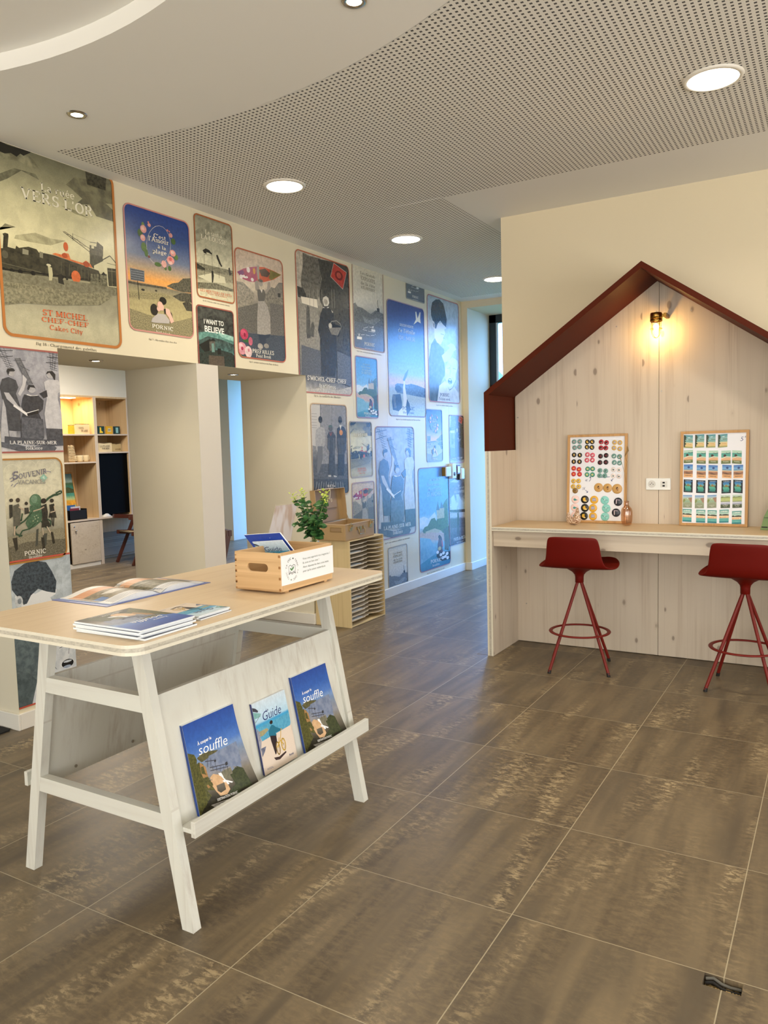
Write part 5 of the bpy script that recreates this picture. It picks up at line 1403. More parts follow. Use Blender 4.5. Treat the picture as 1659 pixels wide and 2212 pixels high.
b = MB(); b.prism([(SX + .0015, .004), (xr - .001, .004), (xr - .001, gab(xr)), (SX + .0015, gab(SX + .0015))], 1, NYB - .002, NYB + .016); b.build('back_panel', m_wood_z, nook)
m_screw = plain('screw_head', 'a9a59c', .35, .8)
b = MB()
for x, z in ((-.455, 2.19), (.01, 2.245), (-1.15, 1.62), (-.168, 1.75), (-.2, 2.26), (.06, 1.02), (-1.10, .28), (.13, 1.35)):
    b.prism([(x + .005 * math.cos(a * PI / 5), z + .005 * math.sin(a * PI / 5)) for a in range(10)], 1, NYB - .0045, NYB - .0015)
o = b.build('screw_heads', m_screw, nook)
wt = MB(); wt.box(-1.166, xr - .001, NYF - .004, NYB - .003, .857, .885)
o = wt.build('worktop', [m_counter, m_edge_counter], nook, bevel=.002)
for p_ in o.data.polygons:
    if p_.normal.y < -.9: p_.material_index = 1
b = MB(); b.box(-1.165, xr - .002, 2.104, 2.126, .752, .857); b.build('apron', m_wood_x, nook, bevel=.001)

# brass bulkhead lamp
lx, ly, lz = -.186, 2.47, 2.205
lamp = empty('brass_wall_lamp', (lx, ly, lz), 'brass caged bulkhead lamp glowing under the gable peak', 'lamp')
b = MB(); b.lathe([(.0001, .034), (.034, .034), (.037, .028), (.037, -.002), (.034, -.004)], (lx, ly, lz), 32); b.build('cap', m_brass, lamp)
b = MB(); b.lathe([(.036, -.004), (.037, -.008), (.037, -.020), (.033, -.022)], (lx, ly, lz), 32); b.build('collar', m_brass, lamp)
b = MB(); b.lathe([(.030, -.018), (.031, -.06), (.029, -.085), (.02, -.102), (.0001, -.108)], (lx, ly, lz), 32); b.build('glass_cover', tint_glass('lamp_glass', (1, .97, .9), .06), lamp)
b = MB(); b.lathe([(.0001, .018), (.013, .012), (.017, 0), (.013, -.014), (.0001, -.02)], (lx, ly, lz - .052), 20); b.build('bulb', emis('warm_bulb', 'ffdf9a', 38), lamp)
for k in range(4):
    a = PI / 4 + .35 + k * PI / 2; c, s_ = math.cos(a), math.sin(a); R_ = .036
    b = MB(); b.tube([(lx + c * R_, ly + s_ * R_, lz - .018), (lx + c * R_, ly + s_ * R_, lz - .07), (lx + c * R_ * .93, ly + s_ * R_ * .93, lz - .092), (lx + c * R_ * .66, ly + s_ * R_ * .66, lz - .111), (lx + c * R_ * .3, ly + s_ * R_ * .3, lz - .121), (lx, ly, lz - .123)], .0019, 6)
    b.build('cage_bar', m_brass, lamp)
b = MB(); b.tube([(lx + .0365 * math.cos(t_ * PI / 12), ly + .0365 * math.sin(t_ * PI / 12), lz - .066) for t_ in range(25)], .0017, 6); b.build('cage_ring', m_brass, lamp)
b = MB(); b.box(lx + .033, lx + .052, ly - .006, ly + .006, lz + .006, lz + .022); b.box(lx + .046, lx + .064, ly - .012, NYB - .002, lz + .002, lz + .028); b.build('bracket', m_brass, lamp, bevel=.002)
d = bpy.data.lights.new('bulb_glow', 'POINT'); d.energy = 3.4; d.color = (1, .56, .16); d.shadow_soft_size = .018
o = bpy.data.objects.new('bulb_glow', d); COL.objects.link(o); o.location = (lx, ly, lz - .085); put(o, lamp)

# socket
sk = empty('wall_socket', (-.185, NYB - .01, 1.147), 'white double wall socket on the booth panel between the framed boards', 'socket')
b = MB(); b.box(-.263, -.107, NYB - .012, NYB - .002, 1.109, 1.186); b.build('cover_plate', m_plast, sk, bevel=.004, seg=3)
b = MB(); b.prism([(-.225 + .024 * math.cos(a * PI / 12), 1.148 + .024 * math.sin(a * PI / 12)) for a in range(24)], 1, NYB - .0135, NYB - .012); b.build('socket_insert', plain('socket_grey', 'cfcfc9', .4), sk)
b = MB()
for dx, dz in ((-.009, 0), (.009, 0), (0, .008)): b.prism([(-.225 + dx + .0028 * math.cos(a * PI / 5), 1.146 + dz + .0028 * math.sin(a * PI / 5)) for a in range(10)], 1, NYB - .0145, NYB - .0134)
b.build('pin_holes', plain('socket_black', '15140f', .5), sk)
b = MB(); b.box(-.170, -.128, NYB - .0135, NYB - .012, 1.148, 1.166); b.box(-.170, -.128, NYB - .0135, NYB - .012, 1.126, 1.146); b.build('module', plain('socket_module', 'dcdcd6', .4), sk, bevel=.001)
b = MB(); b.box(-.157, -.143, NYB - .015, NYB - .0134, 1.152, 1.162); b.box(-.157, -.143, NYB - .015, NYB - .0134, 1.131, 1.142); b.build('ports', plain('port_black', '15140f', .5), sk)
# ================================================================== STOOLS
m_seat = plain('brick_red_seat', '640c04', .5, var=.03, spec=.2)
m_leg = plain('brick_red_tube', '6e1a12', .45, var=.03, spec=.3)
m_rub = plain('black_rubber', '12100f', .7)
def stool(cx, cy, la, lr, seat_turn, label):
    e = empty('bar_stool', (cx, cy, 0), label, 'bar stool', 'red bar stools at the booth counter')
    # one-piece shell: rows from the front lip over the seat and up the back
    prof = [(.185, .690, .150), (.150, .678, .205), (.08, .664, .236), (0, .656, .248), (-.07, .652, .246), (-.122, .656, .228), (-.156, .672, .192), (-.174, .708, .176), (-.187, .765, .167), (-.200, .820, .161), (-.210, .862, .150)]
    vs = []; nu = 12
    for i, (y, z, hw) in enumerate(prof):
        for j in range(nu + 1):
            u = -1 + 2 * j / nu; seatness = max(0, 1 - i / 6)
            xx = hw * math.copysign(abs(u) ** .9, u)
            zz = z + (.016 * u ** 4 + .004 * u * u) * seatness * (1 if i > 0 else .5)
            yy = y + (.022 * u * u if i >= 6 else .012 * u * u * i / 6) - (0.03 * u * u if i == 0 else 0)
            if i == len(prof) - 1: zz -= .008 * u ** 6
            ct, st_ = math.cos(seat_turn), math.sin(seat_turn)
            vs.append((cx + xx * ct - yy * st_, cy + xx * st_ + yy * ct, zz))
    m = len(prof)
    b = MB(); b.add(vs, [(i * (nu + 1) + j, i * (nu + 1) + j + 1, (i + 1) * (nu + 1) + j + 1, (i + 1) * (nu + 1) + j) for i in range(m - 1) for j in range(nu)], 0, True)
    b.build('seat_shell', m_seat, e, solid=.011, sub=2)
    b = MB(); b.lathe([(.10, .652), (.075, .636), (.045, .618), (.030, .600), (.0265, .585), (.0265, .551), (.024, .549), (.0001, .549)], (cx, cy, 0), 28); b.build('seat_hub', m_seat, e)
    for k in range(4):
        a = la + k * PI / 2; c, s_ = math.cos(a), math.sin(a)
        g = MB(); g.tube([(cx + c * .012, cy + s_ * .012, .562), (cx + c * lr, cy + s_ * lr, .012)], .0095, 12); lg = g.build('leg', m_leg, e)
        f = MB(); f.tube([(cx + c * (lr - .005), cy + s_ * (lr - .005), .022), (cx + c * (lr + .001), cy + s_ * (lr + .001), 0.0)], .0108, 12); f.build('foot_cap', m_rub, lg)
    b = MB(); b.tube([(cx + .180 * math.cos(t_ * PI / 32), cy + .180 * math.sin(t_ * PI / 32), .236) for t_ in range(65)], 1, 10, flat=(.0125, .006)); b.build('footrest_ring', m_leg, e)
    return e
stool(-.571, 2.075, math.atan2(-.217, -.131), .252, .06, 'brick red bar stool in front of the badge board, whole in view')
stool(.388, 2.06, math.atan2(-.162, -.184), .247, -.04, 'brick red bar stool cut off by the right edge, under the magnet board')

# ================================================================== FRAMED BOARDS
def board(x0, x1, label):
    e = empty('framed_board', ((x0 + x1) / 2, 2.50, .885), label, 'framed board', 'oak framed display boards')
    yb, yt, H, T = 2.508, 2.546, .598, .016     # leaning back
    def S(u, v, h): return (x0 + u * (x1 - x0), yb + (yt - yb) * v - .004 - h, .8865 + v * H)
    fw = .0165
    def bar(u0, v0, u1, v1, nm):
        g = MB(); q = [S(u0, v0, 0), S(u1, v0, 0), S(u1, v1, 0), S(u0, v1, 0)]; r = [(p[0], p[1] - T, p[2]) for p in q]
        g.add(q + r, [(0, 1, 2, 3), (7, 6, 5, 4), (0, 4, 5, 1), (1, 5, 6, 2), (2, 6, 7, 3), (3, 7, 4, 0)]); g.build(nm, m_frame_oak, e, bevel=.001)
    a, c = fw / (x1 - x0), fw / H
    bar(0, 0, 1, c, 'frame_rail'); bar(0, 1 - c, 1, 1, 'frame_rail'); bar(0, c, a, 1 - c, 'frame_stile'); bar(1 - a, c, 1, 1 - c, 'frame_stile')
    g = MB(); q = [S(a, c, .004), S(1 - a, c, .004), S(1 - a, 1 - c, .004), S(a, 1 - c, .004)]; r = [S(a, c, .008), S(1 - a, c, .008), S(1 - a, 1 - c, .008), S(a, 1 - c, .008)]
    g.add(q + r, [(0, 1, 2, 3), (7, 6, 5, 4), (0, 4, 5, 1), (1, 5, 6, 2), (2, 6, 7, 3), (3, 7, 4, 0)]); g.build('white_sheet', plain('white_board_paper', 'e9ebf2', .35, var=.01), e)
    return e, S
bd1, S1 = board(-.780, -.378, 'oak framed white board covered in round badges, leaning behind the left stool')
bd2, S2 = board(-.044, .355, 'oak framed white board with rows of rectangular picture magnets, leaning on the counter')
BH, BW = .598, .402
def hand(S, parent, text, u, v, wu, hv, tilt=0):
    ik = Ink(lambda x, y, h: S(x, y, .0088 + h)); ps, tw = letters(text, 'h')
    for p in ps: ik.poly([(u + q[0] / tw * wu, v + q[1] * hv + tilt * q[0] / tw) for q in p], (None,), lin('33477c'), raise_=False)
    return ik
def strokes(S, lines, w_=.006):
    ik = Ink(lambda x, y, h: S(x, y, .0088 + h))
    for l in lines:
        for (a, b_), (c, d_) in zip(l, l[1:]): ik.poly(_line(a, b_, c, d_, w_), (None,), lin('33477c'), raise_=False)
    return ik
hand(S1, bd1, '4€', .305, .468, .045, .026).build('handwritten_price', m_label, bd1)
hand(S1, bd1, '5€', .262, .372, .05, .03).build('handwritten_price', m_label, bd1)
strokes(S1, [[(.375, .468), (.40, .49), (.395, .52)], [(.38, .508), (.395, .524), (.408, .506)], [(.315, .37), (.352, .345)], [(.33, .34), (.354, .344), (.352, .362)], [(.53, .512), (.6, .515), (.72, .52)], [(.745, .475), (.775, .5)], [(.742, .492), (.745, .474), (.762, .474)]]).build('handwritten_arrows', m_label, bd1)
hand(S2, bd2, '5', .875, .885, .045, .045).build('handwritten_price', m_label, bd2)
hand(S2, bd2, '€', .935, .918, .03, .02).build('handwritten_euro_sign', m_label, bd2)

# round badges: kind -> (base, motif drawing in a unit circle, words)
def badge_art(k, ik, cx, cz, r, tilt=0):
    def P(c, pts): 
        ct, st_ = math.cos(tilt), math.sin(tilt)
        ik.poly([(cx + r * (x * ct - y * st_) / BW, cz + r * (x * st_ + y * ct) / BH) for x, y in pts], (None,), lin(c))
    def E_(c, x, y, rx, ry): P(c, [(x + rx * math.cos(a * PI / 7), y + ry * math.sin(a * PI / 7)) for a in range(14)])
    def whale(a): E_(a, -.1, -.12, .42, .32); P(a, [(.15, -.2), (.55, .0), (.62, .28), (.5, .2), (.38, .3), (.42, .02), (.1, .0)])
    if k == 'tealwhale': E_('c79aa0', -.05, -.05, .38, .3); P('c79aa0', [(.1, .1), (.45, .45), (.2, .4)])
    elif k == 'boots': P('e0b23c', [(-.5, .35), (.05, .6), (.2, .5), (.25, -.1), (.6, -.4), (.1, -.55), (-.45, -.3)]); P('f3dc9a', [(-.3, -.3), (.1, -.5), (.5, -.5), (.45, -.3), (.0, -.25)])
    elif k == 'redbird': P('2a0d12', [(-.5, .2), (.1, .5), (.45, .1), (.2, -.45), (-.35, -.4)]); P('e8b6bb', [(-.3, -.5), (.4, -.55), (.5, -.2), (.3, -.35)])
    elif k == 'sweater': P('9b98ab', [(-.4, .5), (.4, .5), (.55, -.35), (-.55, -.35)]); P('c8c5d2', [(-.35, .15), (.35, .15), (.4, -.05), (-.4, -.05)])
    elif k == 'clog': E_('c9a046', 0, .02, .34, .58); E_('e9cf8e', .05, .2, .14, .28)
    elif k == 'pink': P('f3e7e6', [(-.3, .1), (.2, .5), (.45, .1), (.1, -.45), (-.4, -.3)]); P('6d1f30', [(-.1, .1), (.2, .2), (.1, -.25)])
    elif k == 'darkred': E_('6d1a26', 0, 0, .52, .5); E_('3a1016', .05, .1, .2, .2)
    elif k == 'tealbird': P('dfe7e2', [(-.5, -.1), (.1, -.25), (.2, .45), (.45, .2), (.4, -.3), (0, -.5), (-.45, -.35)])
    elif k == 'redcake': P('dd7a2c', [(-.45, .35), (.4, .4), (.45, -.4), (-.4, -.4)]); P('f0ac62', [(-.25, .1), (.25, .15), (.2, -.1), (-.2, -.12)])
    elif k == 'greenclog': E_('d8cf8e', -.24, 0, .2, .55); E_('d8cf8e', .24, 0, .2, .55)
    elif k == 'anchor': E_('2f4b48', -.1, -.1, .3, .3); P('2f4b48', [(-.3, .3), (.45, .45), (.3, .1)]); E_('7fa09b', -.1, -.1, .14, .14)
    elif k == 'creambird': P('1f5a5c', [(-.35, .3), (-.1, .3), (0, -.1), (.3, .3), (.4, 0), (.25, -.35), (-.3, -.35)])
    elif k == 'mustard': P('a9a6b4', [(-.35, .2), (.3, .35), (.35, -.25), (-.25, -.4)]); P('4a4030', [(-.1, .3), (.2, .3), (.1, -.3)])
    elif k.startswith('wood'): P('3a1f12', [(-.25, .2), (.1, .45), (.25, .2), (-.05, .0)]); P('8a5a2a', [(-.3, 0), (-.2, .1), (.3, -.25), (.2, -.4)]); P('8a5a2a', [(.3, .1), (.4, .1), (.0, -.4), (-.1, -.35)])
    elif k == 'bigwhale': E_('3d8f8c', -.1, -.05, .38, .3); P('3d8f8c', [(.1, -.15), (.5, -.12), (.7, .12), (.72, .2), (.5, .05), (.2, .1)]); P('6fb3b0', [(-.3, .5), (-.22, .35), (-.15, .55)])
    elif k == 'aqua': P('26545c', [(-.7, .45), (-.6, .5), (0, .1), (.8, .08), (.8, 0), (0, 0)]); E_('f0f4f2', 0, .1, .12, .14); P('5d8f8c', [(-.05, 0), (.05, -.6), (.12, -.6), (.05, 0)])
    elif k == 'navy': P('b8a5b8', [(-.5, .65), (.5, .5), (.45, .35), (-.35, .5), (-.35, -.5), (-.55, -.6)]); P('e9e4e0', [(-.38, .45), (-.28, .4), (-.32, -.45), (-.4, -.4)])
BASE = {'tealwhale': '6f9590', 'boots': '14120f', 'redbird': 'a81428', 'sweater': 'd7b05a', 'clog': '16130f', 'pink': 'd0566a', 'darkred': '180c10', 'tealbird': '63908a', 'redcake': 'c22436', 'greenclog': '2f8a74', 'anchor': '6d9a92', 'creambird': 'e6dcd8', 'mustard': 'd8b042', 'woodsmall': '8a6a30', 'woodbig': 'c59a58', 'bigwhale': 'edcfca', 'bigboots': '14130f', 'bigsweater': 'e0aa2c', 'aqua': '86cfc8', 'navy': '141826'}
WORDS = {'tealwhale': 'grey-teal badge with pale pink motif', 'boots': 'black badge with yellow boots', 'redbird': 'crimson badge with dark bird', 'sweater': 'sand yellow badge with grey striped top', 'clog': 'black badge with tan clog', 'pink': 'pink badge with white motif', 'darkred': 'black badge with dark red disc', 'tealbird': 'teal badge with white bird', 'redcake': 'red badge with orange biscuit', 'greenclog': 'green badge with two pale clogs', 'anchor': 'teal badge with dark round motif', 'creambird': 'cream badge with teal motif', 'mustard': 'mustard badge with grey motif', 'woodsmall': 'small dark wooden badge', 'woodbig': 'large engraved wooden disc', 'bigwhale': 'large pale pink badge with teal whale', 'bigboots': 'large black badge with yellow boots', 'bigsweater': 'large yellow badge with grey striped jersey', 'aqua': 'large aqua badge with bird silhouette', 'navy': 'large navy badge with pale curved line'}
DISC = {}
def disc_mesh(r, h):
    k = (r, h)
    if k not in DISC:
        b = MB(); b.lathe([(.0001, h), (r * .8, h * .98), (r * .96, h * .7), (r, h * .3), (r, 0), (.0001, 0)], (0, 0, 0), 28); o = b.build('disc', bmat['boots']); DISC[k] = o.data; bpy.data.objects.remove(o)
    return DISC[k]
bmat = {k: plain('badge_' + k, c, .3, var=.02) for k, c in BASE.items()}
def place_badge(k, u, v, r, where):
    h = .0045; c = S1(u, v, .0085)
    me = disc_mesh(r, h).copy(); me.materials.clear(); me.materials.append(bmat[k])
    nm_ = 'wooden_disc' if k.startswith('wood') else 'badge'
    o = bpy.data.objects.new(nm_, me); COL.objects.link(o); o.matrix_world = Matrix.Translation(c) @ Matrix.Rotation(PI / 2 - math.atan2(.038, .598), 4, 'X')
    tag(o, WORDS[k] + ', ' + where, 'badge', 'round badges on the framed board')
    ik = Ink(lambda x, y, hh: S1(x, y, .0132 + hh)); ak = {'bigboots': 'boots', 'bigsweater': 'sweater'}.get(k, k); badge_art(ak, ik, u, v, r * .95, random.uniform(-.25, .25)); ik.build('printed_motif', m_label, o)
for k, items in BADGES:
    n = len(items)
    ys = sorted(items, key=lambda q: -q[1])
    for (u, v, r) in items:
        if n == 4:
            left = u < sum(q[0] for q in items) / 4; up = v > sum(q[1] for q in items) / 4
            wh = ('upper' if up else 'lower') + (' left' if left else ' right') + ' of its four'
        elif k == 'woodbig': i = sorted(q[0] for q in items).index(u); wh = ('at the left end of three in a row', 'middle of three in a row', 'at the right end of three in a row')[i]
        elif n == 3: i = [q[1] for q in ys].index(v); wh = ('top of its column', 'middle of its column', 'bottom of its column')[i]
        elif n == 2: i = [q[1] for q in ys].index(v); wh = ('upper one beside the amber vase', 'lower one touching the amber vase')[i]
        else: wh = 'alone under the mustard badges'
        place_badge(k, u, v, r, wh)

# rectangular picture magnets
CARDS = {
 'cove': (['g', [[1, '3f8a96'], [.6, '9cc4c0'], [.55, '5f9ca0'], [.42, 'a9c0a8'], [.36, 'd9c088'], [.15, 'dcc184'], [0, '6f8a44']], .05, 8], ['n', '1d2a1c', '3c4c2c', 14, [0, 1000, 200, 950, 300, 780, 220, 700, 330, 640, 140, 600, 250, 480, 120, 430, 300, 300, 100, 200, 220, 120, 0, 60]], ['p', 'c8874f', [380, 330, 900, 260, 700, 380]], ['p', 'e6f0ee', [450, 830, 700, 850, 700, 810, 450, 790]], ['p', 'e9d9a8', [250, 420, 600, 330, 1000, 300, 1000, 340, 500, 400]], ['n', '41583a', '6b8048', 10, [500, 660, 1000, 640, 1000, 600, 520, 610]]),
 'pier': (['g', [[1, 'a9cdb8'], [.82, 'b9d8c8'], [.8, '4b9c90'], [.5, '5fae9e'], [.44, 'e0b488'], [.3, 'dfae84'], [.2, '6f7c44'], [0, '5b6a3a']], .06, 8], ['n', '2a1f1a', '4a3a2c', 10, [230, 650, 330, 720, 480, 700, 560, 560, 540, 520, 250, 540]], ['p', 'f0e6d0', [0, 420, 500, 560, 1000, 520, 1000, 480, 520, 500, 0, 380]], ['p', '33292a', [500, 840, 700, 800, 1000, 850, 1000, 820, 700, 770, 500, 800]], ['t', 'Prefailles', 'f5f2e6', [220, 110, 800, 110], 90, 'h']),
 'plage': (['g', [[1, '2b66b8'], [.85, '5f93d0'], [.7, '7fb2dc'], [.62, '3f83b4'], [.56, 'd9cfae'], [.5, 'b98a6a'], [.3, '9c6d50'], [.24, 'dba874'], [0, 'e6b27c']], .06, 8], ['e', '1f4f94', 540, 780, 140, 90], ['p', '6a4a3a', [0, 420, 300, 440, 600, 400, 1000, 440, 1000, 400, 0, 380]], ['p', '3c2c26', [150, 340, 450, 360, 900, 330, 600, 290, 250, 300]], ['t', 'TAHARON PLAGE', '3c2a1c', [130, 100, 850, 100], 85, 'b'], ['p', 'e8d8b8', [400, 690, 700, 700, 700, 690, 400, 680]]),
 'night': (['g', [[1, '0f2030'], [.9, '1e5f98'], [.7, '3f8ac4'], [.6, '6fae9c'], [.5, '3a6a4a'], [.45, '57b39a'], [.2, '2f8a80'], [0, '0c1a22']], .08, 8], ['n', '0b151c', '13232a', 8, [0, 1000, 1000, 1000, 1000, 880, 700, 920, 300, 900, 120, 780, 230, 600, 120, 450, 230, 200, 0, 100]], ['p', '0b151c', [1000, 900, 880, 800, 760, 820, 850, 600, 740, 480, 850, 300, 780, 150, 1000, 50]], ['n', '7a5a34', 'a98a4a', 9, [350, 560, 500, 700, 600, 560, 720, 600, 720, 500, 350, 490]], ['p', '0b151c', [0, 0, 1000, 0, 1000, 120, 500, 60, 0, 140]], ['t', 'PORNIC', 'aab6c0', [180, 860, 820, 860], 90, 's']),
 'port': (['g', [[1, '5b8cc4'], [.85, 'a9c2d8'], [.7, 'a9b88a'], [.5, '8fae94'], [.4, '96a284'], [.25, '8c967a'], [0, '848a72']], .08, 8], ['n', '6b7a3c', '93a060', 10, [0, 620, 200, 700, 280, 560, 100, 420, 0, 430]], ['n', 'b98f72', '7a6658', 10, [600, 780, 1000, 820, 1000, 400, 800, 480, 700, 620]], ['p', 'e6eee8', [430, 720, 540, 740, 500, 660]], ['t', 'Les grandes', 'ecebdc', [250, 180, 800, 180], 70, 'h'], ['t', 'dunes', 'ecebdc', [420, 90, 680, 90], 60, 'h']),
 'plain': (['g', [[1, 'b9cfc4'], [.85, 'c2d2c0'], [.8, 'a2b06a'], [.6, 'bcc684'], [.5, '8d9a5c'], [.45, 'b9bcd0'], [.3, '9ea4bc'], [.25, '4d5a38'], [0, '3a452c']], .1, 8], ['n', '3d4a2a', '66743c', 12, [0, 830, 150, 880, 300, 850, 450, 850, 700, 880, 1000, 840, 1000, 820, 0, 810]], ['p', 'd9dce8', [0, 420, 400, 440, 1000, 400, 1000, 380, 0, 380]], ['t', 'La Plaine', 'f4f2ea', [240, 180, 760, 180], 110, 'h'], ['t', 'sur mer', 'f4f2ea', [330, 80, 700, 80], 60, 'h']),
 'bernerie': (['g', [[1, '3f8f8c'], [.7, 'a9cec2'], [.6, 'dfe6d2'], [.52, 'e6c89c'], [.38, 'dfae86'], [.33, '5fb0aa'], [.1, '2f8a90'], [0, '1f6a74']], .07, 8], ['n', '1d2a22', '3a3a2c', 12, [0, 640, 150, 680, 250, 620, 450, 650, 700, 660, 1000, 620, 1000, 540, 0, 550]], ['p', 'f2efe2', [100, 540, 400, 550, 400, 520, 100, 520]], ['p', 'f5f2e6', [760, 400, 830, 470, 850, 390]], ['p', 'c45a48', [80, 430, 160, 430, 150, 380, 80, 380]], ['t', 'LA BERNERIE', 'eef4ee', [140, 830, 860, 830], 90, 'b'], ['p', '6fc0b8', [0, 200, 500, 230, 1000, 190, 1000, 160, 0, 170]])}
CNAME = {'cove': 'cove and pine tree picture magnet', 'pier': 'rocky shore picture magnet lettered in script', 'plage': 'blue sky beach picture magnet', 'night': 'dark tree-framed bay picture magnet', 'port': 'pale grey-green dunes picture magnet', 'plain': 'green and lilac meadow picture magnet', 'bernerie': 'teal harbour beach picture magnet'}
ORD = ('first', 'second', 'third', 'fourth', 'fifth')
m_cardedge = plain('magnet_edge', 'dfe3e6', .4)
for row in MAGNETS:
    for i, (k, u, v) in enumerate(row):
        wc, hc = .0546 / BW, .0813 / BH; rt = random.uniform(-.012, .012)
        g = MB(); A = [S2(u + sx * wc / 2, v + sy * hc / 2 + sx * rt * .3, hh) for hh in (.0085, .0112) for sx, sy in ((-1, -1), (1, -1), (1, 1), (-1, 1))]
        g.add(A, [(0, 1, 2, 3), (7, 6, 5, 4), (0, 4, 5, 1), (1, 5, 6, 2), (2, 6, 7, 3), (3, 7, 4, 0)]); o = g.build('picture_magnet', m_cardedge)
        tag(o, CNAME[k] + ', ' + ORD[i] + ' from the left in its row', 'magnet', 'picture magnets on the framed board')
        ik = Ink(lambda x, y, hh, u=u, v=v, rt=rt: S2(x, y + (x - u) / wc * rt * .6, .0114 + hh)); draw(ik, (1.37, CARDS[k]), u - wc / 2, v - hc / 2, wc, hc, [rect(u - wc / 2, v - hc / 2, u + wc / 2, v + hc / 2)])
        ik.nsc = 1; ik.build('printed_picture', m_label, o)

# ================================================================== COUNTER ORNAMENTS
hen = empty('hen_figurine', (-.687, 2.345, .885), 'small speckled brown glass hen figurine at the left board foot', 'figurine')
def glit():
    t = NT('speckled_mosaic_glass', .3); v = t.new('ShaderNodeTexVoronoi'); v.inputs['Scale'].default_value = 230; t.link(t.pos(), v.inputs['Vector'])
    sp = t.new('ShaderNodeSeparateColor'); t.link(v.outputs['Color'], sp.inputs[0]); t.col(t.mix(t.ramp(sp.outputs[0], .35, .8), lin('8a5f3c'), lin('e2cdb4'))); return t.m
m_hen = glit()
hx, hy = -.687, 2.345
bm = bmesh.new(); bmesh.ops.create_uvsphere(bm, u_segments=32, v_segments=20, radius=1)
for v in bm.verts:
    x, y, z = v.co; 
    s_ = 1 + .12 * (x if z < .2 else 0)
    X, Y, Z = x * .049, y * .033, z * .030 + .031
    if z > 0:
        Z += .030 * max(0, x - .18) ** 1.1 * 1.1 + .026 * max(0, -x - .5) - .012 * math.exp(-((x + .15) / .3) ** 2) * z
        if x > .2: X -= .012 * z * (x - .2); Y *= 1 - .45 * max(0, x - .2) * z
    v.co = (hx + X, hy + Y, .886 + max(0.0, Z))
me = bpy.data.meshes.new('body'); bm.to_mesh(me); bm.free(); me.materials.append(m_hen)
for p_ in me.polygons: p_.use_smooth = True
o = bpy.data.objects.new('body', me); COL.objects.link(o); put(o, hen)
b = MB(); b.tube([(hx + .018, hy, .93), (hx + .021, hy, .955), (hx + .026, hy, .975), (hx + .024, hy, .995), (hx + .021, hy, 1.003)], [.020, .017, .012, .008, .001], 16); b.build('head', m_hen, hen)
b = MB(); b.tube([(hx - .030, hy, .93), (hx - .035, hy, .950), (hx - .033, hy, .963), (hx - .030, hy, .97)], [.014, .012, .008, .001], 14); b.build('tail', m_hen, hen)

vz = empty('amber_vase', (-.353, 2.40, .885), 'amber glass bottle vase with ribs on the counter before the badge board', 'vase')
m_amber = tint_glass('amber_glass', (.93, .80, .68), .13)
vp = [(.0001, .004), (.020, .003), (.030, .008), (.035, .030), (.0365, .070), (.036, .095), (.031, .112), (.020, .124), (.0135, .134), (.013, .152), (.0165, .160), (.0145, .160), (.011, .150), (.0115, .134), (.018, .121), (.029, .108), (.0335, .07), (.032, .03), (.027, .011), (.0001, .009)]
b = MB(); n = 48; cx, cy = -.353, 2.40
vs = [(cx + r * (1 + .03 * math.cos(j / n * 2 * PI * 12) * (1 if .02 < z < .11 else 0)) * math.cos(2 * PI * j / n), cy + r * (1 + .03 * math.cos(j / n * 2 * PI * 12) * (1 if .02 < z < .11 else 0)) * math.sin(2 * PI * j / n), .8855 + z) for r, z in vp for j in range(n)]
b.add(vs, [(i * n + j, i * n + (j + 1) % n, (i + 1) * n + (j + 1) % n, (i + 1) * n + j) for i in range(len(vp) - 1) for j in range(n)], 0, True); b.build('vase_body', m_amber, vz)
m_dry = plain('dried_stem', '8a6c40', .8)
st = empty('dried_stem', (-.353, 2.40, .92), 'thin dried flower stem standing in the amber vase', 'dried stem')
b = MB(); b.tube([(cx, cy, .90), (cx - .002, cy, 1.02), (cx - .006, cy, 1.10), (cx - .003, cy, 1.18), (cx - .004, cy, 1.26), (cx + .002, cy, 1.30), (cx - .012, cy, 1.345)], .0016, 6); b.build('stalk', m_dry, st)
b = MB(); b.tube([(cx - .012, cy, 1.335), (cx - .004, cy, 1.352), (cx + .006, cy, 1.372), (cx + .004, cy, 1.392), (cx + .002, cy, 1.402)], [.004, .010, .013, .009, .002], 10, flat=(1, .5)); b.build('seed_head', m_dry, st)
b = MB(); b.tube([(cx - .055, cy + .03, 1.345), (cx - .048, cy + .03, 1.325), (cx - .042, cy + .03, 1.305)], [.002, .006, .005], 8, flat=(1, .4)); b.tube([(cx - .042, cy + .03, 1.305), (cx - .02, cy + .015, 1.24), (cx - .003, cy, 1.15)], .0010, 5); b.build('bud', m_dry, st)

gb = empty('green_box', (.50, 2.42, .885), 'sage green folding card box on the counter at the right edge', 'box')
m_green = plain('sage_green_card', '6f8a54', .5, var=.03)
b = MB(); b.prism([(.437, .886), (.62, .886), (.58, 1.03), (.50, 1.065), (.455, .965)], 1, 2.36, 2.47); b.build('carton', m_green, gb, bevel=.002)
b = MB(); b.box(.444, .476, 2.357, 2.3605, .900, .906); b.build('slot', m_rub, gb)
b = MB(); b.box(.456, .6, 2.355, 2.3605, .957, .961); b.build('fold_seam', plain('dark_green_fold', '3f5233', .6), gb)
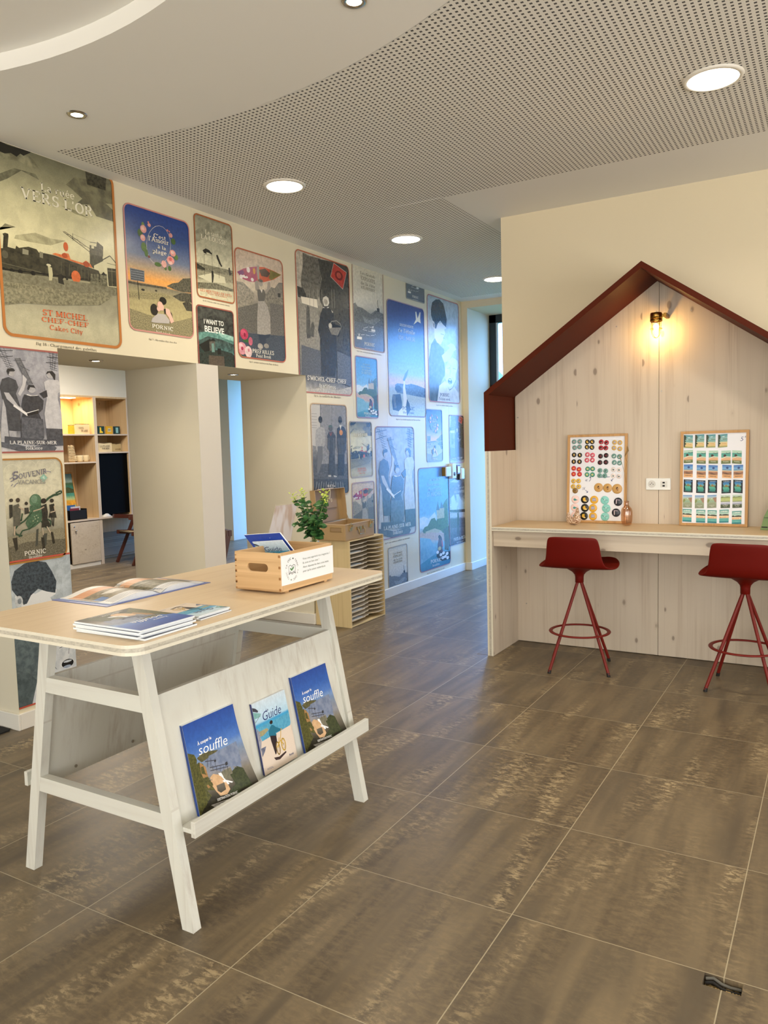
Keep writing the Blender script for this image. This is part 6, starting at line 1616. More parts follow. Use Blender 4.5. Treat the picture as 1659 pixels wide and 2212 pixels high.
# ================================================================== DISPLAY TABLE
tb = empty('display_table', (-1.195, -.64, 0), 'white stained spruce table with splayed legs and slanted magazine racks underneath', 'table')
TX0, TX1, TY0, TY1 = -1.588, -.788, -1.322, .040
b = MB()
tl = rrect(TX0, TY0, TX1, TY1, .055, 8)
b.prism(tl, 2, .890, .920, 1, 0)
b.build('tabletop', [m_top, m_edge_top], tb, bevel=.0025)
TC = -1.2
def xo(side, z): return TC + side * (.400 - .1905 * z)      # outer face of a leg at height z
LW = .047
for yy in (-1.138, -.172):
    fr = yy < -1
    for sd in (-1, 1):
        b = MB(); z1 = .890
        q = [(xo(sd, 0), 0), (xo(sd, z1), z1), (xo(sd, z1) - sd * LW, z1), (xo(sd, 0) - sd * LW, 0)]
        b.prism(q, 1, yy, yy + .032); b.build('leg', m_table_z, tb, bevel=.002)
    for za, zb_ in ((.652, .704), (.298, .349)) if fr else ((.652, .704),):
        b = MB(); q = [(xo(-1, za) + LW, za), (xo(1, za) - LW, za), (xo(1, zb_) - LW, zb_), (xo(-1, zb_) + LW, zb_)]
        b.prism(q, 1, yy + .001, yy + .031); b.build('cross_rail', m_table_x, tb, bevel=.0015)
# slanted rack panels between the leg pairs, with a lipped tray along each foot
def px_(sd, z, off=0): return xo(sd, z) - sd * (.012 + off)
for sd in (-1, 1):
    za, zb_ = .300, .700
    b = MB(); q = [(px_(sd, za), za), (px_(sd, zb_), zb_), (px_(sd, zb_, .018), zb_), (px_(sd, za, .018), za)]
    b.prism(q, 1, -1.106, -.172); b.build('rack_panel', m_table_z, tb, bevel=.001)
    xt = xo(sd, .30)
    b = MB(); b.box(min(xt - sd * .012, xt + sd * .048), max(xt - sd * .012, xt + sd * .048), -1.106, -.140, .291, .305); b.build('tray', m_table_y, tb, bevel=.001)
    b = MB(); b.box(min(xt + sd * .045, xt + sd * .062), max(xt + sd * .045, xt + sd * .062), -1.118, -.128, .288, .338); b.build('tray_lip', m_table_y, tb, bevel=.0015)
b = MB()
for y in (-.98, -.72, -.46):
    for j in range(1):
        c = (px_(-1, .325, .019) , y, .325); b.tube([c, (c[0] + .002, y, .325)], .006, 10)
b.build('screw_heads', m_screw, tb)

# ---- magazines standing in the near rack
PX = lambda z: px_(1, z)
slope = math.atan(.1905)
def rack_surf(y0, wdt, hgt, z0, bend, gap):
    """u across, v up: a magazine leaning on the rack panel, foot pushed out by gap, corner curling by bend"""
    def S(u, v, h):
        z = z0 + v * hgt * math.cos(slope)
        out = gap * (1 - v) + bend * max(0, u - .15) * (1 - v) ** 2.2 + .010 + h
        yy = y0 + u * wdt + bend * .35 * u * (1 - v) ** 2
        return (PX(z) + out, yy, z - bend * .25 * u * (1 - v) ** 2)
    return S
CELLS = [rect(i / 6, j / 8, (i + 1) / 6, (j + 1) / 8) for i in range(6) for j in range(8)]
m_pages = plain('magazine_pages', 'dfe6ec', .6, var=.08, nscale=160)
def standing(design, y0, wdt, hgt, z0, bend, gap, th, label, grp, spine):
    S = rack_surf(y0, wdt, hgt, z0, bend, gap)
    e = empty('magazine', S(.5, 0, 0), label, 'magazine', grp)
    b = MB(); nu, nv = 8, 10
    fv = [S(i / nu, j / nv, 0) for j in range(nv + 1) for i in range(nu + 1)]; bv = [S(i / nu, j / nv, -th) for j in range(nv + 1) for i in range(nu + 1)]
    N = len(fv); F = []
    for j in range(nv):
        for i in range(nu):
            a = j * (nu + 1) + i; F.append((a, a + 1, a + nu + 2, a + nu + 1)); F.append((N + a, N + a + nu + 1, N + a + nu + 2, N + a + 1))
    for j in range(nv):
        for c in (0, nu): a = j * (nu + 1) + c; F.append((a, a + nu + 1, N + a + nu + 1, N + a))
    for i in range(nu):
        for r_ in (0, nv): a = r_ * (nu + 1) + i; F.append((a, a + 1, N + a + 1, N + a))
    b.add(fv + bv, F); b.build('page_block', m_pages, e)
    ink = Ink(lambda u, v, h: S(u, v, .0006 + h), 3e-5, CELLS); draw(ink, (DESIGNS[design][0], DESIGNS[design][1]), 0, 0, 1, 1, [rect(0, 0, 1, 1)]); ink.build('cover', m_cover, e)
    sp = MB(); pts = [S(0, j / 10, 0) for j in range(11)]; p2 = [S(0, j / 10, -th - .0004) for j in range(11)]
    sp.add([(p[0], p[1] - .0006, p[2]) for p in pts + p2], [(j, j + 1, 12 + j, 11 + j) for j in range(10)]); sp.build('spine', plain(spine[0], spine[1], .35), e)
standing('souffle', -1.035, .235, .285, .307, .052, .006, .010, 'blue sky coast magazine lettered souffle, nearest in the table rack', 'magazines in the table rack', ('deep_blue_spine', '1f3f86'))
standing('guide', -.712, .186, .250, .312, 0.0, .003, .007, 'pale beach magazine lettered Le Guide with cyclist, middle of the table rack', 'magazines in the table rack', ('navy_spine', '26306a'))
standing('souffle', -.478, .225, .285, .307, .046, .006, .010, 'blue sky coast magazine lettered souffle, farthest in the table rack', 'magazines in the table rack', ('deep_blue_spine_b', '1f3f86'))

# ---- magazine stacks on the top (lettering towards the far side of the room is upside down for us)
m_coast = plain('glossy_cover_edge', '3a4258', .3)
def flat_mag(design, cx, cy, z, W, H, ang, th, label, grp, art=True, pages=m_pages):
    e = empty('magazine', (cx, cy, z), label, 'magazine', grp); ca, sa = math.cos(ang), math.sin(ang)
    def S(u, v, h): x, y = (u - .5) * W, (v - .5) * H; return (cx + x * ca - y * sa, cy + x * sa + y * ca, z + th + h)
    b = MB(); A = [S(u, v, h) for h in (-th + .0003, -.0002) for u, v in ((0, 0), (1, 0), (1, 1), (0, 1))]
    b.add(A, [(3, 2, 1, 0), (4, 5, 6, 7), (0, 1, 5, 4), (1, 2, 6, 5), (2, 3, 7, 6), (3, 0, 4, 7)]); b.build('page_block', pages, e)
    if art:
        ink = Ink(lambda u, v, h: S(u, v, h), 3e-5); draw(ink, (DESIGNS[design][0], DESIGNS[design][1]), 0, 0, 1, 1, [rect(0, 0, 1, 1)]); ink.build('cover', m_cover, e)
    else:
        g = MB(); g.add([S(0, 0, 0), S(1, 0, 0), S(1, 1, 0), S(0, 1, 0)], [(0, 1, 2, 3)]); g.build('cover', m_coast, e)
ORDW = ('bottom', 'second from bottom', 'third from bottom', 'fourth from bottom')
for i in range(5):
    top = i == 4
    flat_mag('souffle', -.952 + (.004, -.005, .003, -.003, 0)[i], -1.163 + (.004, -.003, .002, -.004, 0)[i], .9205 + i * .0062, .207, .278, -PI / 2 + (.02, -.03, .01, -.015, 0.0)[i], .0060,
             'coast magazine with souffle lettering, topmost of the nearest table stack' if top else 'coast magazine in the nearest table stack, ' + ORDW[i], 'magazines stacked on the tabletop', art=top)
for i in range(3):
    flat_mag('guide', -.945 + (.003, -.003, 0)[i], -.935 + (.003, -.002, 0)[i], .9205 + i * .0048, .150, .185, -PI / 2 + (.01, -.02, 0)[i] + .05, .0046,
             'beach Guide magazine, ' + ('bottom', 'middle', 'topmost')[i] + ' of the small second stack on the table', 'guides stacked on the tabletop', art=(i == 2))

# ---- open magazine
om = empty('open_magazine', (-1.45, -.72, .92), 'open blue covered magazine lying spread on the far side of the tabletop', 'magazine')
cov = plain('open_magazine_cover', '4f62a8', .35)
ox0, ox1, oy0, oy1 = -1.590, -1.300, -.975, -.470
b = MB(); b.box(ox0, ox1, oy0, oy1, .9203, .9218); b.build('cover', cov, om)
def spread(side):
    def S(u, v, h):
        """u from the gutter outwards, v from near edge to far edge of the page"""
        L = .232 if side < 0 else .228
        y = (oy0 + oy1) / 2 + .004 + side * u * L
        z = .9225 + .020 * math.sin(min(1, u * 1.15) * PI) ** .9 * (1 - .25 * u) + .002 + h - (.004 * (1 - u) if u < .1 else 0)
        return (ox0 + .012 + (1 - v) * .262, y, z)
    return S
PAGE = [(1.3, (['g', [[1, 'd9cfc0'], [.85, 'c9a888'], [.7, 'b58a6a'], [.5, '8f7d66'], [.3, '9a8b78'], [0, 'cfd3da']], .15, 9], ['p', 'e2e2e4', [0, 0, 1000, 0, 1000, 230, 0, 230]], ['p', 'e9e6e2', [0, 860, 1000, 860, 1000, 1000, 0, 1000]], ['p', 'd9a07a', [60, 640, 940, 640, 940, 850, 60, 850]], ['n', '5d5846', 'a89a80', 9, [60, 250, 940, 250, 940, 640, 60, 640]], ['n', 'b5aea4', 'e2dcd2', 12, [250, 400, 600, 380, 700, 500, 300, 560]], ['p', '6a86b8', [760, 250, 940, 250, 940, 420, 760, 400]], *[['l', '8d8f98', 8, [80, y, 900, y]] for y in (60, 100, 140, 180)])),
        (1.3, (['g', [[1, 'd5d0c8'], [.8, 'c0a690'], [.6, '8d8674'], [.4, '76735f'], [.2, 'b9bcc2'], [0, 'd6d9de']], .15, 9], ['p', 'e2e2e4', [0, 0, 1000, 0, 1000, 200, 0, 200]], ['p', 'd9a884', [60, 700, 940, 700, 940, 900, 60, 900]], ['n', '57564a', 'a39a84', 9, [60, 230, 940, 230, 940, 700, 60, 700]], ['l', 'ccc8bc', 14, [100, 620, 500, 500, 900, 560]], *[['l', '8d8f98', 8, [80, y, 900, y]] for y in (60, 100, 140)]))]
GC = [rect(i / 10, 0, (i + 1) / 10, 1) for i in range(10)]
for k, side in enumerate((-1, 1)):
    S = spread(side)
    b = MB(); n = 12
    vs = [S(i / n, v, h) for h in (0, None) for v in (0, 1) for i in range(n + 1)] if False else []
    top_ = [S(i / n, v, 0) for v in (0, 1) for i in range(n + 1)]; bot = [(p[0], p[1], .9220) for p in top_]; N = len(top_)
    F = [(i, i + 1, n + 2 + i, n + 1 + i) for i in range(n)] + [(N + i, N + n + 1 + i, N + n + 2 + i, N + i + 1) for i in range(n)]
    F += [(i, N + i, N + i + 1, i + 1) for i in range(n)] + [(n + 1 + i, n + 2 + i, N + n + 2 + i, N + n + 1 + i) for i in range(n)] + [(n, N + n, N + 2 * n + 1, 2 * n + 1)]
    b.add(top_ + bot, F); pg = b.build('pages', m_pages, om)
    ink = Ink(lambda u, v, h, S=S: S(u, v, .0006 + h), 3e-5, GC); draw(ink, PAGE[k], 0, 0, 1, 1, [rect(0, 0, 1, 1)]); ink.build('printed_page', m_cover, pg)

# ---- crate
cr = empty('wooden_crate', (-.98, -.40, .92), 'pine crate with hand holes and a white TROC TA DOC sign, on the table', 'crate')
CX0, CX1, CY0, CY1, CZ0, CZ1 = -1.090, -.877, -.560, -.235, .927, 1.068
T_ = .0105
def endwall(y0, y1):
    """end board with a rounded hand hole"""
    bm = bmesh.new(); cx = (CX0 + CX1) / 2; cz = 1.012
    out = [(CX0, CZ0), (CX1, CZ0), (CX1, CZ1), (CX0, CZ1)]
    hole = [(cx + sx * .033 + .015 * math.cos(a), cz + .015 * math.sin(a)) for sx, a0 in ((1, -PI / 2), (-1, PI / 2)) for a in [a0 + PI * i / 10 for i in range(11)]]
    ed = []
    for L in (out, hole):
        vs = [bm.verts.new((x, y0, z)) for x, z in L]; ed += [bm.edges.new((vs[i], vs[(i + 1) % len(vs)])) for i in range(len(vs))]
    bmesh.ops.triangle_fill(bm, use_beauty=True, edges=ed)
    r = bmesh.ops.extrude_face_region(bm, geom=list(bm.faces)); bmesh.ops.translate(bm, verts=[v for v in r['geom'] if isinstance(v, bmesh.types.BMVert)], vec=(0, y1 - y0, 0))
    bmesh.ops.recalc_face_normals(bm, faces=bm.faces)
    me = bpy.data.meshes.new('end_board'); bm.to_mesh(me); bm.free(); me.materials.append(m_pine_x); o = bpy.data.objects.new('end_board', me); COL.objects.link(o); put(o, cr)
    m = o.modifiers.new('b', 'BEVEL'); m.width = .0012; m.limit_method = 'ANGLE'
endwall(CY0, CY0 + T_); endwall(CY1 - T_, CY1)
for xa in (CX0, CX1 - T_):
    b = MB(); b.box(xa, xa + T_, CY0 + T_, CY1 - T_, CZ0, CZ1); b.build('side_board', m_pine, cr, bevel=.0012)
b = MB(); b.box(CX0 + T_, CX1 - T_, CY0 + T_, CY1 - T_, CZ0, CZ0 + .006); b.build('base_board', m_pine, cr)
b = MB()
m_endgrain = plain('finger_joint_end_grain', '96683a', .6)
for k in range(7):
    z = CZ0 + .004 + k * .0202
    b.box(CX1 - T_ * .9, CX1 - .0006, CY0 - .0003, CY0 + .002, z, z + .009) if k % 2 == 0 else b.box(CX0 + .0006, CX0 + T_ * .9, CY0 - .0003, CY0 + .002, z, z + .009)
    b.box(CX0 + .0006, CX0 + T_ * .8, CY0 - .0003, CY0 + .002, z, z + .0035)
b.build('finger_joints', m_endgrain, cr)
for ya in (CY0 + .03, CY1 - .05):
    b = MB(); b.box(CX0 + .012, CX1 - .004, ya, ya + .018, .9205, CZ0); b.build('foot_strip', m_pine_x, cr)
b = MB(); SY0, SY1, SZ0, SZ1 = CY0 + .003, CY1 + .006, .950, 1.058
b.box(CX1 + .0003, CX1 + .0016, SY0, SY1, SZ0, SZ1); sg = b.build('paper_sign', plain('laminated_white_paper', 'eef0f4', .3, var=.01), cr)
ink = Ink(lambda x, y, h: (CX1 + .0019 + h, SY0 + x, SZ0 + y), 3e-5)
cx, cy, R_ = .062, .053, .040
seq = 'TROC TA DOC • TROC TA DOC • '
sq = [ps for ps in seq]
for i, ch in enumerate(seq):
    a = math.radians(232) - 2 * PI * i / len(seq)
    if ch == ' ': continue
    if ch == '•': ps, tw = [[(.5 * math.cos(q * PI / 5), .4 + .35 * math.sin(q * PI / 5)) for q in range(10)]], 0
    else: ps, tw = sans(ch, .004)
    g = '46504c' if math.sin(a) > -.2 else '8d9490'
    for p in ps:
        q = []
        for x, y in p:
            x = (x - tw / 2) * .0082; rr_ = R_ - .004 + y * .0082
            q.append((cx + rr_ * math.cos(a) * .86 + x * math.cos(a - PI / 2) , cy + rr_ * math.sin(a) + x * math.sin(a - PI / 2)))
        ink.poly(q, (None,), lin(g), raise_=False)
ink.k += 1
bk = [[(-.019, -.018), (-.019, .012), (-.010, .016), (0, .010), (.010, .016), (.019, .012), (.019, -.018), (.010, -.013), (0, -.019), (-.010, -.013), (-.019, -.018)], [(0, .010), (0, -.006)], [(-.019, -.018), (-.012, -.008), (0, -.014), (.012, -.008), (.019, -.018)]]
for l in bk:
    for (a, c), (d_, e_) in zip(l, l[1:]): ink.poly(_line(cx + a, cy + c, cx + d_, cy + e_, .0017), (None,), lin('3a4442'), raise_=False)
for sx, sy, an in ((-.006, 0, 2.3), (.006, .003, .9)):
    ink.poly([(cx + sx + .007 * math.cos(t_) * math.cos(an) - .0032 * math.sin(t_) * math.sin(an), cy + sy + .007 * math.cos(t_) * math.sin(an) + .0032 * math.sin(t_) * math.cos(an)) for t_ in [i * PI / 7 for i in range(14)]], (None,), lin('4f8a4c'), raise_=False)
ink.k += 1
for i, (tx, wd) in enumerate((('Vous avez apprécié nos magazines ?', .178), ('Ils sont en bon état ?', .105), ('Alors déposez-les dans cette boîte', .168), ("pour qu'ils soient redistribués", .145))):
    write(ink, tx, .128, .078 - i * .0155, wd, .0075, '5a7268', 'n')
ink.build('sign_lettering', m_label, sg)

# magazines inside the crate
def plane_mag(nm, c0, c1, c3, th, label, grp, paint):
    """sheet through three corners: c0 lower left, c1 lower right, c3 upper left"""
    c0, c1, c3 = Vector(c0), Vector(c1), Vector(c3); U, V = c1 - c0, c3 - c0; n = U.cross(V).normalized()
    S = lambda u, v, h: tuple(c0 + U * u + V * v + n * h)
    e = empty('magazine', tuple(c0), label, 'magazine', grp)
    b = MB(); A = [S(u, v, h) for h in (-th, -.0004) for u, v in ((0, 0), (1, 0), (1, 1), (0, 1))]
    b.add(A, [(3, 2, 1, 0), (4, 5, 6, 7), (0, 1, 5, 4), (1, 2, 6, 5), (2, 3, 7, 6), (3, 0, 4, 7)]); b.build('page_block', m_pages, e)
    ink = Ink(S, 3e-5); paint(ink); ink.build('cover', m_cover, e); return e
def paint_blue(ink): draw(ink, (1.4, (['g', [[1, '26419a'], [.6, '2a479f'], [0, '3450a4']], .08, 6], ['e', 'c9cfe6', 640, 900, 8, 6], ['e', 'c9cfe6', 800, 820, 6, 5])), 0, 0, 1, 1, [rect(0, 0, 1, 1)])
def paint_guide(ink): draw(ink, DESIGNS['guide'], 0, 0, 1, 1, [rect(0, 0, 1, 1)])
# leaning back over the near end of the crate
q0, q1, q3 = Vector((-1.072, -.455, .955)), Vector((-.902, -.445, .955)), Vector((-1.160, -.420, 1.118))
plane_mag('magazine', (-1.070, -.345, .940), (-.893, -.345, .955), (-1.178, -.400, 1.106), .006, 'deep blue magazine sticking up out of the pine crate', 'magazines in the crate', paint_blue)
plane_mag('magazine', (-1.050, -.362, .945), (-.903, -.362, .958), (-1.130, -.410, 1.082), .003, 'white Le Guide magazine sticking up in front of the blue one in the crate', 'magazines in the crate', paint_guide)

# ---- clear sign holder behind the crate
sh = empty('sign_holder', (-1.28, -.06, .92), 'clear acrylic sign holder with a pale sheet, leaning behind the crate', 'sign holder')
m_acr = tint_glass('clear_acrylic', (.97, .97, .98), .08)
hx0, hx1 = -1.318, -1.178
q = [(-1.368, -.095, .9205), (-1.225, -.085, .9205), (-1.188, -.035, 1.210), (-1.302, -.045, 1.196)]
b = MB(); b.add([(x, y, z) for x, y, z in q] + [(x, y + .003, z) for x, y, z in q], [(0, 1, 2, 3), (7, 6, 5, 4), (0, 4, 5, 1), (1, 5, 6, 2), (2, 6, 7, 3), (3, 7, 4, 0)]); b.build('acrylic_panel', m_acr, sh)
qc = [Vector(v) for v in q]; cen = sum(qc, Vector()) / 4
b = MB(); r = [tuple(cen + (v - cen) * .955 + Vector((0, .006, 0))) for v in qc]; r2 = [(x, y + .001, z) for x, y, z in r]
b.add(r + r2, [(0, 1, 2, 3), (7, 6, 5, 4), (0, 4, 5, 1), (1, 5, 6, 2), (2, 6, 7, 3), (3, 7, 4, 0)])
t = NT('show_through_sheet', .4); t.col(t.mix(t.ramp(t.noise(t.scale(t.pos(), (30, 1, 9)), 1, 2), .45, .7), lin('d3d0d6'), lin('b49c90'))); b.build('sheet', t.m, sh)
b = MB(); b.box(-1.37, -1.22, -.10, -.02, .9205, .9235); b.build('acrylic_foot', m_acr, sh)

# ---- eucalyptus in a glass vase
vs_ = empty('glass_vase', (-1.045, -.115, .92), 'small clear glass vase behind the crate', 'vase')
vx, vy = -1.045, -.115
b = MB(); b.lathe([(.0001, .001), (.022, .001), (.026, .01), (.027, .05), (.022, .09), (.0165, .115), (.018, .135), (.0165, .135), (.015, .115), (.020, .09), (.0245, .05), (.0235, .012), (.0001, .006)], (vx, vy, .9205), 28); b.build('vase_body', tint_glass('clear_vase_glass', (.86, .92, .94), .18), vs_)
pl = empty('eucalyptus_bunch', (vx, vy, .94), 'green artificial eucalyptus sprigs with pale yellow tips in the glass vase', 'plant')
def leafm():
    t = NT('eucalyptus_leaf', .42); t.col(t.mix(t.ramp(t.noise(t.pos(), 45, 2), .35, .65), lin('244a28'), lin('47753c'))); t.b.inputs['Subsurface Weight'].default_value = 0; return t.m
m_leaf = leafm(); m_young = plain('young_yellow_green', 'b9c956', .5, var=.15, nscale=60); m_stem = plain('green_stem', '6f8040', .6)
rnd = random.Random(11)
lf, yg, sm = MB(), MB(), MB()
def leaf(mb, p, d, nrm, L, W_):
    d = Vector(d).normalized(); n_ = Vector(nrm); s_ = d.cross(n_).normalized(); n_ = s_.cross(d)
    rows = [(0, .08), (.15, .55), (.35, .92), (.55, 1), (.75, .82), (.9, .5), (1, .08)]; vs = []
    for t_, w_ in rows:
        for k in (-1, -.5, 0, .5, 1): vs.append(Vector(p) + d * L * t_ + s_ * W_ * .5 * w_ * k + n_ * (W_ * .18 * abs(k) ** 1.5 - L * .16 * t_ * t_))
    mb.add(vs, [(i * 5 + j, i * 5 + j + 1, (i + 1) * 5 + j + 1, (i + 1) * 5 + j) for i in range(6) for j in range(4)], 0, True)
tips = [(-1.155, -.10, 1.235, 1), (-1.085, -.13, 1.255, 1), (-.995, -.09, 1.238, 1), (-1.030, -.05, 1.250, 1), (-.975, -.12, 1.165, 0), (-1.135, -.14, 1.130, 0), (-1.10, -.05, 1.19, 0), (-1.015, -.15, 1.14, 0), (-1.155, -.08, 1.17, 0)]
for tx, ty, tz, yel in tips:
    base_ = Vector((vx + rnd.uniform(-.006, .006), vy + rnd.uniform(-.006, .006), .95)); tip = Vector((tx, ty, tz)); top0 = Vector((vx, vy, 1.06))
    pts = [base_, top0 + Vector((rnd.uniform(-.008, .008), rnd.uniform(-.008, .008), 0)), top0.lerp(tip, .45) + Vector((0, 0, .018)), top0.lerp(tip, .8) + Vector((0, 0, .008)), tip]
    sm.tube(pts, .0013, 6)
    for k in range(7):
        f = .12 + .82 * k / 7; seg = pts[1].lerp(tip, f) + Vector((0, 0, .02 * math.sin(PI * f)))
        for sg_ in (-1, 1):
            a = k * 1.9 + (0 if sg_ > 0 else PI) + rnd.uniform(-.4, .4)
            d_ = Vector((math.cos(a), math.sin(a) * .9, rnd.uniform(-.35, .45)))
            L = rnd.uniform(.032, .046) * (1 - .25 * f)
            leaf(lf if not (yel and f > .86) else yg, seg, d_, Vector((rnd.uniform(-.4, .4), -.6, .8)), L, L * .86)
    if yel:
        for k in range(26):
            p = tip + Vector((rnd.gauss(0, .007), rnd.gauss(0, .007), -.030 + .048 * k / 26)); a = rnd.uniform(0, 6.28)
            leaf(yg, p, (math.cos(a), math.sin(a), .8), (0, -.5, .8), .011, .006)
sm.build('stems', m_stem, pl); lf.build('leaves', m_leaf, pl); yg.build('young_tips', m_young, pl)

# ================================================================== PIGEONHOLE SORTER AND SUITCASE
so = empty('paper_sorter', (-2.67, 2.64, 0), 'pale plywood sorter with many narrow notched shelves against the mural wall', 'paper sorter')
QX0, QX1, QY0, QY1, QH = -2.842, -2.497, 2.372, 2.905, .692
m_plyf = plain('plywood_cut_edge', 'd9cbb2', .6, var=.12, nscale=60)
for ya in (QY0, QY1 - .009): b = MB(); b.box(QX0, QX1, ya, ya + .009, 0, QH); b.build('side_panel', m_ply, so)
b = MB(); b.box(QX0, QX1, QY0, QY1, QH, QH + .008); b.build('top_panel', m_ply, so)
b = MB(); b.box(QX0, QX1, QY0 + .009, QY1 - .009, .004, .014); b.build('bottom_panel', m_ply, so)
b = MB(); b.box(QX0, QX0 + .006, QY0 + .009, QY1 - .009, .014, QH); b.build('rear_panel', m_ply, so)
NSH = 20; ym = QY0 + .009 + .205
for i in range(NSH - 1):
    z = .014 + (QH - .014) * (i + 1) / NSH
    ya, yb = QY0 + .0095, QY1 - .0095
    pts = [(QX0 + .007, ya), (QX1 - .004, ya), (QX1 - .004, ym), (QX1 - .022, ym + .001), (QX1 - .020, ym + .05)]
    for k in range(9): t_ = k / 8; pts.append((QX1 - .020 - .022 * math.sin(PI * t_) ** 1.3, ym + .075 + .09 * t_))
    pts += [(QX1 - .004, ym + .205), (QX1 - .004, yb), (QX0 + .007, yb)]
    b = MB(); b.prism(pts, 2, z, z + .0065); b.build('shelf', m_plyf, so)
for i, z, dx in ((0, 3, .02), (1, 1, .01), (2, 17, .006), (3, 6, .015), (4, 14, .012)):
    zz = .014 + (QH - .014) * z / NSH + (.0068 if z else 0)
    b = MB(); b.box(QX1 - .25 - dx, QX1 - .012 - dx * .3, QY0 + .02, QY0 + .19, zz + .0002, zz + .0045); o = b.build('paper_stack', m_pages)
    tag(o, 'thin stack of pale paper lying in the sorter, ' + ('low slot', 'lowest filled slot', 'upper slot below the suitcase', 'slot just under table height', 'slot above the tabletop edge')[i], 'paper', 'papers in the sorter slots')

sc = empty('suitcase', (-2.66, 2.58, .70), 'open tan cardboard suitcase lying on the plywood sorter, lid against the wall', 'suitcase')
m_tan = plain('tan_fibreboard', 'a98c62', .5, var=.05, nscale=30); m_tan2 = plain('tan_lining', '957a58', .6, var=.06, nscale=30); m_brown = plain('tan_trim_edge', 'c6ad8c', .4)
m_goldm = plain('pale_brass_fittings', 'b59a6c', .3, .9)
RT = Matrix.Translation((-2.505, 2.335, .7015)) @ Matrix.Rotation(math.radians(2), 4, 'Z')
def sbox(mb, u0, u1, v0, v1, z0, z1, mi=0):
    """u depth from the front towards the wall, v along the front, z up"""
    st_ = len(mb.v); mb.box(-u1, -u0, v0, v1, z0, z1, mi)
    mb.v[st_:] = [tuple(RT @ Vector(p)) for p in mb.v[st_:]]
LV, DU, HZc = .462, .268, .128
b = MB(); sbox(b, 0, .006, 0, LV, .004, HZc); sbox(b, DU - .006, DU, 0, LV, .004, HZc); sbox(b, .006, DU - .006, 0, .006, .004, HZc); sbox(b, .006, DU - .006, LV - .006, LV, .004, HZc); sbox(b, .002, DU - .002, .002, LV - .002, 0, .006)
b.build('case_body', m_tan, sc, bevel=.004, seg=3)
b = MB(); sbox(b, -.0015, .008, -.0015, LV + .0015, HZc, HZc + .006); sbox(b, .008, DU, -.0015, .006, HZc, HZc + .006); sbox(b, .008, DU, LV - .006, LV + .0015, HZc, HZc + .006)
b.build('rim', m_brown, sc)
b = MB(); sbox(b, .03, .14, -.0035, 0, .072, .108); b.build('label_holder', m_goldm, sc, bevel=.002)
b = MB(); sbox(b, .037, .133, -.0045, -.003, .077, .103); b.build('label_card', m_tan2, sc)
for v in (.055, .375):
    b = MB(); sbox(b, -.006, 0, v, v + .042, .075, .118); sbox(b, -.010, -.005, v + .012, v + .030, .098, .140); sbox(b, -.02, -.008, v + .03, v + .055, .11, .122); b.build('latch', m_goldm, sc, bevel=.0015)
b = MB(); hp = [(-.004, .185, .085), (-.016, .185, .075), (-.018, .185, .045), (-.018, .192, .038), (-.018, .272, .038), (-.018, .28, .045), (-.016, .28, .075), (-.004, .28, .085)]
b.tube([tuple(RT @ Vector((-u, v, z))) for u, v, z in hp], .0038, 8); sbox(b, -.008, 0, .175, .197, .075, .10); sbox(b, -.008, 0, .268, .29, .075, .10); sbox(b, -.005, 0, .215, .25, .06, .098); b.build('handle', m_goldm, sc)
# lid: shallow tray standing open, leaning to the wall
LT = RT @ Matrix.Translation((-DU + .002, 0, HZc + .004)) @ Matrix.Rotation(math.radians(-5), 4, 'Y')
def lbox(mb, z0, z1, v0, v1, t0, t1, mi=0):
    """z up along the lid, v along its length, t from its mouth (0) to its outer face"""
    st_ = len(mb.v); mb.box(-t1, -t0, v0, v1, z0, z1, mi); mb.v[st_:] = [tuple(LT @ Vector(p)) for p in mb.v[st_:]]
LTZ = .270; TD = .050
RT2 = 0
def lidv(mb, t0, t1, r, name):
    pass
b = MB(); lbox(b, 0, LTZ, 0, LV, TD - .006 - .012, TD - .012); lbox(b, LTZ - .006, LTZ, 0, LV, -.012, TD - .012); lbox(b, 0, LTZ, 0, .006, -.012, TD - .012); lbox(b, 0, LTZ, LV - .006, LV, -.012, TD - .012)
b.build('lid', m_tan, sc, bevel=.006, seg=3)
b = MB(); lbox(b, .002, LTZ - .006, .008, LV - .07, TD - .022, TD - .0185); b.build('lid_lining', m_tan2, sc)
b = MB(); lbox(b, .11, .17, .012, LV - .10, TD - .030, TD - .022); b.build('lid_pocket', m_tan2, sc, bevel=.002)
b = MB(); lbox(b, LTZ, LTZ + .007, .06, .28, -.012, .002); b.build('lid_rim', m_brown, sc)
b = MB(); pts = [tuple(LT @ Vector((.014 + .002 * math.sin(k), .215 + .012 * math.sin(k * .5), LTZ + .004 - .010 * k))) for k in range(10)]; b.tube(pts, .0022, 6)
b.tube([tuple(LT @ Vector((.016, .228 + .008 * math.cos(a), LTZ - .095 + .014 * math.sin(a)))) for a in [i * PI / 6 for i in range(13)]], .0015, 6)
b.build('cord_loop', plain('cream_cord', 'd8ccb4', .7), sc)
b = MB(); b.tube([tuple(RT @ Vector((-DU + .03, LV - .008, HZc))), tuple(LT @ Vector((.006, LV - .008, .055)))], .0035, 6); b.build('lid_stay', m_goldm, sc)

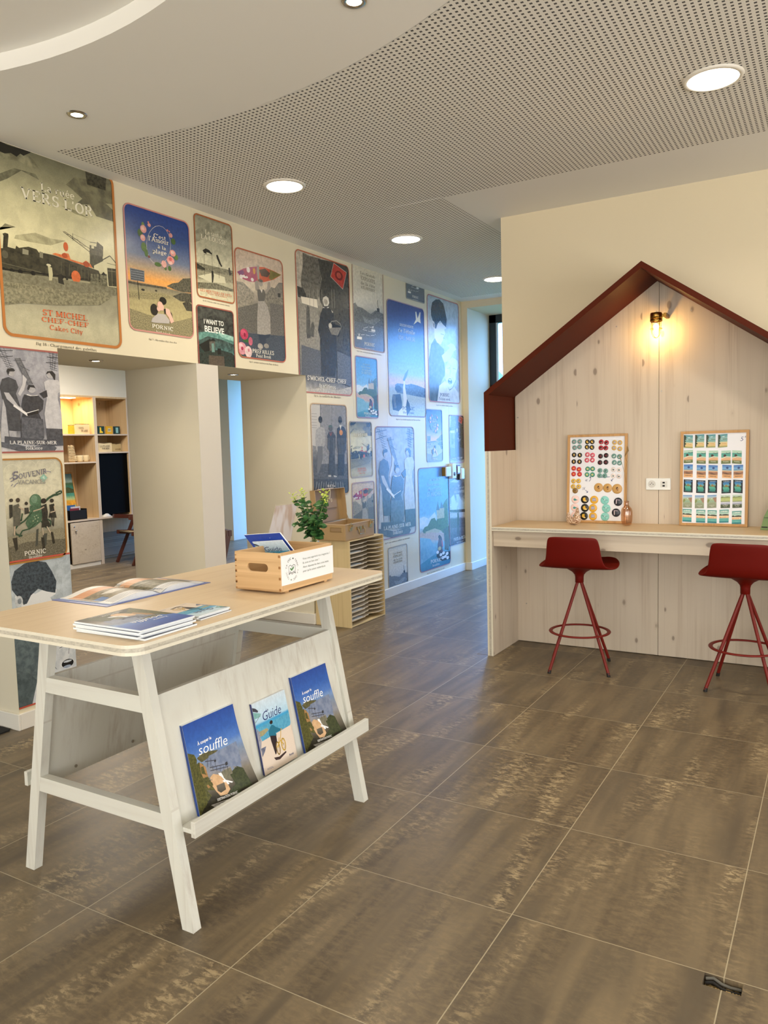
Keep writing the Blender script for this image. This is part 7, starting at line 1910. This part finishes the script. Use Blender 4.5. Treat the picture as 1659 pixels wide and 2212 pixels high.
# ================================================================== SIDE ROOM: SHELVING, DESK, CHAIRS
cab = empty('shelving_unit', (-7.68, 4.3, 0), 'spruce shelving wall with open bays, cupboard and desk seen through the first passage', 'shelving unit')
fx = -7.48; bx = -7.895
m_lightedge = plain('pale_shelf_edge', 'cfc0b0', .6, var=.05)
def panel(nm, x0, x1, y0, y1, z0, z1, mat=m_shelfwood):
    b = MB(); b.box(x0, x1, y0, y1, z0, z1); return b.build(nm, mat, cab)
for ya in (3.545, 4.062, 4.086, 4.60, 5.12): panel('upright', bx, fx, ya, ya + .022, (.0 if ya < 4.1 else .61), 2.18)
for ya in (3.545, 4.062, 4.086, 4.60, 5.12):
    b = MB(); b.box(fx, fx + .003, ya, ya + .022, .0 if ya < 4.1 else .61, 2.18); b.build('edge_strip', m_lightedge, cab)
panel('top_board', bx, fx, 3.545, 5.14, 2.165, 2.187)
for z, ya, yb in ((1.680, 3.567, 4.062), (1.326, 3.567, 4.062), (1.680, 4.108, 4.60), (1.446, 4.108, 4.60), (1.68, 4.622, 5.12)):
    panel('shelf', bx, fx - .002, ya, yb, z, z + .018); b = MB(); b.box(fx - .002, fx + .002, ya, yb, z, z + .018); b.build('edge_strip', m_lightedge, cab)
panel('desk_board', bx - 0, fx + .01, 3.545, 5.14, .592, .614, m_top)
b = MB(); b.box(fx + .01, fx + .013, 3.545, 5.14, .592, .614); b.build('edge_strip', m_lightedge, cab)
panel('rear_board', bx - .003, bx + .012, 3.55, 5.13, .04, 2.165)
d_ = MB(); d_.box(fx - .003, fx + .016, 3.612, 4.050, .056, .580); dr = d_.build('cupboard_door', m_wood_x, cab, bevel=.002)
d_ = MB(); d_.lathe([(.0001, .022), (.010, .020), (.012, .012), (.006, .006), (.006, 0)], (0, 0, 0), 16); o = d_.build('door_knob', m_chrome); o.matrix_world = Matrix.Translation((fx + .016, 3.675, .478)) @ Matrix.Rotation(PI / 2, 4, 'Y'); put(o, dr)
d_ = MB(); d_.lathe([(.0001, .004), (.009, .004), (.009, 0)], (0, 0, 0), 16); o = d_.build('door_lock', m_chrome); o.matrix_world = Matrix.Translation((fx + .016, 3.660, .535)) @ Matrix.Rotation(PI / 2, 4, 'Y'); put(o, dr)
panel('kick_board', fx - .06, fx - .04, 3.567, 4.06, 0, .056, m_wood_x)
panel('cupboard_side', bx, fx - .04, 3.60, 3.606, 0, .59)
panel('kick_board', fx - .04, fx + .004, 3.567, 4.05, .0, .052, m_white)
sc_ = MB(); sc_.box(fx - .06, fx - .03, 4.110, 5.11, .640, 1.440); o = sc_.build('wall_screen', plain('black_screen', '020202', .6, var=0, spec=.1)); tag(o, 'large plain black screen filling the shelf bay over the desk', 'screen')
d = bpy.data.lights.new('bay_glow', 'AREA'); d.size = .2; d.energy = 3.5; d.color = (1, .66, .28); o = bpy.data.objects.new('bay_glow', d); COL.objects.link(o); o.location = (-7.66, 3.80, 2.155)
b = MB(); b.box(-7.72, -7.60, 3.70, 3.90, 2.158, 2.165); o = b.build('cabinet_light', emis('cabinet_light_strip', 'ffd9a0', 12)); tag(o, 'flat warm light under the top board of the brightest shelf bay', 'light')

def pouch(y0, y1, z, h, mat, lab, text=None, x=-7.60, dpt=.06, nm='zip_pouch'):
    e = empty(nm, (x, (y0 + y1) / 2, z), lab, 'pouch', 'lettered pouches on the shelves')
    W_ = y1 - y0; b = MB(); nu, nv = 8, 6; F = []; vs = []
    for sgn in (1, -1):
        for j in range(nv + 1):
            for i in range(nu + 1):
                u, v = i / nu, j / nv; bul = math.sin(PI * min(1, u * .9 + .05)) ** .5 * (1 - v) ** .6
                vs.append((x + sgn * (dpt / 2 * bul + .001), y0 + W_ * (u + (u - .5) * .06 * v), z + h * (v + .06 * math.sin(u * 9) * v)))
    N = (nu + 1) * (nv + 1)
    for k in (0, 1): F += [(k * N + j * (nu + 1) + i, k * N + j * (nu + 1) + i + 1, k * N + (j + 1) * (nu + 1) + i + 1, k * N + (j + 1) * (nu + 1) + i) for j in range(nv) for i in range(nu)]
    F += [(j * (nu + 1) + c, (j + 1) * (nu + 1) + c, N + (j + 1) * (nu + 1) + c, N + j * (nu + 1) + c) for j in range(nv) for c in (0, nu)] + [(i, i + 1, N + i + 1, N + i) for i in range(nu)]
    b.add(vs, F, 0, True); b.build('fabric_body', mat, e)
    b = MB(); b.tube([(x, y0 - .006, z + h * 1.0), (x, (y0 + y1) / 2, z + h * 1.03), (x, y1 + .006, z + h * 1.01)], .004, 6); b.build('zip', plain('zip_tape_' + str(round(y0, 2)), '6b5a44', .7), e)
    if text:
        ik = Ink(lambda a, c, hh: (x + dpt / 2 + .004 + hh, a, c))
        for i, (tx, a, c, wd, hh) in enumerate(text): write(ik, tx, y0 + a * W_, z + c * h, wd * W_, hh * h, '3f3428', 's')
        ik.build('lettering', m_label, e)
m_canvas = plain('natural_canvas', 'd9c7a2', .9, var=.05, nscale=60, bump=.2)
pouch(3.835, 4.045, 1.699, .125, m_canvas, 'cream canvas pouch lettered COTE DE JADE in the brightly lit bay', [('COTE', .14, .52, .36, .2), ('DE JADE', .3, .24, .5, .2)], x=-7.56)
pouch(3.72, 3.80, 1.699, .11, plain('yellow_canvas', 'c9b42c', .9, nscale=60), 'yellow canvas pouch beside the COTE DE JADE pouch', None, x=-7.54)
pouch(4.150, 4.390, 1.465, .115, m_canvas, 'cream canvas pouch lettered LA PLAINE SUR MER over the black screen', [('LA PLAINE', .12, .58, .66, .18), ('SUR MER', .24, .30, .5, .18)], x=-7.56)
pouch(4.425, 4.58, 1.465, .105, plain('beige_canvas', 'b8a67e', .9, nscale=60), 'darker beige pouch right of the LA PLAINE SUR MER pouch', [('LA PLAINE', .2, .25, .6, .15)], x=-7.60)
pouch(4.122, 4.165, 1.465, .11, plain('rust_canvas', '8a3a22', .9), 'rust coloured pouch edge left of the LA PLAINE SUR MER pouch', None, x=-7.62)
for k, (y0, y1, c, mc, lab) in enumerate(((4.175, 4.283, '173a34', 'e8c93c', 'square dark green card with yellow boots, left of three on the shelf'), (4.312, 4.415, 'd9a818', 'c9c3a0', 'square yellow card with grey jersey, middle of three on the shelf'), (4.440, 4.540, '1c3f44', '8fc6d6', 'square dark card with light blue mug, right of three on the shelf'))):
    e = empty('square_card', (-7.56, (y0 + y1) / 2, 1.699), lab, 'card', 'square cards on the shelf')
    b = MB(); b.box(-7.565, -7.55, y0, y1, 1.6985, 1.803); b.build('card_block', plain('card_colour_%d' % k, c, .5), e)
    ik = Ink(lambda a, z, hh: (-7.5495 + hh, a, z)); w_ = y1 - y0
    P = lambda pts: ik.poly([(y0 + x * w_, 1.699 + z * .104) for x, z in pts], (None,), lin(mc))
    if k == 0: P([(.3, .85), (.5, .85), (.55, .4), (.75, .3), (.75, .15), (.25, .15), (.3, .4)])
    elif k == 1: P([(.3, .75), (.7, .75), (.8, .3), (.2, .3)]); ik.poly([(y0 + .3 * w_, 1.76), (y0 + .7 * w_, 1.76), (y0 + .7 * w_, 1.75), (y0 + .3 * w_, 1.75)], (None,), lin('6a6a70'))
    else: P([(.28, .85), (.7, .85), (.7, .15), (.3, .15)])
    ik.build('printed_motif', m_label, e)
rk = empty('keyring_rack', (-7.58, 3.74, 1.345), 'slanted rack of small white keyrings on the middle shelf', 'rack')
b = MB(); b.prism([(3.735, 1.3445), (3.83, 1.3445), (3.80, 1.56), (3.735, 1.56)], 0, -7.60, -7.585); b.build('rack_board', m_shelfwood, rk)
b = MB()
for i in range(10):
    z = 1.36 + i * .02
    b.box(-7.585, -7.572, 3.722 + i * .001, 3.845 - i * .004, z, z + .010)
b.build('keyrings', m_canvas, rk)
def mug(x, y, z, lab):
    e = empty('cup', (x, y, z), lab, 'cup', 'pale cups on the middle shelf')
    b = MB(); b.lathe([(.0001, 0), (.03, 0), (.038, .02), (.040, .06), (.041, .085), (.036, .085), (.034, .03), (.0001, .02)], (x, y, z), 24); b.build('bowl', m_canvas, e)
    b = MB(); b.tube([(x, y + .038, z + .07), (x, y + .056, z + .06), (x, y + .056, z + .03), (x, y + .036, z + .02)], .005, 8); b.build('handle', m_canvas, e)
mug(-7.56, 3.880, 1.3445, 'pale cup beside the keyring rack'); mug(-7.57, 3.975, 1.3445, 'pale cup farthest from the keyring rack')
mug(-7.70, 3.935, 1.3445, 'pale cup behind the other two on the middle shelf')
fp = empty('framed_print', (-7.70, 3.80, .614), 'leaning framed beach print with blue sky and orange sand, on the desk board', 'picture frame')
def FS(u, v, h): return (-7.66 - .10 * v + h, 3.58 + u * .315, .6155 + v * .60)
b = MB(); q = [FS(0, 0, 0), FS(1, 0, 0), FS(1, 1, 0), FS(0, 1, 0)]; r = [FS(u, v, .014) for u, v in ((0, 0), (1, 0), (1, 1), (0, 1))]
i4 = [FS(u, v, .014) for u, v in ((.05, .035), (.95, .035), (.95, .965), (.05, .965))]; i5 = [FS(u, v, .006) for u, v in ((.05, .035), (.95, .035), (.95, .965), (.05, .965))]
b.add(q + r + i4 + i5, [(3, 2, 1, 0), (0, 1, 5, 4), (1, 2, 6, 5), (2, 3, 7, 6), (3, 0, 4, 7), (4, 5, 9, 8), (5, 6, 10, 9), (6, 7, 11, 10), (7, 4, 8, 11), (8, 9, 13, 12), (9, 10, 14, 13), (10, 11, 15, 14), (11, 8, 12, 15)]); b.build('frame', m_frame_oak, fp)
ik = Ink(lambda u, v, h: FS(.05 + .9 * u, .035 + .93 * v, .0055 + h)); draw(ik, (1.6, (['g', [[1, '5f9ab4'], [.82, 'a9c6c0'], [.78, '4c6a4a'], [.7, '3f7a6a'], [.5, '4d8f80'], [.42, 'b5c48a'], [.38, 'd9a23c'], [.2, 'd8963a'], [0, 'd9a95a']], .15, 7], ['n', '2d3a2c', '57603c', 8, [300, 620, 700, 700, 1000, 640, 1000, 560, 500, 560]], ['n', 'c9c08a', '8d9a5c', 6, [600, 100, 1000, 60, 1000, 300, 780, 260]], ['p', '3a2a1c', [300, 240, 330, 240, 330, 180, 300, 180]], ['p', '3a2a1c', [520, 200, 550, 200, 550, 140, 520, 140]])), 0, 0, 1, 1, [rect(0, 0, 1, 1)]); ik.build('print', m_label, fp)
bk = empty('postcard_basket', (-7.55, 3.78, .614), 'black basket of bright prints in front of the leaning beach print', 'basket')
b = MB(); b.box(-7.60, -7.49, 3.62, 3.885, .6155, .622); b.box(-7.60, -7.592, 3.62, 3.885, .6155, .74); b.box(-7.498, -7.49, 3.62, 3.885, .6155, .735); b.box(-7.60, -7.49, 3.62, 3.628, .6155, .74); b.box(-7.60, -7.49, 3.877, 3.885, .6155, .75); b.build('basket_body', plain('black_wire_fabric', '0d0c0c', .6), bk)
for i, (c, y) in enumerate((('2f5f9c', 3.70), ('c9c6d2', 3.76), ('7a2f3c', 3.73))):
    b = MB(); b.box(-7.585 + i * .02, -7.58 + i * .02, y - .06, y + .08, .63, .80 - i * .02); o = b.build('postcard', plain('postcard_%d' % i, c, .4, var=.4, nscale=40)); tag(o, 'bright postcard standing in the black basket, ' + ('rearmost', 'middle', 'frontmost')[i], 'postcard', 'postcards in the black basket')
b = MB(); rnd = random.Random(2)
pts = []
for j in range(5):
    for i in range(9): a = i / 9 * 2 * PI; r_ = (1 - j / 4.2) ; pts.append((-7.52 + .04 * r_ * math.cos(a) * rnd.uniform(.8, 1.2), 4.21 + .075 * r_ * math.sin(a) * rnd.uniform(.8, 1.2), .6155 + .045 * (j / 4) ** .6))
b.add(pts, [(j * 9 + i, j * 9 + (i + 1) % 9, (j + 1) * 9 + (i + 1) % 9, (j + 1) * 9 + i) for j in range(4) for i in range(9)] + [tuple(range(36, 45))], 0, True)
tag(b.build('cloth_bag', plain('white_cloth', 'd9d2c6', .8)), 'crumpled white bag lying on the desk board under the black screen', 'bag')
rd = empty('radiator', (-7.86, 4.7, .1), 'low pale radiator under the desk, seen behind the chair', 'radiator')
b = MB(); b.box(-7.89, -7.85, 4.13, 5.6, .04, .36); b.build('heater_panel', plain('radiator_beige', '8a7f6c', .6), rd)
b = MB()
for z in (.16, .18, .20, .26, .28): b.box(-7.85, -7.845, 4.18, 5.5, z, z + .006)
b.build('grille', plain('radiator_slots', 'b9b09c', .5), rd)

m_teak = plain('dark_teak', '4a2012', .35, var=.25, nscale=22)
def cane_mat():
    t = NT('woven_cane', .6); x = t.xyz(t.objc()); f = []
    for a in (0, 1, 2): f.append(t.math('GREATER_THAN', t.math('ABSOLUTE', t.math('SUBTRACT', t.math('FRACT', t.math('MULTIPLY', x[a], 70)), .5)), .30))
    g = t.math('MAXIMUM', t.math('MAXIMUM', f[1], f[2]), f[0] if False else f[1]); t.col(t.mix(g, lin('2a1c12'), lin('c9b48a'))); return t.m
m_cane = cane_mat()
def arm_chair(loc, ang, label, h=.78):
    e = empty('cane_armchair', loc, label, 'armchair', 'dark teak cane armchairs in the side room'); e.rotation_euler = (0, 0, ang)
    def bar(nm, a, c, w_=.04, d_=.028):
        a, c = Vector(a), Vector(c); g = MB(); t_ = (c - a).normalized(); s_ = t_.cross(Vector((1, 0, 0))); s_ = s_.normalized() if s_.length > .1 else Vector((0, 1, 0)); u_ = t_.cross(s_)
        q = [a + u_ * i * d_ / 2 + s_ * j * w_ / 2 for i, j in ((-1, -1), (1, -1), (1, 1), (-1, 1))]; r = [p + (c - a) for p in q]
        g.add(q + r, [(3, 2, 1, 0), (4, 5, 6, 7), (0, 1, 5, 4), (1, 2, 6, 5), (2, 3, 7, 6), (3, 0, 4, 7)]); local(g.build(nm, m_teak, bevel=.003), e)
    for s_ in (-1, 1):
        x = s_ * .25
        bar('leg', (x, -.02, .60), (x, .25, 0)); bar('leg', (x, -.02, .60), (x, -.22, 0))
        bar('armrest', (x, .27, .62), (x, -.24, .57), .05, .05); bar('back_post', (x * .92, -.20, .36), (x * .92, -.30, h), .045, .03); bar('seat_rail', (x * .92, .24, .41), (x * .92, -.22, .37), .05, .03)
    bar('back_rail', (-.25, -.305, h - .02), (.25, -.305, h - .02), .03, .05) ; bar('back_rail', (-.25, -.225, .46), (.25, -.225, .46), .03, .05)
    g = MB(); g.add([(-.21, -.295, h - .04), (.21, -.295, h - .04), (.21, -.235, .48), (-.21, -.235, .48), (-.21, -.285, h - .04), (.21, -.285, h - .04), (.21, -.225, .48), (-.21, -.225, .48)], [(0, 1, 2, 3), (7, 6, 5, 4), (0, 4, 5, 1), (1, 5, 6, 2), (2, 6, 7, 3), (3, 7, 4, 0)]); local(g.build('cane_back', m_cane), e)
    g = MB(); g.add([(-.21, .22, .425), (.21, .22, .425), (.21, -.2, .385), (-.21, -.2, .385), (-.21, .22, .415), (.21, .22, .415), (.21, -.2, .375), (-.21, -.2, .375)], [(3, 2, 1, 0), (4, 5, 6, 7), (0, 4, 5, 1), (1, 5, 6, 2), (2, 6, 7, 3), (3, 7, 4, 0)]); local(g.build('cane_seat', m_cane), e)
    return e
arm_chair((-7.10, 4.42, 0), math.radians(162), 'dark teak cane armchair tucked under the desk below the black screen', .66)
arm_chair((-3.98, 2.10, 0), math.radians(150), 'dark teak cane armchair back showing in the second passage beside the crate', .76)

# ================================================================== FLOOR DETAILS
mt = empty('door_mat', (-3.4, -.8, 0), 'black entrance mat corner by the near pillar', 'mat')
b = MB(); b.prism(rrect(-3.56, -2.2, -2.895, -.318, .02), 2, .0005, .008); b.build('mat_pile', plain('black_mat_pile', '121212', .95, var=.3, nscale=200, bump=.3), mt)
fb = empty('floor_socket_hole', (.6, -.63, -.04), 'open rectangular floor hole with grey cables and rubble, bottom right', 'floor box')
m_rub2 = plain('sandy_screed', 'b89c66', .95, var=.45, nscale=90, bump=.5)
b = MB(); rnd = random.Random(9); n = 18; m_ = 8
vs = [(.554 + .091 * i / n, -.6535 + .048 * j / m_, -.030 + .022 * max(0, 1 - j / m_ * 1.25) + rnd.uniform(0, .007)) for j in range(m_ + 1) for i in range(n + 1)]
b.add(vs, [(j * (n + 1) + i, j * (n + 1) + i + 1, (j + 1) * (n + 1) + i + 1, (j + 1) * (n + 1) + i) for j in range(m_) for i in range(n)]); b.build('rubble', m_rub2, fb)
m_cable = plain('grey_cable', '55534c', .5)
for k, (ya, zc) in enumerate(((-.621, -.016), (-.611, -.010))):
    b = MB(); b.tube([(.556, ya, zc), (.575, ya + .004, zc + .004), (.597, ya - .006, zc), (.618, ya - .004, zc - .004), (.643, ya + .002, zc - .006)], .0045, 8); b.build('cable', m_cable if k else m_rub, fb)
b = MB(); b.prism([(-1.292, 2.09), (-1.2075, 2.09), (-1.2075, 2.28), (-1.292, 2.28)], 2, .0003, .0012)
tag(b.build('floor_trapdoor', plain('brown_floor_plate', '6b5a3c', .5, var=.2, nscale=20)), 'small brown floor plate beside the foot of the booth side panel', 'floor plate')
